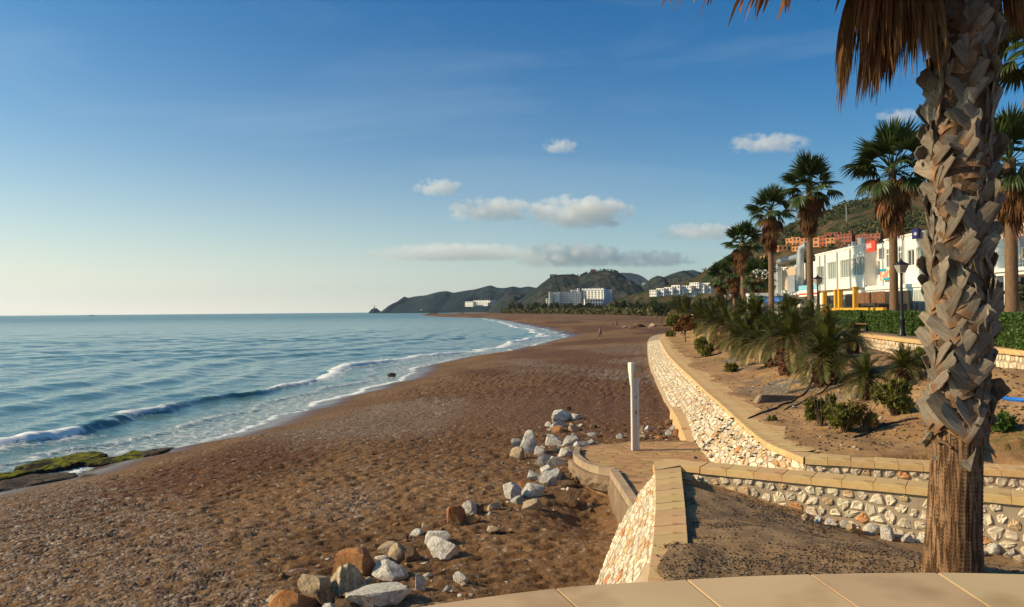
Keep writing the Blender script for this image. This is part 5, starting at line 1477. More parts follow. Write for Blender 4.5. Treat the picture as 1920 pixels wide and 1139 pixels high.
add('trunk', bare_trunk(), BARK2, big)
core_pts = [axis_at(z820 - 0.05 + (ztop - z820 + .05) * i / 12) for i in range(13)]
add('core', trunk_mesh('core', core_pts, [40 * sc_, 52 * sc_, 52 * sc_, 50 * sc_, 48 * sc_], 20, 0.05, 3, 60), mat('dark_trunk_fibre', (0.06, 0.036, 0.02), (0.13, 0.08, 0.045), 8, 1.0, 20, 1.0, 0.04), big)
BOOTS = [boot_mesh(600 + i, 0.255 + 0.03 * (i % 4), 0.135 + 0.03 * (i % 3)) for i in range(12)]
rnd = random.Random(12)
DZ = 0.122; NB = 12
rows_ = int((ztop - z820) / DZ); cnt = 0
fronts = []; backs = []
for i in range(rows_ + 1):
    z = z820 + 0.08 + i * DZ
    if z > ztop: break
    for k in range(NB):
        q = (k + 0.5 * (i % 2)) * 2 * PI / NB + rnd.uniform(-0.08, 0.08)
        c = axis_at(z); rad = 53 * sc_ * rnd.uniform(0.96, 1.04)
        sgn = rnd.choice((-1, 1)) if rnd.random() < 0.7 else (1 if (i + k) % 2 else -1)
        low = z < z820 + 0.40
        tilt = rnd.uniform(14, 34) if low else rnd.uniform(6, 17)
        s = rnd.uniform(0.85, 1.25) * (1.15 if low else 1.0)
        M = (Matrix.Translation(c + Vector((0, 0, rnd.uniform(-.025, .025)))) @ Matrix.Rotation(q, 4, 'Z') @ Matrix.Translation(Vector((rad, 0, 0)))
             @ Matrix.Rotation(R(90), 4, 'Z') @ Matrix.Rotation(R(90 - tilt), 4, 'X') @ Matrix.Rotation(R(sgn * rnd.gauss(36, 14)), 4, 'Z') @ Matrix.Scale(s, 4))
        front = math.sin(q) < 0.22 and z < ax(-10, 1800).z
        (fronts if front else backs).append((M, BOOTS[rnd.randrange(12)]))
fronts = fronts[:252]
for M, me in fronts:
    o = add('leaf_base', me, None, big); o.matrix_local = M
vs = []; fs = []
for M, me in backs:
    n0 = len(vs); vs += [tuple(M @ v.co) for v in me.vertices]; fs += [tuple(n0 + t for t in p_.vertices) for p_ in me.polygons]
me = bpy.data.meshes.new('leaf_bases_behind'); me.from_pydata(vs, [], fs); me.update(); me.materials.append(BOOTM)
o = add('leaf_bases_behind', me, None, big); o['kind'] = 'stuff'
# ragged drooping bases round the lower rim
DROOP = [boot_mesh(700 + i, 0.38 + 0.06 * (i % 3), 0.11 + 0.02 * (i % 3), True) for i in range(6)]
for i in range(46):
    q = i * 2 * PI / 46 * 1.0 + rnd.uniform(-.15, .15); zz = z820 + rnd.uniform(-0.02, 0.38); c = axis_at(zz)
    M = (Matrix.Translation(c + Vector((0, 0, 0))) @ Matrix.Rotation(q, 4, 'Z') @ Matrix.Translation(Vector((46 * sc_, 0, 0.0))) @ Matrix.Rotation(R(90), 4, 'Z')
         @ Matrix.Rotation(R(rnd.choice([-78, -66, -52, -36, -20, 12, 34])), 4, 'X') @ Matrix.Rotation(R(rnd.uniform(-25, 25)), 4, 'Z') @ Matrix.Rotation(R(rnd.uniform(-40, 40)), 4, 'Y') @ Matrix.Scale(rnd.uniform(0.75, 1.2), 4))
    o = add('leaf_base', DROOP[rnd.randrange(6)], None, big); o.matrix_local = M
# crown: green above the frame, dead skirt hanging into it
G, D_ = SET_NEAR
ctop = axis_at(ztop)
for i in range(34):
    k = min(4, int(i / 34 * 5)); s = rnd.uniform(0.95, 1.2)
    add('frond', G[k], None, big, ctop + Vector((0, 0, 0.95 - 0.04 * k)), (rnd.uniform(-.1, .1), rnd.uniform(-.1, .1), i * 2.399), (s, s, s))
def dead_long(seed, sidew, out_, fall, hang, nseg=44):
    """dead leaf arching out from the trunk, its fingers hanging straight down as a curtain"""
    r_ = random.Random(seed); vs = []; fs = []
    path = [Vector((0, 0, 0)), Vector((out_ * .35, 0, 0.10)), Vector((out_ * .7, 0, 0.0)), Vector((out_, 0, -fall))]
    mb = MB(); mb.tube(path, [0.03, 0.025, 0.02, 0.016], 4); vs = [Vector(v) for v in mb.v]; fs = list(mb.f)
    for k in range(nseg):
        t = (k + .5) / nseg * 2 - 1
        pos = path[-1] + Vector((r_.uniform(-.03, .03), 0, 0)); d = Vector((0.30 * math.cos(t * 1.2) + r_.uniform(-.1, .1), sidew * t, -0.35 - 0.3 * (1 - abs(t)))).normalized()
        L = hang * r_.uniform(0.72, 1.08) * (1 - .18 * abs(t)); w0 = r_.uniform(0.010, 0.019); ring = []; az = r_.uniform(0, PI); wd = Vector((math.cos(az), math.sin(az), 0))
        for i in range(6):
            f = i / 5; w = w0 * (0.7 + 0.6 * min(1, f * 3)) * (1 - max(0, f - .5) / .5 * 0.93)
            ring.append((pos + wd * w, pos - wd * w)); d = (d + Vector((0, 0, -0.42))).normalized(); d = (d + Vector((r_.uniform(-.04, .04), r_.uniform(-.04, .04), 0))).normalized(); pos = pos + d * L / 5
        n0 = len(vs)
        for a, b in ring: vs += [a, b]
        for i in range(5): fs.append((n0 + 2 * i, n0 + 2 * i + 1, n0 + 2 * i + 3, n0 + 2 * i + 2))
    me = bpy.data.meshes.new('dead_frond'); me.from_pydata([tuple(v) for v in vs], [], fs); me.update(); me.materials.append(FAN_D)
    return me
DL = [dead_long(900 + i, 0.40 + 0.08 * (i % 3), 0.28 + 0.12 * (i % 5), 0.10 + 0.08 * (i % 3), 1.25) for i in range(8)]
ztip = ax(165, 1700).z
hang_z = ztip + 1.26
for i in range(46):
    q = R(rnd.uniform(150, 212)) if i < 32 else R(rnd.uniform(-60, 150))
    c = axis_at(hang_z + rnd.uniform(0.0, 0.6)); base_r = 0.30
    dz = rnd.uniform(0.05, 0.75)
    if not (i < 32): dz += 0.75
    o = add('dead_frond', DL[rnd.randrange(8)], None, big, Vector((c.x + base_r * math.cos(q), c.y + base_r * math.sin(q), hang_z + dz - (0.0 if i % 3 else 0.05))), (0, 0, q), (1, 1, 1))
for i, (q, dz, s) in enumerate([(178, 0.98, 2.1), (186, 1.05, 2.9), (196, 0.95, 2.5), (170, 1.12, 3.3), (205, 0.9, 2.0), (190, 1.0, 3.7), (-8, .45, .9), (-20, .55, 1.0), (8, .5, .8)]):
    c = axis_at(hang_z + .5); add('dead_frond', DL[(i * 3) % 8], None, big, Vector((c.x, c.y, hang_z + dz)), (0, 0, R(q)), (s * 1.1, s, 1.0))

# ---- fan palms of the promenade
def prom_pt(px, Y, z=Z_PROM): p = at_y(px, 600, Y); return (p.x, p.y, z)
fan_palm(prom_pt(1677, 47), 9.6, 'fan palm with a smooth lower trunk, right behind the street lamp nearest the big trunk', 21, SET_MID, 0.235, 36, 60, skirt=3.0, scale=1.48)
fan_palm(prom_pt(1520, 58), 10.3, 'tall fan palm behind the second street lamp, its crown against the sky', 22, SET_MID, 0.23, 36, 60, skirt=3.0, scale=1.28)
fan_palm(prom_pt(1447, 72), 10.3, 'fan palm with a thick brown skirt just left of the tall one', 23, SET_MID, 0.25, 32, 64, skirt=3.8, scale=1.22)
fan_palm(prom_pt(1394, 95), 9.4, 'fan palm with a heavy brown skirt, third from the left among the clear crowns', 24, SET_FAR, 0.28, 30, 56, skirt=3.6, scale=1.45, boots=False)
fan_palm(prom_pt(1378, 112), 7.0, 'shorter shaggy fan palm left of the heavy skirted one', 25, SET_FAR, 0.28, 26, 50, skirt=3.4, scale=1.45, boots=False)
fan_palm(prom_pt(1352, 124), 6.2, 'low shaggy fan palm at the left end of the promenade row', 26, SET_FAR, 0.28, 26, 44, skirt=3.0, scale=1.45, boots=False)
fan_palm(prom_pt(1424, 88), 5.0, 'short fan palm half hidden behind the kiosk', 27, SET_FAR, 0.26, 26, 34, skirt=2.0, scale=1.3, boots=False)
fan_palm(prom_pt(1898, 36), 8.1, 'fan palm with a long brown skirt behind the big trunk at the right edge', 28, SET_MID, 0.27, 32, 56, skirt=2.8, scale=1.2)
fan_palm(prom_pt(1972, 23), 9.0, 'fan palm mostly outside the right edge, a few green fronds reaching in', 29, SET_MID, 0.27, 30, 20, skirt=1.2, scale=0.95)

# ---- date palms on the slope
DATE_G = mat('date_palm_frond', (0.026, 0.040, 0.007), (0.115, 0.110, 0.020), 1.5, 0.5, vary=0.3, transl=0.25)
DATE_Y = mat('yellowed_date_frond', (0.26, 0.18, 0.07), (0.42, 0.32, 0.15), 1.5, 0.6, vary=0.2, transl=0.25)
DATE_B = mat('pineapple_trunk', (0.060, 0.026, 0.013), (0.14, 0.068, 0.034), 9, 0.95, 20, 0.9, 0.03, vary=0.1)
def date_frond(name, elev, L, seed, m, n=40, droop=1.0, lf=0.36):
    rnd = random.Random(seed); vs = []; fs = []
    N = 14; p = Vector((0, 0, 0)); d = Vector((math.cos(elev), 0, math.sin(elev))); path = [p.copy()]; dirs = [d.copy()]
    for i in range(N):
        d = (d + Vector((0, 0, -0.085 * droop * (1 + i / N)))).normalized(); p = p + d * L / N; path.append(p.copy()); dirs.append(d.copy())
    mb = MB(); mb.tube(path[::2], [0.022 * (1 - 0.8 * i / 7) for i in range(len(path[::2]))], 3, False); vs = [Vector(v) for v in mb.v]; fs = list(mb.f)
    Y_ = Vector((0, 1, 0))
    for k in range(n):
        t = 0.12 + 0.88 * (k + .5) / n; f = t * N; i = min(int(f), N - 1); q = path[i].lerp(path[i + 1], f - i); D = dirs[i]; U = Y_.cross(D) * -1
        l = lf * L * (0.55 + 0.9 * math.sin(PI * min(t * 0.92 + 0.08, 1)) ** 0.8) * 0.55
        for s in (-1, 1):
            dr = (D * (0.75 + .5 * t) + Y_ * s * 0.9 + U * (0.35 + rnd.uniform(-.15, .15))).normalized()
            w = 0.0125 * L
            e1 = q + dr * l * 0.5; e2 = q + dr * l + Vector((0, 0, -0.05 * l * droop))
            wd = dr.cross(U).normalized() * w * .5 * (1 if s > 0 else -1)
            b_ = len(vs); vs += [q + wd * .7, q - wd * .7, e1 - wd * 1.1, e1 + wd * 1.1, e2]
            fs += [(b_, b_ + 1, b_ + 2, b_ + 3), (b_ + 3, b_ + 2, b_ + 4)]
    me = bpy.data.meshes.new(name); me.from_pydata([tuple(v) for v in vs], [], fs); me.update(); me.materials.append(m)
    return me
DF = [date_frond('frond', R(e), 1.0, 60 + i, DATE_G, droop=dr) for i, (e, dr) in enumerate([(84, .6), (72, .9), (62, 1.2), (52, 1.5), (43, 1.6), (33, 1.5), (22, 1.2)])]
DY = [date_frond('dry_frond', R(e), 1.0, 80 + i, DATE_Y, droop=dr) for i, (e, dr) in enumerate([(36, 1.6), (4, 1.0)])]
def pineapple():
    vs = []; fs = []; n = 20; rows = 16
    for i in range(rows + 1):
        t = i / rows; z = -0.25 + 1.25 * t; r = 0.5 * (0.42 + 0.62 * math.sin(PI * (0.12 + 0.72 * t)) ** 0.8)
        for k in range(n):
            q = 2 * PI * (k + 0.5 * (i % 2)) / n; rr_ = r * (1.0 if k % 2 == (i // 2) % 2 else 0.80)
            vs.append((rr_ * math.cos(q), rr_ * math.sin(q), z))
    for i in range(rows):
        for k in range(n):
            k2 = (k + 1) % n; fs.append((i * n + k, i * n + k2, (i + 1) * n + k2, (i + 1) * n + k))
    fs.append(tuple(range(n - 1, -1, -1))); m = rows * n; fs.append(tuple(range(m, m + n)))
    me = bpy.data.meshes.new('trunk'); me.from_pydata(vs, [], fs); me.update(); me.materials.append(DATE_B); return me
PINE = pineapple()
def slope_hit(px, py):
    return ground_hit(px, py, slope_z)
def date_palm(px, py, wt, ht, wc, label, seed, nf=46, dry=4, up=0.0):
    """trunk width and height, crown width in photograph pixels"""
    p = slope_hit(px, py); s = p.y / FPX; rnd = random.Random(seed)
    t = empty('date_palm', (p.x, p.y + wt * s * .4, p.z), 0, label, 'date palm', 'low date palms on the slope')
    o = add('trunk', PINE, None, t, (0, 0, 0), (0, 0, seed), (wt * s * 1.3, wt * s * 1.3, ht * s * 1.25))
    L = wc * s * 0.50
    for i in range(nf):
        k = min(6, int((i / nf) * 7)); f = L * rnd.uniform(0.85, 1.12) * (0.85 if k < 2 else 1)
        me = DF[k]
        if i >= nf - dry: me = DY[rnd.randrange(2)]
        o = add('frond' if i < nf - dry else 'dry_frond', me, None, t, (0, 0, ht * s * 1.16 + rnd.uniform(-.05, .05)), (rnd.uniform(-.15, .15), rnd.uniform(-.15, .15), i * 2.399 + rnd.uniform(-.3, .3)), (f, f, f))
DP = [(1556, 723, 40, 42, 190, 'date palm with a round pineapple trunk standing clear on the sandy slope', 44),
      (1491, 700, 42, 50, 150, 'date palm with the tallest dark stubby trunk in the middle of the slope', 44),
      (1457, 686, 34, 34, 130, 'date palm just left of the tallest stubby trunk, fronds arching over it', 44),
      (1430, 678, 20, 22, 130, 'date palm with a slim trunk behind the middle clump', 40),
      (1405, 664, 22, 18, 120, 'date palm with dense dark fronds on the left of the middle clump', 44),
      (1385, 652, 20, 14, 110, 'low date palm hugging the ground left of the dense dark one', 40),
      (1628, 750, 22, 30, 130, 'small date palm between the green shrubs and the big trunk', 36),
      (1700, 716, 24, 20, 110, 'date palm whose fronds poke out left of the big trunk', 40),
      (1480, 640, 24, 26, 140, 'date palm with tall upright fronds at the top of the slope below the yellow fence', 44),
      (1420, 632, 24, 26, 120, 'date palm at the top of the slope left of the yellow fence', 44),
      (1366, 636, 18, 18, 100, 'bushy date palm at the top of the slope under the small lamps', 36),
      (1335, 637, 18, 22, 100, 'date palm with yellow arching fronds near the far end of the slope', 40),
      (1312, 628, 16, 22, 90, 'date palm behind the brown tamarisk tree', 40),
      (1290, 616, 14, 20, 84, 'date palm at the far end of the slope beside the beach', 36),
      (1350, 610, 14, 20, 80, 'far date palm on the edge of the promenade', 36),
      (1550, 655, 20, 20, 130, 'date palm in front of the left hedge', 40),
      (1602, 664, 18, 18, 90, 'date palm between the hedge gap and the stone retaining wall', 40), (1520, 632, 18, 22, 110, 'date palm below the second street lamp', 36),
      (1445, 655, 22, 20, 120, 'dense date palm in the thick of the middle clump', 44), (1392, 622, 18, 20, 96, 'date palm at the promenade edge behind the middle clump', 36), (1275, 606, 10, 18, 70, 'farthest date palm beside the end of the seawall', 30)]
for i, (px, py, wt, ht, wc, lab, nf) in enumerate(DP): date_palm(px, py, wt, ht, wc, lab, 100 + i, nf, 6 + (i % 3) * 3)

# ---- leaf clouds
def leaves(name, P, Nrm, size, seed, m, parent=None, aspect=2.2, kind=None, loc=None):
    rs = np.random.RandomState(seed); n = len(P)
    d = rs.normal(size=(n, 3)); d /= np.linalg.norm(d, axis=1)[:, None]
    if Nrm is not None: d = d * 0.75 + Nrm; d /= np.linalg.norm(d, axis=1)[:, None]
    t = np.cross(d, rs.normal(size=(n, 3))); t /= np.linalg.norm(t, axis=1)[:, None]
    s = size * (0.6 + 0.8 * rs.rand(n))[:, None]
    a = d * s * aspect * 0.5; b = t * s * 0.5
    V = np.stack([P - a, P + b, P + a, P - b], 1).reshape(-1, 3)
    me = mesh_np(name, V, np.arange(n * 4).reshape(-1, 4)); me.materials.append(m)
    o = add(name, me, None, parent, loc)
    if kind: o['kind'] = kind
    return o
SHRUB_G = mat('oleander_leaf', (0.075, 0.085, 0.012), (0.20, 0.175, 0.035), 3, 0.55, transl=0.3)
SHRUB_Y = mat('dry_shrub_leaf', (0.16, 0.105, 0.025), (0.25, 0.17, 0.05), 3, 0.7, transl=0.3)
HEDGE = mat('hedge_leaf', (0.045, 0.090, 0.013), (0.085, 0.145, 0.026), 3, 0.5, transl=0.3)
TREE_G = mat('dark_tree_leaf', (0.018, 0.032, 0.010), (0.045, 0.060, 0.020), 1, 0.6, transl=0.2)
TAMR = mat('rusty_tamarisk_leaf', (0.15, 0.060, 0.018), (0.22, 0.105, 0.035), 2, 0.7, transl=0.3)
TWIG = mat('twig', (0.12, 0.08, 0.05), (0.2, 0.14, 0.09), 5, 0.9)
def shrub(px, py, w, h, label, seed, m, n=1800, lsz=0.05, name='shrub', cat='shrub', group='shrubs on the slope', hit=None, clumps=9):
    p = (hit or slope_hit)(px, py); s = p.y / FPX; W = w * s; H = h * s * 1.25; lsz = lsz * 1.15
    t = empty(name, (p.x, p.y + W * .3, p.z), 0, label, cat, group); rs = np.random.RandomState(seed)
    C = []
    for i in range(clumps):
        q = rs.rand() * 6.283; r = W * 0.36 * math.sqrt(rs.rand()); C.append((r * math.cos(q), r * math.sin(q), H * (0.30 + 0.52 * rs.rand()) * (1 - 0.5 * r / (W * .5)), W * rs.uniform(0.08, 0.24)))
    P = []; Nn = []
    for c in C:
        k = int(n * .62) // clumps; u = rs.normal(size=(k, 3)); u /= np.linalg.norm(u, axis=1)[:, None]; rr = c[3] * (0.35 + 0.75 * rs.rand(k) ** 0.6)
        P.append(np.array(c[:3]) + u * rr[:, None] * np.array([1, 1, 1.25])); Nn.append(u * 0.4 + np.array([0, 0, 0.5]))
    P = np.concatenate(P); P[:, 2] = np.abs(P[:, 2])
    leaves('foliage', P, np.concatenate(Nn), lsz, seed, m, t, 3.2)
    mb = MB()
    for c in C: mb.tube([(0, 0, -0.1), (c[0] * .4, c[1] * .4, c[2] * .45), (c[0], c[1], c[2] * 1.1)], [0.012, 0.009, 0.004], 4)
    for i in range(14):
        q = rs.rand() * 6.28; mb.tube([(0, 0, -0.05), (math.cos(q) * W * .25, math.sin(q) * W * .25, H * .4), (math.cos(q) * W * .45, math.sin(q) * W * .45, H * rs.uniform(.5, 1.0))], [0.009, 0.007, 0.003], 3)
    mb.build('stem', TWIG, t)
    return t
shrub(1548, 803, 66, 84, 'leafy green oleander shrub left of the two others on the near slope', 1, SHRUB_G, 2600, 0.045)
shrub(1592, 814, 70, 58, 'yellow-green shrub next to the leafy green oleander', 2, SHRUB_G, 2200, 0.045)
shrub(1626, 814, 56, 70, 'thin shrub with dry yellow tips between oleander and big trunk', 3, SHRUB_Y, 1500, 0.04)
shrub(1684, 782, 70, 70, 'spiky olive shrub just left of the big trunk', 4, SHRUB_G, 2200, 0.045)
shrub(1328, 668, 52, 34, 'round olive shrub at the top of the bare slope', 5, SHRUB_G, 2000, 0.06)
shrub(1374, 698, 28, 14, 'small low green tuft alone on the sandy slope', 6, SHRUB_G, 700, 0.05)
shrub(1352, 655, 44, 24, 'dry yellow bush behind the round olive shrub', 7, SHRUB_Y, 1200, 0.06)
shrub(1258, 632, 22, 12, 'small green tuft beside the far end of the seawall', 8, SHRUB_G, 600, 0.09)
shrub(1450, 790, 18, 6, 'tiny patch of weeds on the lower slope', 9, SHRUB_G, 200, 0.035)
shrub(1890, 812, 60, 26, 'patch of bright green weeds right of the big trunk', 10, HEDGE, 900, 0.04)
shrub(1730, 700, 44, 50, 'green shrub half hidden by the left side of the big trunk', 11, SHRUB_G, 1600, 0.05)
# brown tamarisk trees
def small_tree(px, py, w, h, label, seed, m, n=2600, lsz=0.12, group=None, cat='tree', name='small_tree', hit=None, tr=0.4):
    p = (hit or slope_hit)(px, py); s = p.y / FPX; W = w * s; H = h * s; rs = np.random.RandomState(seed)
    t = empty(name, (p.x, p.y, p.z), 0, label, cat, group); P = []; mb = MB()
    for i in range(10):
        q = rs.rand() * 6.28; r = W * .34 * math.sqrt(rs.rand()); c = np.array([r * math.cos(q), r * math.sin(q), H * (tr + 0.12 + (1 - tr - .2) * rs.rand())]); rad = W * rs.uniform(.14, .24)
        u = rs.normal(size=(n // 10, 3)); u /= np.linalg.norm(u, axis=1)[:, None]; P.append(c + u * (rad * (0.3 + 0.75 * rs.rand(n // 10) ** .5))[:, None] * np.array([1, 1, .8]))
        mb.tube([(0, 0, H * tr * .6), tuple(c * [.5, .5, .8]), tuple(c)], [W * .02, W * .014, W * .006], 4)
    leaves('crown', np.concatenate(P), None, lsz, seed, m, t, 2.0)
    mb.tube([(0, 0, -0.2), (W * .03, 0, H * tr * .5), (0, 0, H * tr)], [W * .035, W * .028, W * .02], 6); mb.build('trunk', TWIG, t)
small_tree(1284, 642, 46, 52, 'rusty brown tamarisk tree on a thin stem near the end of the seawall', 1, TAMR, 2600, 0.16)
small_tree(1264, 632, 34, 48, 'dark olive tree leaning left at the end of the seawall', 2, SHRUB_G, 2400, 0.18)

# ---- hedges along the promenade
def hedge(a, b, h, w, label, seed):
    a = Vector((a[0], a[1], 0)); b = Vector((b[0], b[1], 0)); d = (b - a); L = d.length; rz = math.atan2(d.y, d.x); rs = np.random.RandomState(seed)
    t = empty('hedge', (a.x, a.y, Z_PROM), rz, label, 'hedge', 'clipped hedges along the promenade')
    mb = MB().box(0.06, L - 0.06, -w / 2 + .06, w / 2 - .06, 0, h - 0.07); mb.build('inner_box', mat('hedge_inside', (0.012, 0.022, 0.006), (0.025, 0.04, 0.01), 4, 1.0), t)  # dark green box filling the hedge behind its leaves
    n = int(L * 1300); u = rs.rand(n) * L; f = rs.rand(n)
    side = np.where(rs.rand(n) < 0.36, 2, np.where(rs.rand(n) < 0.5, 0, 1))
    x = u; y = np.where(side == 2, (f - .5) * w, np.where(side == 0, -w / 2, w / 2)); z = np.where(side == 2, h, f * h)
    e = rs.rand(n) < 0.10; x = np.where(e, np.where(rs.rand(n) < .5, 0, L), x); y = np.where(e, (rs.rand(n) - .5) * w, y); z = np.where(e, rs.rand(n) * h, z)
    bul = (fbm(u * 0.9, f * 1.5, seed + 600, 3) - 0.5) * 0.26
    y = y + np.where(side == 0, -bul, np.where(side == 1, bul, 0)); z = z + np.where(side == 2, bul * .7, 0)
    P = np.stack([x, y, z], 1) + rs.normal(size=(n, 3)) * 0.03
    leaves('foliage', P, None, 0.075, seed, HEDGE, t, 1.5)
def hp(px, Y): p = at_y(px, 600, Y); return (p.x, p.y)
hedge(hp(1638, 47.8), hp(1745, 38.2), 1.15, 1.0, 'long clipped hedge behind the nearest street lamp, left of the big trunk', 1)
hedge(hp(1566, 66), hp(1626, 53.5), 1.15, 1.0, 'clipped hedge in front of the yellow fence, left of the litter bin', 2)
hedge(hp(1840, 31.2), hp(2030, 22), 1.1, 1.0, 'bright clipped hedge at the right edge in front of the terrace bar', 3)
# ================================================================ BUILDINGS
WHITE = mat('white_render', (0.70, 0.66, 0.58), (0.80, 0.76, 0.69), 0.7, 0.85, 25, 0.15, 0.005, spots=((0.62, 0.57, 0.48), 1.6, 0.62))
WHITE2 = mat('far_white_render', (0.68, 0.65, 0.60), (0.78, 0.75, 0.70), 0.2, 0.9)
GREYP = mat('grey_metal', (0.30, 0.32, 0.33), (0.40, 0.42, 0.43), 2, 0.45, metal=0.4)
DARKM = mat('interior_shade', (0.03, 0.026, 0.022), (0.06, 0.05, 0.042), 1, 0.8)  # near-black colour stands in for unlit depth
BLIND = mat('window_with_blinds', (0.20, 0.24, 0.21), (0.30, 0.34, 0.30), 0.8, 0.18, sc=(6, 6, 0.3))
DGLASS = mat('dark_window_glass', (0.035, 0.045, 0.045), (0.07, 0.08, 0.08), 0.6, 0.08)
FRAME = mat('white_window_frame', (0.66, 0.66, 0.62), (0.74, 0.74, 0.70), 3, 0.5)
YELLOW = mat('yellow_paint', (0.62, 0.29, 0.025), (0.70, 0.36, 0.045), 2, 0.75, 20, 0.2)
REED = mat('reed_screen', (0.17, 0.075, 0.035), (0.30, 0.15, 0.075), 3, 0.9, vary=0.25)
TERRA = mat('terracotta_render', (0.52, 0.20, 0.075), (0.60, 0.27, 0.11), 0.15, 0.9)
TERRAD = mat('red_render', (0.28, 0.075, 0.045), (0.36, 0.12, 0.07), 0.15, 0.9)
BEIGE = mat('beige_panel', (0.46, 0.33, 0.22), (0.54, 0.40, 0.28), 0.6, 0.85)
IRON = mat('black_iron', (0.012, 0.013, 0.016), (0.022, 0.023, 0.026), 6, 0.4)
FROST = mat('frosted_glass', (0.55, 0.50, 0.44), (0.62, 0.58, 0.52), 2, 0.35, transl=0.45)

def wall_openings(mb, u0, u1, z0, z1, y0, y1, ops):
    """wall slab with real holes; ops = [(ua, ub, za, zb)] not overlapping along u"""
    ops = sorted(ops); u = u0
    for a, b, c, d in ops:
        if a > u: mb.box(u, a, y0, y1, z0, z1)
        if c > z0: mb.box(a, b, y0, y1, z0, c)
        if d < z1: mb.box(a, b, y0, y1, d, z1)
        u = b
    if u < u1: mb.box(u, u1, y0, y1, z0, z1)
def window(parent, ua, ub, za, zb, y, n, glass=BLIND, frame=FRAME, rows=1, ft=0.07, sill=True):
    f = MB(); f.box(ua, ub, y - .03, y + .05, za, za + ft); f.box(ua, ub, y - .03, y + .05, zb - ft, zb)
    for k in range(n + 1):
        x = ua + ft / 2 + (ub - ua - ft) * k / n; f.box(x - ft / 2, x + ft / 2, y - .032, y + .048, za + ft, zb - ft)
    for r in range(1, rows):
        z = za + (zb - za) * 0.72; f.box(ua + ft, ub - ft, y - .028, y + .04, z - ft / 2, z + ft / 2)
    w = f.build('window', frame, parent)
    MB().box(ua + .01, ub - .01, y + .055, y + .065, za + .01, zb - .01).build('pane', glass, w)
    if sill: MB().box(ua - .05, ub + .05, y - .16, y - .035, za - .06, za - .002).build('sill', frame, w)
    return w

# facade line of the long building
NEAR_ = Vector((30.2, 50.0, 0)); FAR_ = Vector((32.4, 85.0, 0)); FD = (NEAR_ - FAR_); FL = FD.length; FD.normalize()
FN = Vector((FD.y, -FD.x, 0)) * -1        # inland
if FN.x < 0: FN = -FN
frz = math.atan2(FD.y, FD.x)
def fu(px, off=0.0):
    """distance along the facade where it is seen at px"""
    d = ray(px, 560); o = FAR_ - FN * off
    den = d.x * FD.y - d.y * FD.x
    return ((o.x) * d.y - (o.y) * d.x) / (d.x * FD.y - d.y * FD.x) * -1 if abs(den) < 1e-9 else (o.y * d.x - o.x * d.y) / (FD.x * d.y - FD.y * d.x)
def fz(px, py, off=0.0):
    u = fu(px, off); p = FAR_ - FN * off + FD * u; d = ray(px, py); return EYE.z + d.z * (p.y / d.y)
wb = empty('white_building', (FAR_.x, FAR_.y, Z_PROM), frz, 'long white two-storey building with strip windows behind the tall fan palms', 'building')
G0 = Z_PROM
ROOF = 11.1 - G0; FLR = 7.35 - G0
uL0, uL1 = fu(1530), fu(1623); uR0 = fu(1659); uR1 = FL + 3
def zz(px, py): return fz(px, py) - G0
# left section
wins = [(fu(1531.5), fu(1545.5), zz(1540, 541) + .3, zz(1538, 500)), (fu(1552), fu(1568), zz(1560, 524.5), zz(1560, 492)), (fu(1576), fu(1594), zz(1585, 521.5), zz(1585, 487.5)), (fu(1600), fu(1621), zz(1610, 517.5), zz(1610, 482.5))]
mb = MB(); wall_openings(mb, uL0, uL1, FLR, ROOF, 0, 0.3, wins); mb.box(uL0, uL1, 0.3, 9, FLR - 0.02, FLR + .2); mb.box(uL1 - .3, uL1, .3, 9, FLR, ROOF); mb.box(uL0, uL0 + .3, .3, 9, FLR, ROOF)
mb.build('wall', WHITE, wb)
for w in wins: window(wb, w[0], w[1], w[2], w[3], 0.12, 4)
mb = MB(); mb.box(uL0 - .05, uL1 + .05, -0.06, 9.1, ROOF, ROOF + 0.16); mb.build('roof', WHITE, wb)
for px in (1539, 1549, 1572, 1596.5, 1623.5):
    u = fu(px); MB().tube([(u, -0.10, FLR - .1), (u, -0.10, ROOF - 0.1)], 0.06, 6).build('downpipe', GREYP, wb)
for px, hh in ((1577, 0.45), (1582.5, 0.6), (1594, 0.85), (1597.5, 0.8), (1567, .3), (1560, .25)):
    u = fu(px); MB().box(u - .2, u + .2, 0.8, 1.15, ROOF + .16, ROOF + .16 + hh).build('chimney', GREYP, wb, bevel=0.03)
mb = MB(); mb.box(uL0, uL1, 0.3, 9, 0, 0.1); wall_openings(mb, uL0, uL1, 0, FLR - 0.03, 0.4, 0.7, [(uL0 + 1 + i * 3.1, uL0 + 3.4 + i * 3.1, 0.4, 2.6) for i in range(4)]); mb.build('ground_floor_wall', WHITE, wb)
for i in range(4): window(wb, uL0 + 1 + i * 3.1, uL0 + 3.4 + i * 3.1, 0.4, 2.6, 0.5, 3, DGLASS)
# recessed middle with the red sign
mb = MB(); rec = [(fu(1630, -1.0), fu(1637, -1.0), zz(1633, 517), zz(1633, 489)), (fu(1645, -1), fu(1651, -1), zz(1648, 514), zz(1648, 486))]
wall_openings(mb, uL1, uR0, FLR, ROOF - .1, 1.0, 1.3, rec); mb.box(uL1, uR0, 0.1, 1.0, FLR - .05, FLR + .1); mb.box(uL1, uR0, 1.0, 9, ROOF - .1, ROOF); mb.build('recessed_wall', WHITE, wb)
for w in rec: window(wb, w[0], w[1], w[2], w[3], 1.1, 1, mat('brown_blind', (0.22, 0.17, 0.13), (0.28, 0.22, 0.17), 1, 0.5))
mb = MB(); mb.box(uL1, uR0, 0.7, 1.0, 0, FLR - .06); mb.build('lower_wall', mat('brown_lower_wall', (0.16, 0.10, 0.06), (0.22, 0.14, 0.09), 1, 0.9), wb)
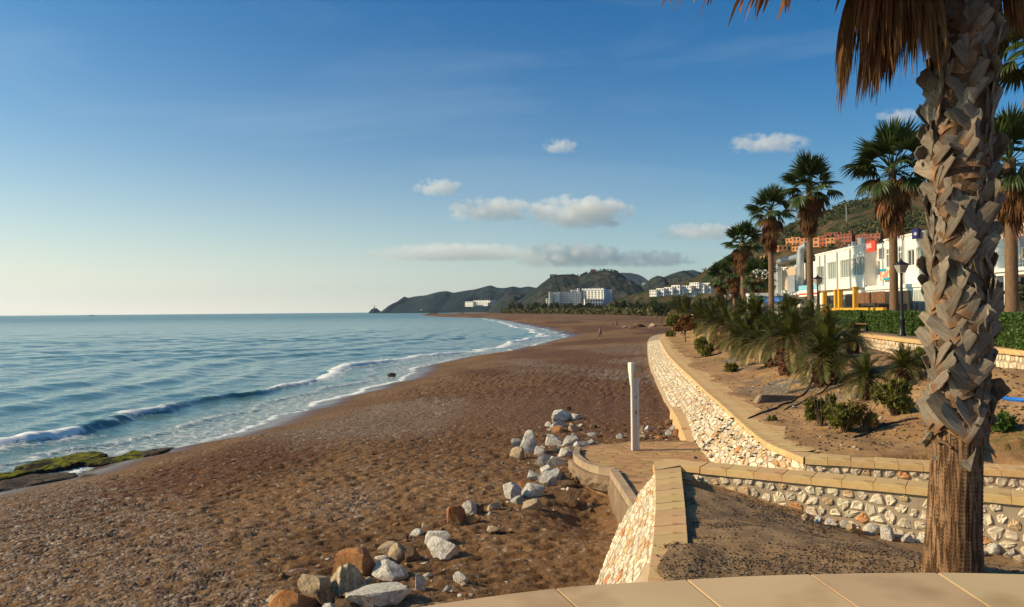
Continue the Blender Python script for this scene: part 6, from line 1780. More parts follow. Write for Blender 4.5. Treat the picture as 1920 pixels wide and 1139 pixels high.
# right section
RW = [(fu(1661), fu(1669.5), zz(1665, 503), zz(1665, 467)), (fu(1683), fu(1692), zz(1688, 500), zz(1688, 462)), (fu(1701), fu(1715), zz(1708, 499), zz(1708, 468)), (fu(1718), fu(1733), zz(1725, 505), zz(1725, 464)), (fu(1760), fu(1785), 4.4, 6.2), (fu(1815), fu(1840), 4.4, 6.2)]
mb = MB(); wall_openings(mb, uR0, uR1, FLR, ROOF, 0.02, 0.32, RW); mb.box(uR0, uR0 + .3, .32, 9, FLR, ROOF); mb.box(uR0, uR1, .32, 9, FLR - .04, FLR + .1); mb.build('wall', WHITE, wb)
for i, w in enumerate(RW): window(wb, w[0], w[1], w[2], w[3], 0.12, 2, DGLASS if i in (0, 1, 2) else BLIND, rows=2 if i < 2 else 1)
MB().box(uR0 - .05, uR1 + .05, -0.05, 9.1, ROOF + .002, ROOF + .14).build('roof', WHITE, wb)
for px in (1658.5, 1696.0):
    u = fu(px); MB().tube([(u, -0.10, FLR - 1), (u, -0.10, ROOF - 0.1)], 0.06, 6).build('downpipe', GREYP, wb)
# glazed ground-floor porch
MB().box(uR0, uR1, -1.6, 0.02, FLR - .38, FLR - .1).build('porch_canopy', WHITE, wb)
n = 22
f = MB(); f.box(uR0, uR1, -1.5, -1.4, 0, .25); f.box(uR0, uR1, -1.5, -1.4, FLR - .62, FLR - .385)
for k in range(n + 1):
    u = uR0 + (uR1 - uR0) * k / n; f.box(u - .06, u + .06, -1.51, -1.39, .25, FLR - .62)
f.build('porch_frame', FRAME, wb)
GG = mat('grey_green_curtain_glass', (0.30, 0.34, 0.30), (0.44, 0.47, 0.42), 0.6, 0.2, sc=(5, 5, .3), vary=0.25)
for k in range(n): MB().box(uR0 + (uR1 - uR0) * k / n + .07, uR0 + (uR1 - uR0) * (k + 1) / n - .07, -1.46, -1.44, .26, FLR - .63).build('pane', GG, wb)
def text(name, s, size, m, parent, loc, rot, ext=0.01, align='CENTER'):
    cu = bpy.data.curves.new(name, 'FONT'); cu.body = s; cu.size = size; cu.extrude = ext; cu.align_x = align; cu.align_y = 'CENTER'
    o = bpy.data.objects.new(name, cu); col.objects.link(o); o.parent = parent; o.location = loc; o.rotation_euler = rot; cu.materials.append(m)
    bpy.context.view_layer.update(); me = bpy.data.meshes.new_from_object(o); q = add(name, me, m, parent, loc, rot); bpy.data.objects.remove(o); return q
RED = mat('red_sign_paint', (0.60, 0.045, 0.02), (0.66, 0.07, 0.03), 1, 0.5); SIGNW = mat('sign_white', (0.75, 0.72, 0.68), None, 1, 0.6); NAVY = mat('navy_sign_paint', (0.018, 0.014, 0.10), (0.025, 0.02, 0.13), 1, 0.5)
# signs (each its own thing)
p = FAR_ + FD * ((fu(1628) + fu(1645)) / 2) + FN * -0.05
zr = fz(1636, 464)
sg = empty('sign', (p.x, p.y, zr), frz, 'small red sign with white letters on the roof edge of the white building', 'sign')
Lr = (fu(1645) - fu(1628))
MB().box(-Lr / 2, Lr / 2, -0.06, 0.06, -0.40, 0.50).build('board', RED, sg, bevel=0.01)
text('lettering', 'BAR', 0.62, SIGNW, sg, (-Lr * .18, -0.075, 0.12), (R(90), 0, 0))
p = FAR_ + FD * ((fu(1719) + fu(1732)) / 2) - FN * 0.25
sg = empty('sign', (p.x, p.y, fz(1726, 439)), frz, 'dark blue square sign with a pale bird-like mark on top of the facade', 'sign')
Lr = fu(1732) - fu(1719); MB().box(-Lr / 2, Lr / 2, -0.05, 0.05, -.30 * Lr, .36 * Lr).build('board', NAVY, sg)
mk = MB()
for a in (20, 50, 80, 110, 140): mk.poly([(0, -.062, -0.12 * Lr), (math.cos(R(a)) * .30 * Lr, -.062, math.sin(R(a)) * .22 * Lr - .06 * Lr), (math.cos(R(a + 16)) * .24 * Lr, -.062, math.sin(R(a + 16)) * .20 * Lr - .08 * Lr), (0, -.054, -0.12 * Lr)], [(0, 1, 2), (0, 2, 3)])
mk.build('emblem', SIGNW, sg)
p = FAR_ + FD * ((fu(1656) + fu(1674)) / 2) - FN * 0.22
sg = empty('sign', (p.x, p.y, fz(1665, 515)), frz, 'colourful poster board with teal top and food pictures on the white facade', 'sign')
Lr = fu(1674) - fu(1656); Hh = fz(1665, 503.5) - fz(1665, 525.5)
MB().box(-Lr / 2, Lr / 2, -.03, .03, -Hh / 2, Hh / 2).build('board', mat('menu_print', (0.72, 0.66, 0.60), (0.60, 0.22, 0.10), 3.0, 0.5, stops=(0.42, 0.5)), sg)
MB().box(-Lr / 2, Lr / 2 * .3, -.045, -.031, Hh * .27, Hh * .5).build('band', mat('teal_print', (0.02, 0.30, 0.38), None, 1, 0.5), sg)
MB().box(-Lr * .1, Lr / 2, -.045, -.031, -Hh * .5, -Hh * .30).build('band', bpy.data.materials['teal_print'], sg)

# grey ducts and the beige round-cornered building at the far end
db = empty('duct_building', (FAR_.x + 0.3, FAR_.y, Z_PROM), frz, 'lower white building with a beige panel wall and big grey ventilation ducts on its roof', 'building')
U = lambda px: fu(px)
def zf(px, py): return fz(px, py) - G0
ua = max(U(1453), -60)
mb = MB(); ops = [(U(1458), U(1464), 3.6, 6.6), (U(1517), U(1529), zf(1523, 530), zf(1523, 508))]
top2 = zf(1500, 500)
wall_openings(mb, ua, -0.1, 3.2, ROOF - 0.5, 0, .3, [o for o in ops if o[1] < -.2]); mb.box(ua, -0.1, .3, 8, ROOF - .6, ROOF - .5); mb.box(-0.4, -.1, .3, 8, 3.2, ROOF - .6)
mb.build('wall', WHITE, db)
for o in ops:
    if o[1] < -.2: window(db, o[0], o[1], o[2], o[3], .12, 3, DGLASS)
MB().box(U(1476), U(1504), -0.9, -0.01, 3.3, zf(1490, 501)).build('panel_wall', BEIGE, db, bevel=0.25)
MB().prism([(U(1492), -1.2), (U(1506), -1.2), (U(1506), -0.95), (U(1492), -0.95)], 3.3, 5.2).build('gable_panel', GREYP, db)
mb = MB(); z9 = ROOF + .2
mb.tube([(U(1463), -.5, 3.3), (U(1463), -.5, z9 - .6), (U(1464.5), -.5, z9), (U(1504), -.5, z9 + .1)], 0.32, 10)
mb.build('duct', GREYP, db, smooth=True)
mb = MB(); mb.tube([(U(1508), -.7, 3.3), (U(1508), -.7, z9 + .2), (U(1509.5), -.6, z9 + .9), (U(1513), -.2, z9 + 1.2)], 0.42, 10); mb.build('duct', GREYP, db, smooth=True)
mb = MB(); mb.tube([(U(1457), -.4, 3.3), (U(1457), -.4, z9 - 1.4), (U(1454), -.3, z9 - 1.0)], 0.2, 8); mb.build('duct', GREYP, db, smooth=True)
MB().box(ua - 2, -0.1, -1.8, 0.0, 2.9, 3.25).build('canopy', WHITE, db)
mb = MB(); wall_openings(mb, ua - 2, -.1, 0, 2.9, -0.2, 0.1, [(ua + i * 3.4, ua + 2.2 + i * 3.4, 0, 2.4) for i in range(int((-.6 - ua) / 3.4))]); mb.build('ground_floor_wall', WHITE, db)
for i in range(int((-.6 - ua) / 3.4)): window(db, ua + i * 3.4, ua + 2.2 + i * 3.4, 0, 2.4, 0.0, 2, DGLASS, sill=False)
p = at_y(1515, 545, 80)
sg = empty('sign', (p.x, p.y, p.z), frz, 'white and light blue banner with a red line, left of the second street lamp', 'sign')
s = 80 / FPX; MB().box(-3.0, 3.0, -.04, .04, -11 * s, 10 * s).build('board', SIGNW, sg)
MB().box(-3.0, 3.0, -.06, -.042, 1 * s, 10 * s).build('band', mat('sky_blue_print', (0.22, 0.50, 0.62), None, 1, .5), sg); MB().box(-3.0, 3.0, -.06, -.042, -8 * s, -5 * s).build('band', RED, sg)

# yellow fence with iron grilles and reed screens
Y0 = at_y(1543, 560, 70); Y1 = at_y(1659, 560, 55.5); yd = Vector((Y1.x - Y0.x, Y1.y - Y0.y, 0)); yl = yd.length; yd.normalize(); yrz = math.atan2(yd.y, yd.x)
yf = empty('fence', (Y0.x, Y0.y, Z_PROM), yrz, 'bright yellow walled fence with iron grilles and a brown reed screen', 'fence')
def yu(px):
    d = ray(px, 560); den = d.x * yd.y - d.y * yd.x
    return (Y0.y * d.x - Y0.x * d.y) / (yd.x * d.y - yd.y * d.x)
def pillar(a, b, h): 
    c_ = (a + b) / 2; a = c_ - .19; b = c_ + .19
    MB().box(a, b, -.17, .17, 0.0, h).box(a - .04, b + .04, -.21, .21, h, h + .10).build('pillar', YELLOW, yf, bevel=0.02)
pil = [(1543, 1549.5, 2.75), (1565.5, 1571, 2.85), (1572.5, 1579, 2.85), (1600, 1608, 2.95)]
for a, b, h in pil: pillar(yu(a), yu(b), h)
MB().box(-.02, yl, -.12, .12, 0, 1.42).build('low_wall', YELLOW, yf)
for a, b in ((1549.5, 1565.5), (1579, 1600)):
    g = MB(); ua_, ub_ = yu(a), yu(b); n = 12
    for k in range(1, n): x = ua_ + (ub_ - ua_) * k / n; g.box(x - .02, x + .02, -.02, .02, 1.42, 2.5)
    g.box(ua_, ub_, -.03, .03, 1.5, 1.56); g.box(ua_, ub_, -.03, .03, 2.35, 2.41); g.build('grille', IRON, yf)
ua_, ub_ = yu(1608), yl; n = 44
for k in range(n):
    x = ua_ + (ub_ - ua_) * (k + .5) / n; w = (ub_ - ua_) / n * .42; zt = 2.55 + 0.05 * math.sin(k * 2.1)
    MB().box(x - w, x + w, -.03 + .02 * (k % 2), .02 * (k % 2), 1.75, zt).build('slat', REED, yf)
MB().box(ua_, ub_, .05, .10, 2.42, 2.5).box(ua_, ub_, .05, .10, 1.8, 1.87).build('rail', IRON, yf)
MB().box(yu(1549.5), yl, 1.6, 1.7, 0, 2.6).build('dark_backing', DARKM, yf)  # near-black sheet painted as the shade in the gap behind the fence

# kiosk
p = at_y(1428, 560, 84); kz = math.atan2(-1.0, -0.1)
kk = empty('kiosk', (p.x, p.y, Z_PROM), R(-8), 'small white promenade kiosk with slatted pergola roof and green and blue awnings', 'kiosk')
for x in (-1.25, -.7, 1.2):
    for y in (-1.2, 1.2): MB().box(x - .06, x + .06, y - .06, y + .06, 0, 2.75).build('post', FRAME, kk)
mb = MB(); mb.box(-1.4, 2.6, -1.4, -1.3, 2.75, 3.05); mb.box(-1.4, 2.6, 1.3, 1.4, 2.75, 3.05); mb.box(-1.4, -1.3, -1.3, 1.3, 2.75, 3.05); mb.build('beam', FRAME, kk)
for k in range(9): MB().box(-1.1 + k * .42, -.98 + k * .42, -1.28, 1.28, 2.80, 3.02).build('slat', FRAME, kk)
MB().box(-1.15, 1.1, -.9, 1.1, 0, 2.7).build('cabin', mat('kiosk_panel', (0.42, 0.46, 0.44), (0.55, 0.58, 0.55), 3, .6, sc=(4, 4, .2)), kk)
MB().poly([(-1.3, -1.22, 2.7), (-.05, -1.22, 2.7), (-.05, -1.75, 2.1), (-1.3, -1.75, 2.1), (-1.3, -1.22, 2.64), (-.05, -1.22, 2.64), (-.05, -1.75, 2.04), (-1.3, -1.75, 2.04)], [(0, 1, 2, 3), (7, 6, 5, 4), (3, 2, 6, 7), (0, 4, 5, 1), (1, 5, 6, 2), (0, 3, 7, 4)]).build('green_awning', mat('green_awning', (0.03, 0.20, 0.08), (0.06, 0.28, 0.12), 2, .8), kk)
MB().poly([(0.0, -1.22, 2.7), (1.9, -1.22, 2.7), (1.9, -1.75, 2.1), (0.0, -1.75, 2.1), (0.0, -1.22, 2.64), (1.9, -1.22, 2.64), (1.9, -1.75, 2.04), (0.0, -1.75, 2.04)], [(0, 1, 2, 3), (7, 6, 5, 4), (3, 2, 6, 7), (0, 4, 5, 1), (1, 5, 6, 2), (0, 3, 7, 4)]).build('blue_awning', mat('blue_awning', (0.02, 0.12, 0.45), (0.10, 0.30, 0.62), 2, .8), kk)

# terrace bar at the right edge
tb = empty('terrace_bar', (25.3, 43.0, Z_PROM), R(-92), 'white two-storey bar at the right edge with a railed balcony and cream awning', 'building')
# local x runs towards the camera, y inland
mb = MB(); mb.box(0, 14, 0.0, 9, 3.0, 3.32); mb.build('balcony_slab', WHITE, tb)
MB().box(0, 14, -0.12, -0.002, 3.18, 3.36).build('fascia', FRAME, tb)
for k in range(8): MB().box(.2 + k * 1.9, .3 + k * 1.9, 0.05, .15, 0, 3.0).build('post', FRAME, tb)
mb = MB()
for z in (3.55, 3.8, 4.05, 4.3): mb.tube([(0, .1, z), (14, .1, z)], .018, 5)
for k in range(8): mb.tube([(k * 2, .1, 3.3), (k * 2, .1, 4.34)], .022, 5)
mb.build('railing', GREYP, tb)
mb = MB(); wall_openings(mb, 0, 14, 3.32, 7.0, 4.6, 4.9, [(1, 3.5, 3.5, 5.8), (4.6, 7.2, 3.5, 5.8), (8.5, 12, 3.5, 5.8)]); mb.build('upper_wall', WHITE, tb)
for a, b in ((1, 3.5), (4.6, 7.2), (8.5, 12)): window(tb, a, b, 3.5, 5.8, 4.7, 2, DGLASS, sill=False)
MB().box(0, 14, 2.6, 9, 7.0, 7.25).build('roof', WHITE, tb)
MB().box(0, 14, 2.2, 2.55, 5.9, 7.1).build('parapet', WHITE, tb)
aw = [(0, 2.1, 6.15), (14, 2.1, 6.15), (14, 0.15, 4.95), (0, 0.15, 4.95)]
MB().poly(aw + [(x, y, z - .04) for x, y, z in aw], [(0, 1, 2, 3), (7, 6, 5, 4), (0, 4, 5, 1), (1, 5, 6, 2), (2, 6, 7, 3), (3, 7, 4, 0)]).build('awning', mat('cream_awning', (0.60, 0.50, 0.36), (0.66, 0.56, 0.42), 1, .8, transl=.2), tb)
mb = MB(); wall_openings(mb, 0, 14, 0, 3.0, 3.4, 3.6, [(0.8, 3.0, 0, 2.4), (4, 8, 0.9, 2.4), (9, 13, .9, 2.4)]); mb.build('lower_wall', DARKM, tb)  # wall coloured near-black to give the shade of the bar's inside
MB().box(2.8, 5.6, 1.6, 3.0, 0, 2.1).build('counter', WHITE, tb, bevel=.03)
for k in range(2):
    c = empty('chair', tb.matrix_world @ Vector((0, 0, 0)), 0)
    bpy.data.objects.remove(c)
bpy.context.view_layer.update()
def cafe_chair(lx, ly, rz, lab):
    q = tb.matrix_world @ Vector((lx, ly, 3.32)); c = empty('chair', q, rz, lab, 'chair', 'wicker chairs on the bar balcony'); WK = bpy.data.materials.get('wicker') or mat('wicker', (0.40, 0.33, 0.24), (0.55, 0.47, 0.36), 20, .8)
    MB().box(-.24, .24, -.22, .22, .42, .47).build('seat', WK, c, bevel=.01); MB().box(-.24, .24, .2, .25, .5, .95).build('backrest', WK, c, bevel=.01)
    for x in (-.21, .21):
        for y in (-.19, .21): MB().tube([(x, y, 0), (x, y, .42)], .018, 5).build('leg', GREYP, c)
cafe_chair(3.2, .7, 0.4, 'pale chair nearest the trunk on the bar balcony'); cafe_chair(4.6, .8, 2.2, 'pale chair in the middle of the bar balcony'); cafe_chair(6.2, .7, 1.2, 'pale chair at the right edge of the bar balcony')

# ================================================================ FAR BUILDINGS
from mathutils.bvhtree import BVHTree
HB = {}
def hill_hit(name, px, py):
    o = bpy.data.objects[name]
    if name not in HB:
        me = o.data; HB[name] = BVHTree.FromPolygons([v.co[:] for v in me.vertices], [p.vertices[:] for p in me.polygons])
    r = HB[name].ray_cast(EYE, ray(px, py).normalized()); return r[0]
def block(px0, px1, yt, yb, base_hill, m, label, cat='house', name='house', group=None, Y=None, rz=0.0, dep=0.8, floors=2, bays=3, chim=False, rows=None):
    q = hill_hit(base_hill, (px0 + px1) / 2, yb) if base_hill else None
    if q is None: q = at_y((px0 + px1) / 2, yb, Y or 500)
    s = q.y / FPX; W = (px1 - px0) * s; H = (yb - yt) * s; D = W * dep
    t = empty(name, (q.x, q.y + D * .15, q.z - 0.5), rz, label, cat, group)
    ops_all = []; fh = H / floors; mb = MB()
    for f in range(floors):
        ops = [(-W / 2 + W * (b + .25) / bays, -W / 2 + W * (b + .75) / bays, .5 + f * fh + fh * .3, .5 + f * fh + fh * .78) for b in range(bays)]
        wall_openings(mb, -W / 2, W / 2, (0 if f == 0 else .5 + f * fh), .5 + (f + 1) * fh, 0, .35, ops); ops_all += ops
    side = [(W * 0 + .35, D, 0, H + .5)]
    mb.box(-W / 2, -W / 2 + .35, .35, D, 0, H + .5); mb.box(W / 2 - .35, W / 2, .35, D, 0, H + .5); mb.box(-W / 2, W / 2, D, D + .35, 0, H + .5)
    mb.box(-W / 2 + .35, W / 2 - .35, .35, D, H + .1, H + .3)
    mb.build('wall', m, t)
    g = MB()
    for a, b, c, d in ops_all: g.box(a + .02, b - .02, .28, .33, c + .02, d - .02)
    # windows on the sea side
    for f in range(floors):
        for b in range(2): y0 = D * (.2 + .42 * b); g.box(-W / 2 - .06, -W / 2 - .01, y0, y0 + D * .18, .5 + f * fh + fh * .3, .5 + f * fh + fh * .75)
    w = g.build('windows', DGLASS, t); w['kind'] = 'stuff'
    if chim: MB().box(W * .1, W * .1 + W * .12, D * .4, D * .4 + W * .12, H + .3, H + .3 + H * .25).build('chimney', m, t)
    return t
TG = 'terracotta houses on the hillside'
block(1461, 1484, 460, 471, 'hill', TERRA, 'long orange terrace wall of the hillside houses, lowest at the left', 'house', rz=-.1, floors=1, bays=3, group=TG)
for a in [(1473, 1488, 447, 462, TERRA, 'orange block house at the left end of the hillside terrace', 2, 2), (1487, 1501, 445, 462, TERRA, 'second orange block house from the left on the hillside terrace', 2, 2), (1501, 1515, 447, 463, TERRA, 'orange house touching the tall palm crown on the left', 2, 2),
          (1484, 1508, 462, 472, TERRA, 'low orange retaining house below the second orange block', 1, 3), (1524, 1537, 446, 464, TERRA, 'narrow orange house right of the tall palm trunk', 2, 1), (1537, 1550, 442, 464, TERRAD, 'dark red house next to the narrow orange one', 3, 2),
          (1549, 1566, 446, 463, TERRA, 'brick-orange house in the middle of the red houses', 2, 2), (1547, 1572, 436, 447, TERRAD, 'long red house on the upper row', 2, 4), (1566, 1580, 440, 462, TERRAD, 'tall red house with pale windows', 3, 2), (1578, 1598, 438, 466, TERRAD, 'largest dark red house beside the roof chimneys', 4, 3),
          (1605, 1625, 440, 462, TERRAD, 'dark red house behind the roof of the white building', 3, 3), (1626, 1652, 438, 460, TERRAD, 'dark red house behind the red sign', 3, 3), (1425, 1436, 481, 495, TERRA, 'small orange house between two palm crowns', 2, 1), (1436, 1444, 484, 496, TERRA, 'small orange house tucked against the palm trunk', 2, 1)]:
    block(a[0], a[1], a[2], a[3], 'hill', a[4], a[5], rz=random.Random(a[0]).uniform(-.95, -.6), floors=a[6], bays=a[7], chim=a[0] % 3 == 0, group=TG)
rnd = random.Random(4); k = 0
for row, (y, x0, x1) in enumerate([(497, 1420, 1446), (503, 1414, 1447), (509, 1412, 1448), (515, 1416, 1448), (521, 1420, 1450)]):
    x = x0; nth = -1
    while x < x1:
        nth += 1
        w = rnd.uniform(6, 9); block(x, x + w, y - 7, y + 1, 'hill', WHITE2, 'white village house, number %s from the left in the %s row up the hillside' % (['one', 'two', 'three', 'four', 'five', 'six'][nth % 6], ['top', 'second', 'middle', 'fourth', 'lowest'][row]), rz=rnd.uniform(-.6, .1), floors=2, bays=1, group='white village houses on the hillside'); x += w * .95
WG = 'white stepped apartments below the ridge'
for a in [(1217, 1232, 544, 552, 'leftmost low white apartment block'), (1230, 1246, 541, 551, 'white apartment block with arched porch, second from left'), (1244, 1262, 539, 549, 'white apartment block with sloped roofs, third from left'), (1258, 1276, 535, 549, 'taller white apartment block in the middle'),
          (1273, 1298, 536, 545, 'long white terrace row in the middle'), (1292, 1312, 530, 537, 'white penthouse level on top of the apartments'), (1296, 1322, 535, 546, 'white terrace row at the right'), (1310, 1334, 531, 547, 'white apartment block with the slanting end wall'), (1265, 1282, 544, 551, 'low white annexe in front of the middle block'), (1288, 1304, 545, 552, 'low white annexe by the round dark tree'), (1284, 1292, 562, 566, 'small pale hut among the far palms')]:
    block(a[0], a[1], a[2], a[3] + 3, None, WHITE2, a[4], 'apartment block', 'apartment_block', WG if a[3] < 560 else None, Y=520, rz=-.75, floors=2, bays=max(2, int((a[1] - a[0]) / 5)), dep=.5)
block(1204, 1211, 530.5, 535, 'far_knoll', WHITE2, 'tiny white house on the slope of the far knoll', Y=2480, rz=-.2, floors=1, bays=2)
block(1108, 1117, 505, 511, 'big_hill', TERRA, 'orange house on the summit of the big hill', floors=1, bays=3)
block(1031, 1044, 514.5, 518, 'big_hill', BEIGE, 'low grey building on the left shoulder of the big hill', floors=1, bays=4)
# hotel
HY = 1200; hs = HY / FPX
hp_ = at_y(1028, 577, HY)
ht = empty('hotel', (hp_.x, HY, hp_.z), 0, 'large white nine-storey beach hotel with two long wings', 'hotel')
def hx(px): return (px - 1028) * hs
def hz(py): return (577 - py) * hs
def wing(px0, px1, yt, yb, y0, dep, floors, bays, rzw=0, gables=False, blank=False):
    w = MB(); x0, x1 = hx(px0), hx(px1); H = hz(yt); z0 = hz(yb) - 3; g = MB(); fh = (H - hz(yb)) / max(floors, 1)
    if blank: w.box(x0, x1, y0, y0 + dep, z0, H)
    else:
        for f in range(floors):
            za = hz(yb) + f * fh; ops = [(x0 + (x1 - x0) * (b + .2) / bays, x0 + (x1 - x0) * (b + .8) / bays, za + fh * .22, za + fh * .80) for b in range(bays)]
            wall_openings(w, x0, x1, z0 if f == 0 else za, za + fh, y0, y0 + 2, ops)
            for o in ops: g.box(o[0], o[1], y0 + 1.7, y0 + 1.9, o[2], o[3])
        w.box(x0, x1, y0 + 2, y0 + dep, z0, H)
        if gables:
            for b in range(bays):
                a0 = x0 + (x1 - x0) * b / bays; a1 = x0 + (x1 - x0) * (b + 1) / bays
                w.poly([(a0, y0, H), (a1, y0, H), ((a0 + a1) / 2, y0, H + 2.6), (a0, y0 + 8, H), (a1, y0 + 8, H), ((a0 + a1) / 2, y0 + 8, H + 2.6)], [(0, 1, 2), (3, 5, 4), (0, 2, 5, 3), (1, 4, 5, 2)])
    if rzw:
        for M_ in (w, g):
            cx_ = (x0 + x1) / 2; M_.v = [(cx_ + (a - cx_) * math.cos(rzw) * 1.25 - (b - y0) * math.sin(rzw), y0 + (a - cx_) * math.sin(rzw) * 1.25 + (b - y0) * math.cos(rzw), c) for a, b, c in M_.v]
    w.build('wing', WHITE2, ht)
    if g.v: o = g.build('windows', DGLASS, ht); o['kind'] = 'stuff'
wing(1024, 1030, 560, 574, -4, 10, 4, 1); wing(1029.5, 1035, 548, 574, -10, 12, 8, 2); wing(1035, 1040, 549, 574, 0, 14, 1, 1, blank=True); wing(1040, 1049, 549, 574, -6, 16, 1, 1, blank=True)
wing(1049, 1090, 548, 571, 2, 14, 7, 12); wing(1072, 1086, 544, 549, 6, 8, 1, 4); wing(1083.5, 1087.5, 541, 549, 3, 6, 1, 1, blank=True)
wing(1090.5, 1130, 544.5, 569, -3, 16, 7, 7, rzw=-.62, gables=True); wing(1130.2, 1148.5, 544, 570, 3, 18, 1, 1, blank=True); wing(1094, 1128, 562, 575, -22, 14, 2, 7)
# distant white resort, lighthouse
for i, (a, b, c, d) in enumerate([(869, 890, 566, 575), (882, 924, 563.5, 568), (890, 918, 567.5, 574), (912, 926, 565, 572)]):
    block(a, b, c, d, None, WHITE2, ['left stepped wing of the far white resort', 'long top terrace of the far white resort', 'middle part of the far white resort', 'right end of the far white resort'][i], 'resort', 'resort_building', 'white resort below the headland', Y=2150, rz=-.7, floors=2, bays=6, dep=.4)
q = at_y(702, 579, 4300); s = 4300 / FPX
lt = empty('watchtower', (q.x, q.y, q.z - 2), 0, 'small watchtower on the tip of the headland', 'tower')
MB().lathe([(1.2 * s, 0), (1.0 * s, 4.6 * s)], 12).build('shaft', BEIGE, lt); MB().lathe([(1.3 * s, 4.6 * s), (1.2 * s, 5.6 * s), (0.4 * s, 6.4 * s)], 12).build('top', BEIGE, lt)
q = at_y(790, 585, 3400); s = 3400 / FPX
lt = empty('tower', (q.x, q.y, q.z - 2), 0, 'tiny pale tower at the foot of the headland', 'tower'); MB().lathe([(.9 * s, 0), (.8 * s, 5 * s), (0.2, 6 * s)], 10).build('shaft', WHITE2, lt)
for i, (px, yt, yb, lab) in enumerate([(1583, 356, 378, 'left thin lattice mast on the hill top'), (1587, 386, 416, 'second thin mast lower on the hill')]):
    q = hill_hit('hill', px, yb) or at_y(px, yb, 620); s = q.y / FPX; m_ = empty('mast', q, 0, lab, 'mast'); H = (yb - yt) * s
    mb = MB()
    for a in range(3): c = 2.094 * a; mb.tube([(.4 * math.cos(c), .4 * math.sin(c), -1), (.12 * math.cos(c), .12 * math.sin(c), H)], .06, 4)
    for z in range(1, int(H)): mb.tube([(.38 * math.cos(z * 2.09) * (1 - z / H * .6), .38 * math.sin(z * 2.09) * (1 - z / H * .6), z), (.38 * math.cos(z * 2.09 + 2.09) * (1 - z / H * .6), .38 * math.sin(z * 2.09 + 2.09) * (1 - z / H * .6), z + .8)], .03, 3)
    mb.build('lattice', GREYP, m_)

# ================================================================ FAR TREES
rs = np.random.RandomState(3)
def crown_mesh(name, kind, seed):
    r = np.random.RandomState(seed)
    if kind == 'palm':
        vs = []; fs = []
        for i in range(34):
            a = i * 2.399; e = R(80 - i * 4.4); L = 1.0 * r.uniform(.8, 1.1); p = np.zeros(3); d = np.array([math.cos(a) * math.cos(e), math.sin(a) * math.cos(e), math.sin(e)]); sd = np.array([-math.sin(a), math.cos(a), 0]); n0 = len(vs)
            for k in range(4):
                w = [.04, .20, .17, .02][k]; vs += [tuple(p + sd * w), tuple(p - sd * w)]; d = d + np.array([0, 0, -.33]); d /= np.linalg.norm(d); p = p + d * L / 3
            for k in range(3): fs.append((n0 + 2 * k, n0 + 2 * k + 1, n0 + 2 * k + 3, n0 + 2 * k + 2))
        me = bpy.data.meshes.new(name); me.from_pydata(vs, [], fs); me.update(); return me
    P = []
    for i in range(12):
        c = np.array([r.uniform(-.6, .6), r.uniform(-.6, .6), r.uniform(-.35, .45)]); u = r.normal(size=(110, 3)); u /= np.linalg.norm(u, axis=1)[:, None]; P.append(c + u * (.36 * (.3 + .8 * r.rand(110) ** .5))[:, None])
    P = np.concatenate(P); n = len(P); d = r.normal(size=(n, 3)); d /= np.linalg.norm(d, axis=1)[:, None]; t = np.cross(d, r.normal(size=(n, 3))); t /= np.linalg.norm(t, axis=1)[:, None]
    V = np.stack([P - d * .09, P + t * .06, P + d * .09, P - t * .06], 1).reshape(-1, 3); return mesh_np(name, V, np.arange(n * 4).reshape(-1, 4))
PALMC = [crown_mesh('crown', 'palm', i) for i in range(3)]; ROUNDC = [crown_mesh('crown', 'round', 10 + i) for i in range(4)]
for m_ in PALMC: m_.materials.append(DATE_G)
for m_ in ROUNDC: m_.materials.append(TREE_G)
TRK = MB().tube([(0, 0, -.1), (.1, 0, .5), (0, 0, 1)], [.5, .42, .36], 6).build('trunk', TWIG, None); TRKM = TRK.data; bpy.data.objects.remove(TRK)
def far_tree(x, y, z, H, W, palm, seed):
    t = empty('palm_tree' if palm else 'tree', (x, y, z), 0, 'small dark palm in the belt of trees behind the far beach' if palm else 'rounded dark tree in the belt behind the far beach', 'palm tree' if palm else 'tree', 'palms behind the far beach' if palm else 'dark trees behind the far beach')
    th = H * (.72 if palm else .4)
    add('trunk', TRKM, None, t, (0, 0, 0), (0, 0, seed), (W * .10, W * .10, th))
    c = (PALMC[seed % 3] if palm else ROUNDC[seed % 4]); s = W * .5
    add('crown', c, None, t, (0, 0, th if palm else H * .62), (0, 0, seed * 1.3), (s, s, s * (1.0 if palm else H / W * .75)))
i = 0
for k in range(150):
    px = rs.uniform(955, 1262); front = rs.rand() < .45
    yb = np.interp(px, [950, 1000, 1160, 1262], [587.5, 588, 589.5, 594]) - (0 if front else rs.uniform(2, 10)); 
    Y = float(np.interp(px, [950, 1000, 1160, 1262], [1080, 960, 520, 330])) + (0 if front else rs.uniform(20, 140)) + rs.uniform(30, 60); s = Y / FPX
    palm = rs.rand() < .6; p = at_y(px, 580, Y)
    far_tree(p.x, Y, 2.6, rs.uniform(12, 24) * s * (1.25 if px > 1150 else 1.0), rs.uniform(9, 15) * s, palm, k)
for k in range(60):   # bushes and trees between the apartments and the promenade
    px = rs.uniform(1225, 1440); yb = rs.uniform(556, 582); Y = rs.uniform(170, 400); s = Y / FPX; p = at_y(px, 580, Y)
    far_tree(p.x, Y, 2.8, rs.uniform(22, 44) * s * (Y / 400) ** .1, rs.uniform(18, 34) * s, rs.rand() < .45, k)
P = []
for k in range(26000):
    t = rs.rand(); px = 940 + 350 * t; Y = float(np.interp(px, [940, 1000, 1160, 1290], [1100, 960, 520, 300])) + rs.uniform(26, 80); p = at_y(px, 580, Y); P.append((p.x, Y, 2.4 + rs.rand() ** 1.5 * (2.0 + Y * .004)))
leaves('undergrowth', np.array(P), None, 1.6, 5, mat('far_undergrowth', (0.05, 0.055, 0.018), (0.13, 0.11, 0.04), .05, .9), None, 1.6, 'stuff')
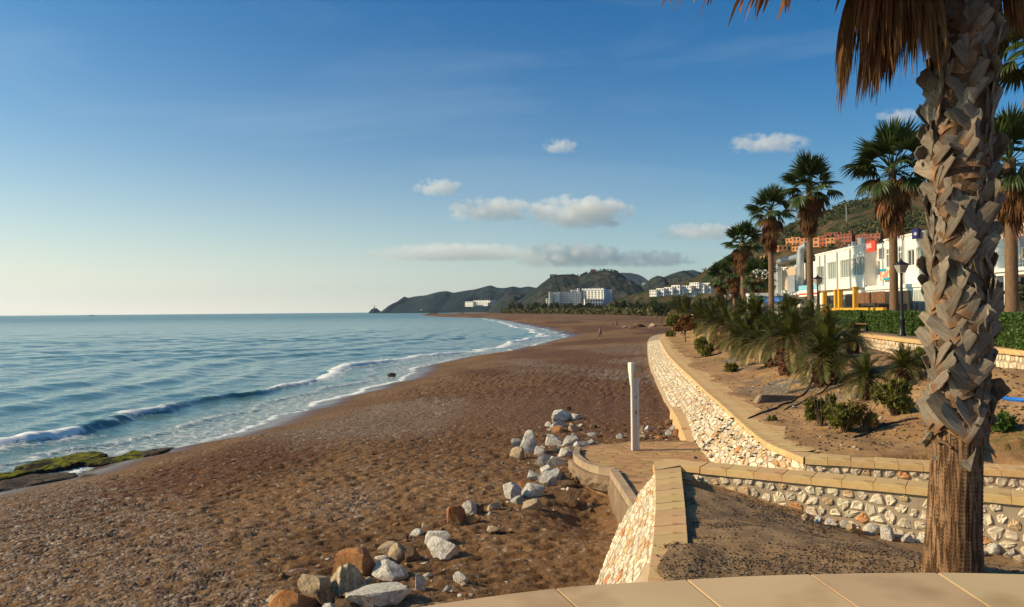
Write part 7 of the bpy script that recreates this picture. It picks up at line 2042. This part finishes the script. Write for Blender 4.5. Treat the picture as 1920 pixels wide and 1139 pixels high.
# scrub that breaks the skyline of the big hill and dots the near hillside
for k in range(64):
    px = rs.choice([rs.uniform(1030, 1100), rs.uniform(1085, 1160)]); yy_ = float(np.interp(px, [1030, 1062, 1085, 1100, 1115, 1135, 1155, 1168], [521, 515, 518, 512, 509, 506.5, 509, 517])) + 1.2
    q = hill_hit('big_hill', px, yy_)
    if q is None: continue
    s = q.y / FPX; h_ = rs.uniform(2, 5.5) * s
    t = empty('tree', (q.x, q.y, q.z - 1), 0, 'dark pine on the crest of the big hill behind the hotel', 'tree', 'pines along the crest of the big hill')
    add('trunk', TRKM, None, t, None, None, (h_ * .08, h_ * .08, h_ * .5)); add('crown', ROUNDC[k % 4], None, t, (0, 0, h_ * .6), (0, 0, k), (h_ * .42, h_ * .42, h_ * .4))
o = bpy.data.objects['hill']; P = []
for k in range(5200):
    px = rs.uniform(1255, 1920); py = rs.uniform(372, 560); q = hill_hit('hill', px, py)
    if q is None: continue
    if float(fbm(np.array([q.x * .02]), np.array([q.y * .02]), 650, 3)[0]) < 0.46: continue
    for j in range(9): P.append((q.x + rs.normal() * 1.3, q.y + rs.normal() * 1.3, q.z + abs(rs.normal()) * 1.0))
leaves('scrub', np.array(P), None, 1.3, 6, mat('scrub_leaf', (0.028, 0.040, 0.014), (0.075, 0.085, 0.03), .03, .9), None, 1.3, 'stuff')
# ================================================================ STREET FURNITURE, SHOWER, PEOPLE
def street_lamp(px, Y, h, label):
    x, y, z = prom_pt(px, Y)
    t = empty('street_lamp', (x, y, z), 0.2, label, 'street lamp', 'black lantern street lamps along the promenade')
    k = h / 3.8
    MB().lathe([(.20 * k, 0), (.20 * k, .10), (.15 * k, .16), (.13 * k, .7), (.155 * k, .74), (.155 * k, .80), (.10 * k, .86), (.085 * k, 1.0), (.06 * k, h * .72), (.055 * k, h * .80), (.09 * k, h * .805), (.05 * k, h * .82)], 14).build('post', IRON, t, smooth=True)
    z0 = h * .82; z1 = h * .935; a, b = .13 * k, .25 * k
    MB().lathe([(.05 * k, z0), (a * .9, z0 + .03)], 8).build('holder', IRON, t)
    for i in range(4):
        c = math.pi / 2 * i; u = Vector((math.cos(c), math.sin(c), 0)); v = Vector((-math.sin(c), math.cos(c), 0))
        q = [u * a + v * a * .9, u * a - v * a * .9, u * b - v * b * .92, u * b + v * b * .92]; zs = [z0 + .05, z0 + .05, z1, z1]
        pts = [(p_.x, p_.y, z_) for p_, z_ in zip(q, zs)]; ins = [(p_.x - u.x * .01, p_.y - u.y * .01, z_) for p_, z_ in zip(q, zs)]
        MB().poly(pts + ins, [(0, 1, 2, 3), (7, 6, 5, 4), (0, 4, 5, 1), (1, 5, 6, 2), (2, 6, 7, 3), (3, 7, 4, 0)]).build('glass_pane', FROST, t)
    fr = MB()
    for i in range(4):
        c = math.pi / 2 * i + math.pi / 4; fr.tube([(a * 1.35 * math.cos(c), a * 1.35 * math.sin(c), z0 + .03), (b * 1.38 * math.cos(c), b * 1.38 * math.sin(c), z1 + .01)], .014 * k, 4)
    fr.build('lantern_frame', IRON, t)
    n4 = 4; top = MB(); ring = [(1.55 * b, z1), (1.5 * b, z1 + .035), (.55 * b, z1 + .15 * k), (.35 * b, z1 + .18 * k), (.33 * b, z1 + .22 * k), (.1 * b, z1 + .25 * k), (.04, z1 + .32 * k)]
    vs = []; fs = []
    for r_, z_ in ring:
        for i in range(4): c = math.pi / 2 * i + math.pi / 4; vs.append((r_ * math.cos(c), r_ * math.sin(c), z_))
    for j in range(len(ring) - 1):
        for i in range(4): fs.append((j * 4 + i, j * 4 + (i + 1) % 4, (j + 1) * 4 + (i + 1) % 4, (j + 1) * 4 + i))
    fs += [(3, 2, 1, 0), tuple((len(ring) - 1) * 4 + i for i in range(4))]
    top.poly(vs, fs).build('lantern_cap', IRON, t)
for px, Y, lab in [(1691, 39.2, 'nearest lantern street lamp, standing against the hedge beside the big trunk'), (1534, 57, 'second lantern street lamp, left of the yellow fence'), (1449, 75, 'third lantern street lamp, in front of the palm with the thick skirt'),
                   (1398, 96, 'fourth lantern street lamp, left of the kiosk'), (1372, 111, 'thin distant lantern lamp, second from the left'), (1362, 118, 'most distant lantern lamp, leftmost of the row')]:
    street_lamp(px, Y, 3.75, lab)
# litter bin and bench
x, y, z = prom_pt(1639, 50)
t = empty('litter_bin', (x, y, z), 0, 'black round litter bin at the end of the hedge below the yellow wall', 'litter bin')
MB().lathe([(.24, .25), (.27, .3), (.28, 1.0), (.25, 1.02), (.24, .95)], 14).build('bin', mat('dark_bin', (0.015, 0.02, 0.035), (0.03, 0.035, 0.05), 4, .5), t, smooth=True)
MB().tube([(0, 0, 0), (0, 0, .3)], .05, 8).build('stand', IRON, t)
x, y, z = prom_pt(1618, 48)
t = empty('bench', (x, y, z), 1.75, 'low brown bench beside the litter bin', 'bench')
for k in range(3): MB().box(-.8, .8, -.22 + k * .16, -.09 + k * .16, .42, .46).build('slat', REED, t)
for sx in (-.6, .6): MB().box(sx - .04, sx + .04, -.2, .22, 0, .42).build('leg', IRON, t)

# shower post
sp = on_z(1191, 845, Z_PLAT)
t = empty('shower_post', (sp.x, sp.y, Z_PLAT), R(12), 'white beach shower post with a flared head, standing alone on the paved platform', 'shower')
SHW = mat('shaded_white_board', (0.52, 0.46, 0.41), (0.62, 0.56, 0.50), 3, .7, 30, .2, .004, sc=(3, 3, .5))  # greyed white: shade of the front face put into the colour
MB().box(-.095, .095, -.06, .06, 0, 1.93).build('column', SHW, t, bevel=.008)
MB().box(-.097, -.03, -.075, -.061, 0.02, 1.9).box(.03, .097, -.075, -.061, .02, 1.9).build('board', SHW, t, bevel=.003)
MB().poly([(-.105, -.05, 1.70), (-.105, .05, 1.70), (-.075, .05, 1.66), (-.075, -.05, 1.66), (-.13, -.11, 2.12), (-.13, .13, 2.12), (-.04, .13, 2.12), (-.04, -.11, 2.12), (-.13, -.11, 2.29), (-.13, .13, 2.29), (-.04, .13, 2.29), (-.04, -.11, 2.29)],
          [(0, 1, 5, 4), (1, 2, 6, 5), (2, 3, 7, 6), (3, 0, 4, 7), (4, 5, 9, 8), (5, 6, 10, 9), (6, 7, 11, 10), (7, 4, 8, 11), (8, 9, 10, 11), (3, 2, 1, 0)]).build('flared_cheek', mat('white_cheek', (0.72, 0.66, 0.58), None, 3, .7), t)
MB().poly([(-.035, -.07, 1.9), (.12, -.07, 1.9), (.12, .07, 1.9), (-.035, .07, 1.9), (-.035, -.13, 2.04), (.125, -.13, 2.04), (.125, .1, 2.04), (-.035, .1, 2.04), (-.035, -.13, 2.17), (.125, -.13, 2.17), (.125, .1, 2.17), (-.035, .1, 2.17)],
          [(0, 1, 5, 4), (1, 2, 6, 5), (2, 3, 7, 6), (3, 0, 4, 7), (4, 5, 9, 8), (5, 6, 10, 9), (6, 7, 11, 10), (7, 4, 8, 11), (8, 9, 10, 11), (3, 2, 1, 0)]).build('shower_head', mat('shaded_tan_board', (0.42, 0.29, 0.17), (0.50, 0.36, 0.22), 3, .8), t)  # tan, with the shade on the head put into the colour
MB().lathe([(.035, 0), (.035, .02), (.02, .03)], 14).build('push_button', mat('brass', (0.30, 0.18, 0.09), None, 2, .4, metal=.6), t, rot=(R(90), 0, 0), loc=(.0, -.062, 1.0))
sg = MB().box(-.055, .055, -.066, -.0605, 1.40, 1.60).build('notice', mat('notice_print', (0.45, 0.42, 0.44), (0.20, 0.18, 0.20), 30, .5), t)
MB().box(-.06, .06, -.068, -.0605, 1.365, 1.39).build('blue_stripe', mat('blue_stripe', (0.03, 0.25, 0.42), None, 1, .5), t)
mk = MB(); mk.lathe([(.018, 0), (.018, .003)], 10, (0.0, 0, 0)); o = mk.build('pictogram', SIGNW, t, rot=(R(90), 0, 0), loc=(.02, -.0665, 1.56))
MB().box(.0, .012, -.069, -.0665, 1.44, 1.54).box(-.035, .0, -.069, -.0665, 1.50, 1.515).box(-.035, -.02, -.069, -.0665, 1.42, 1.50).build('pictogram', SIGNW, t)

# hoses on the slope
def hose(pts, r, m, label, name='hose'):
    P = []
    for x, y in pts:
        q = slope_hit(x, y); P.append(Vector((q.x, q.y, q.z + .02)))
    P = smooth_pts(P, 8)
    for p_ in P: p_.z = float(slope_z(np.array([p_.x]), np.array([p_.y]))[0]) + r * .8
    o = MB().tube(P, r, 6).build(name, m, None, smooth=True); tag(o, label, 'hose', 'hoses on the planted slope')
hose([(1870, 746), (1885, 750), (1905, 753), (1925, 754), (1960, 753)], .05, mat('blue_hose', (0.01, 0.10, 0.42), (0.02, 0.16, 0.55), 3, .4), 'bright blue hose lying on the sand at the right edge')
BH = mat('black_hose', (0.03, 0.022, 0.016), (0.05, 0.04, 0.03), 3, .6)
hose([(1400, 790), (1450, 768), (1490, 752), (1512, 735), (1522, 712), (1515, 703)], .022, BH, 'black drip hose curling below the round pineapple trunk')
hose([(1470, 770), (1500, 757), (1530, 742), (1552, 726)], .018, BH, 'thin black hose running up to the round pineapple trunk')
hose([(1600, 822), (1640, 805), (1690, 792), (1722, 786)], .025, BH, 'dark hose or root between the shrubs and the big trunk')
hose([(1300, 672), (1335, 668), (1352, 662)], .03, BH, 'short dark hose near the round olive shrub')
# half-buried slab of wood
q = slope_hit(1463, 752)
o = MB().poly([(-1.0, -.20, -.05), (.75, -.12, -.05), (.85, .25, -.05), (-.8, .3, -.05), (-.75, -.10, .22), (.70, -.02, .12), (.80, .2, .10), (-.65, .22, .2)], [(3, 2, 1, 0), (4, 5, 6, 7), (0, 1, 5, 4), (1, 2, 6, 5), (2, 3, 7, 6), (3, 0, 4, 7)]).build('buried_block', CONCRETE, None, bevel=.03)
o.location = q; o.rotation_euler = (0, 0, .35); tag(o, 'half-buried pale block lying on the gravelly slope', 'block')
# twigs and litter on the slope
rs = np.random.RandomState(21); mb = MB()
for k in range(160):
    q = slope_hit(rs.uniform(1330, 1900), rs.uniform(690, 860))
    if q.y < 15.6: continue
    a = rs.rand() * 6.28; L = rs.uniform(.06, .35); b = a + rs.uniform(-.8, .8)
    mb.tube([(q.x, q.y, q.z + .015), (q.x + math.cos(a) * L * .5, q.y + math.sin(a) * L * .5, q.z + .05), (q.x + math.cos(b) * L, q.y + math.sin(b) * L, q.z + .03)], [.007, .006, .003], 3)
tag(mb.build('twigs', TWIG, None), kind='stuff')
L = []
for k in range(2600):
    px = rs.uniform(1300, 1920); py = rs.uniform(650, 865); q = slope_hit(px, py)
    if q.y > 15.5: L.append((q.x, q.y, q.z + .01))
pebble_field('slope_gravel', np.array(L), (0.012, 0.05), [PB[0], PB[1], PB[2], PB[3]], 19, .6)

# ---- people
SKIN = mat('skin', (0.42, 0.24, 0.16), (0.48, 0.28, 0.19), 5, .6)
def person(loc, rz, height, top_c, leg_c, hair_c, label, pose='stand', child=False):
    """one continuous skinned body; clothing and hair are its children"""
    h = height / 1.75
    J = {'pelvis': (0, 0, .93), 'waist': (0, 0, 1.10), 'chest': (0, -.01, 1.30), 'neck': (0, 0, 1.48), 'head': (0, -.02, 1.60), 'crown': (0, -.01, 1.70)}
    s = .17 if pose == 'walk' else .04
    for sd, sg_, st in (('l', 1, s), ('r', -1, -s)):
        J['hip' + sd] = (.09 * sg_, 0, .90); J['knee' + sd] = (.10 * sg_, -st * .9 - .02, .50); J['ank' + sd] = (.10 * sg_, -st * 1.1 + (.06 if st < 0 else 0), .08); J['toe' + sd] = (.11 * sg_, -st * 1.1 - .15, .035)
        J['sho' + sd] = (.17 * sg_, 0, 1.42); J['elb' + sd] = (.23 * sg_, st * .5 + .02, 1.15); J['wri' + sd] = (.22 * sg_, st * .9 - (.10 if pose != 'hands' else .02), .92); J['hand' + sd] = (.22 * sg_, st * 1.0 - (.13 if pose != 'hands' else .04), .84)
    names = list(J); idx = {n: i for i, n in enumerate(names)}
    E = [('pelvis', 'waist'), ('waist', 'chest'), ('chest', 'neck'), ('neck', 'head'), ('head', 'crown')]
    for sd in 'lr': E += [('pelvis', 'hip' + sd), ('hip' + sd, 'knee' + sd), ('knee' + sd, 'ank' + sd), ('ank' + sd, 'toe' + sd), ('chest', 'sho' + sd), ('sho' + sd, 'elb' + sd), ('elb' + sd, 'wri' + sd), ('wri' + sd, 'hand' + sd)]
    RAD = {'pelvis': .13, 'waist': .12, 'chest': .145, 'neck': .055, 'head': .095, 'crown': .075, 'hip': .095, 'knee': .058, 'ank': .042, 'toe': .035, 'sho': .065, 'elb': .042, 'wri': .03, 'hand': .035}
    def build(name, keep, grow, m, parent):
        ns = [n for n in names if n in keep]; ii = {n: i for i, n in enumerate(ns)}
        me = bpy.data.meshes.new(name); me.from_pydata([tuple(c * h for c in J[n]) for n in ns], [(ii[a], ii[b]) for a, b in E if a in ii and b in ii], []); me.update()
        o = bpy.data.objects.new(name, me); col.objects.link(o); sk = o.modifiers.new('skin', 'SKIN'); sk.use_smooth_shade = True
        for n in ns:
            r = RAD[n.rstrip('lr') if n not in RAD else n] * h * grow if (n in RAD or n.rstrip('lr') in RAD) else .05
            if n in RAD: r = RAD[n] * h * grow
            else: r = RAD[n[:-1]] * h * grow
            me.skin_vertices[0].data[ii[n]].radius = (r, r * .85)
        me.skin_vertices[0].data[0].use_root = True
        sb = o.modifiers.new('sub', 'SUBSURF'); sb.levels = 1; sb.render_levels = 2
        me.materials.append(m)
        if parent: o.parent = parent
        return o
    body = build('person', names, 1.0, SKIN, None)
    build('top', ['pelvis', 'waist', 'chest', 'shol', 'shor', 'elbl', 'elbr', 'wril', 'wrir', 'neck'], 1.13, top_c, body)
    build('trousers', ['pelvis', 'hipl', 'hipr', 'kneel', 'kneer', 'ankl', 'ankr'], 1.16, leg_c, body)
    v, f = ICO[2]; hv = v * np.array([.105, .115, .11]) * h; hv[:, 2] = np.maximum(hv[:, 2], -.03 * h); me = mesh_np('hair', hv, f, True); add('hair', me, hair_c, body, (0, .012 * h, 1.66 * h))
    # a face: nose and eyes
    MB().poly([(0, -.13 * h, 1.60 * h), (.014 * h, -.10 * h, 1.585 * h), (-.014 * h, -.10 * h, 1.585 * h), (0, -.10 * h, 1.64 * h)], [(0, 1, 2), (0, 3, 1), (0, 2, 3), (1, 3, 2)]).build('nose', SKIN, body)
    body.location = loc; body.rotation_euler = (0, 0, rz)
    tag(body, label, 'person', None)
    return body
def cloth(n, c): return mat(n, c, tuple(x * 1.3 for x in c), 8, .9)
DK = cloth('dark_cloth', (0.03, 0.028, 0.03)); RD = cloth('red_cloth', (0.40, 0.03, 0.02)); BL = cloth('navy_cloth', (0.025, 0.035, 0.07)); TN = cloth('tan_cloth', (0.32, 0.22, 0.15)); HR = cloth('dark_hair', (0.02, 0.015, 0.01)); GY = cloth('grey_cloth', (0.25, 0.24, 0.25))
q = ground_hit(1125.5, 636); person((q.x, q.y, q.z), 0.4, 1.72, TN, BL, HR, 'lone person in a tan top and dark trousers on the sand, nearest the camera', 'walk')
q = ground_hit(1157, 613.5); person((q.x, q.y, q.z), 1.2, 1.75, DK, DK, HR, 'person in dark clothes far up the beach, beside a child', 'stand')
q = ground_hit(1149.5, 612.5); person((q.x, q.y, q.z), -1.0, 1.1, DK, BL, HR, 'child in dark clothes far up the beach', 'walk')
x, y, z = prom_pt(1342, 112); person((x, y, z), 0.3, 1.7, RD, BL, HR, 'person in a red jacket walking on the far promenade, left of the pair', 'walk')
x, y, z = prom_pt(1352, 112); person((x, y, z), -0.2, 1.75, RD, DK, HR, 'person in a bright red jacket walking on the far promenade, right of the pair', 'walk')
# boat on the horizon
q = on_z(172, 592.9, 0); q = at_y(172, 592.6, 3500)
t = empty('boat', (q.x, q.y, 0.0), 0.3, 'tiny dark fishing boat out on the horizon at the left', 'boat')
MB().poly([(-9, -2.2, .2), (8, -2.2, .2), (12, 0, .4), (8, 2.2, .2), (-9, 2.2, .2), (-9.5, -2.6, 2.6), (8.5, -2.6, 2.8), (14, 0, 3.6), (8.5, 2.6, 2.8), (-9.5, 2.6, 2.6)], [(4, 3, 2, 1, 0), (5, 6, 7, 8, 9), (0, 1, 6, 5), (1, 2, 7, 6), (2, 3, 8, 7), (3, 4, 9, 8), (4, 0, 5, 9)]).build('hull', IRON, t)
MB().box(-5, 0, -1.6, 1.6, 2.7, 5.6).build('wheelhouse', WHITE2, t); MB().tube([(2, 0, 2.7), (2, 0, 9)], .15, 5).build('mast', IRON, t)

# ================================================================ CLOUDS AND HAZE
def cloud(name, px, py, w, h, Y, dens, seed, label, lump=1.0, tilt=0.0):
    c = at_y(px, py, Y); s = Y / FPX; W = w * s; H = h * s; D = W * 0.5
    m = bpy.data.materials.new('cloud_' + 'vapour'); m.use_nodes = True; nt = m.node_tree; nt.nodes.clear()
    out = nt.nodes.new('ShaderNodeOutputMaterial'); v = nt.nodes.new('ShaderNodeVolumePrincipled'); nt.links.new(v.outputs[0], out.inputs['Volume'])
    v.inputs['Color'].default_value = (1, 1, 1, 1); v.inputs['Anisotropy'].default_value = -0.1
    tc = nt.nodes.new('ShaderNodeTexCoord')
    n1 = noise(nt, tex_co(nt, 'Object', (2.6 / H * lump, 2.6 / H * lump, 3.2 / H * lump)), 1.0, 6, 0.58)
    # ellipsoidal falloff, flat underneath
    mp = nt.nodes.new('ShaderNodeMapping'); mp.inputs['Scale'].default_value = (2 / W, 2 / D, 2 / H); nt.links.new(tc.outputs['Object'], mp.inputs[0])
    ln = nt.nodes.new('ShaderNodeVectorMath'); ln.operation = 'LENGTH'; nt.links.new(mp.outputs[0], ln.inputs[0])
    sp_ = nt.nodes.new('ShaderNodeSeparateXYZ'); nt.links.new(mp.outputs[0], sp_.inputs[0])
    fall = math_n(nt, 'SUBTRACT', 1.0, ln.outputs['Value'])
    fl = ramp(nt, math_n(nt, 'ADD', math_n(nt, 'MULTIPLY', sp_.outputs[2], .5), .5), [(0.16, 0.0), (0.30, 1.0)])
    d = math_n(nt, 'ADD', math_n(nt, 'MULTIPLY', fall, 0.75), math_n(nt, 'MULTIPLY', math_n(nt, 'SUBTRACT', n1, 0.5), 2.3))
    d = ramp(nt, d, [(0.12, 0.0), (0.34, 1.0)])
    edge = ramp(nt, fall, [(0.0, 0.0), (0.15, 1.0)])
    d = math_n(nt, 'MULTIPLY', math_n(nt, 'MULTIPLY', math_n(nt, 'MULTIPLY', d, fl), edge), dens)
    nt.links.new(d, v.inputs['Density'])
    vv, ff = ICO[3]; me = mesh_np(name, vv * np.array([W / 2, D / 2, H / 2]), ff)
    o = add(name, me, m, None, c, (0, tilt, 0)); tag(o, label, 'cloud')
    m.cycles.volume_step_rate = 1.0
    return o
CY_ = 9000
for a in [(822, 354, 104, 46, 0.006, 1, 'small compact white cloud, leftmost of the puffs', .9), (1050, 276, 76, 38, 0.005, 2, 'small puffy cloud alone above the two large ones', .9), (1440, 271, 170, 48, 0.003, 3, 'flat wispy cloud high above the palms', .8),
          (1688, 219, 100, 36, 0.003, 4, 'faint cloud just left of the big palm trunk', .8), (922, 396, 190, 62, 0.005, 5, 'left half of the pair of large cumulus clouds', .9), (1088, 402, 220, 84, 0.006, 6, 'largest cumulus cloud, right of the pair', 1.0),
          (1312, 437, 180, 44, 0.0035, 7, 'long low cloud touching the left palm crowns', .9), (850, 476, 360, 44, 0.0042, 8, 'long thin cloud bank low over the headland', 1.0), (1070, 482, 240, 64, 0.0055, 9, 'low cloud bank above the big hill', 1.0), (1215, 488, 200, 44, 0.0042, 10, 'low cloud bank right of the big hill', 1.0)]:
    cloud('cloud', a[0], a[1], a[2], a[3], CY_, a[4], a[5], a[6], a[7])
hz_ = MB().box(-25000, 25000, -2500, 17500, -13, 480).build('haze', None, None)
tag(hz_, kind='stuff')
hm = bpy.data.materials.new('haze'); hm.use_nodes = True; nt = hm.node_tree; nt.nodes.clear()
o_ = nt.nodes.new('ShaderNodeOutputMaterial'); v_ = nt.nodes.new('ShaderNodeVolumePrincipled')
v_.inputs['Color'].default_value = (0.78, 0.90, 1.0, 1); v_.inputs['Density'].default_value = 0.000032; v_.inputs['Anisotropy'].default_value = 0.5
nt.links.new(v_.outputs[0], o_.inputs['Volume']); hz_.data.materials.append(hm)
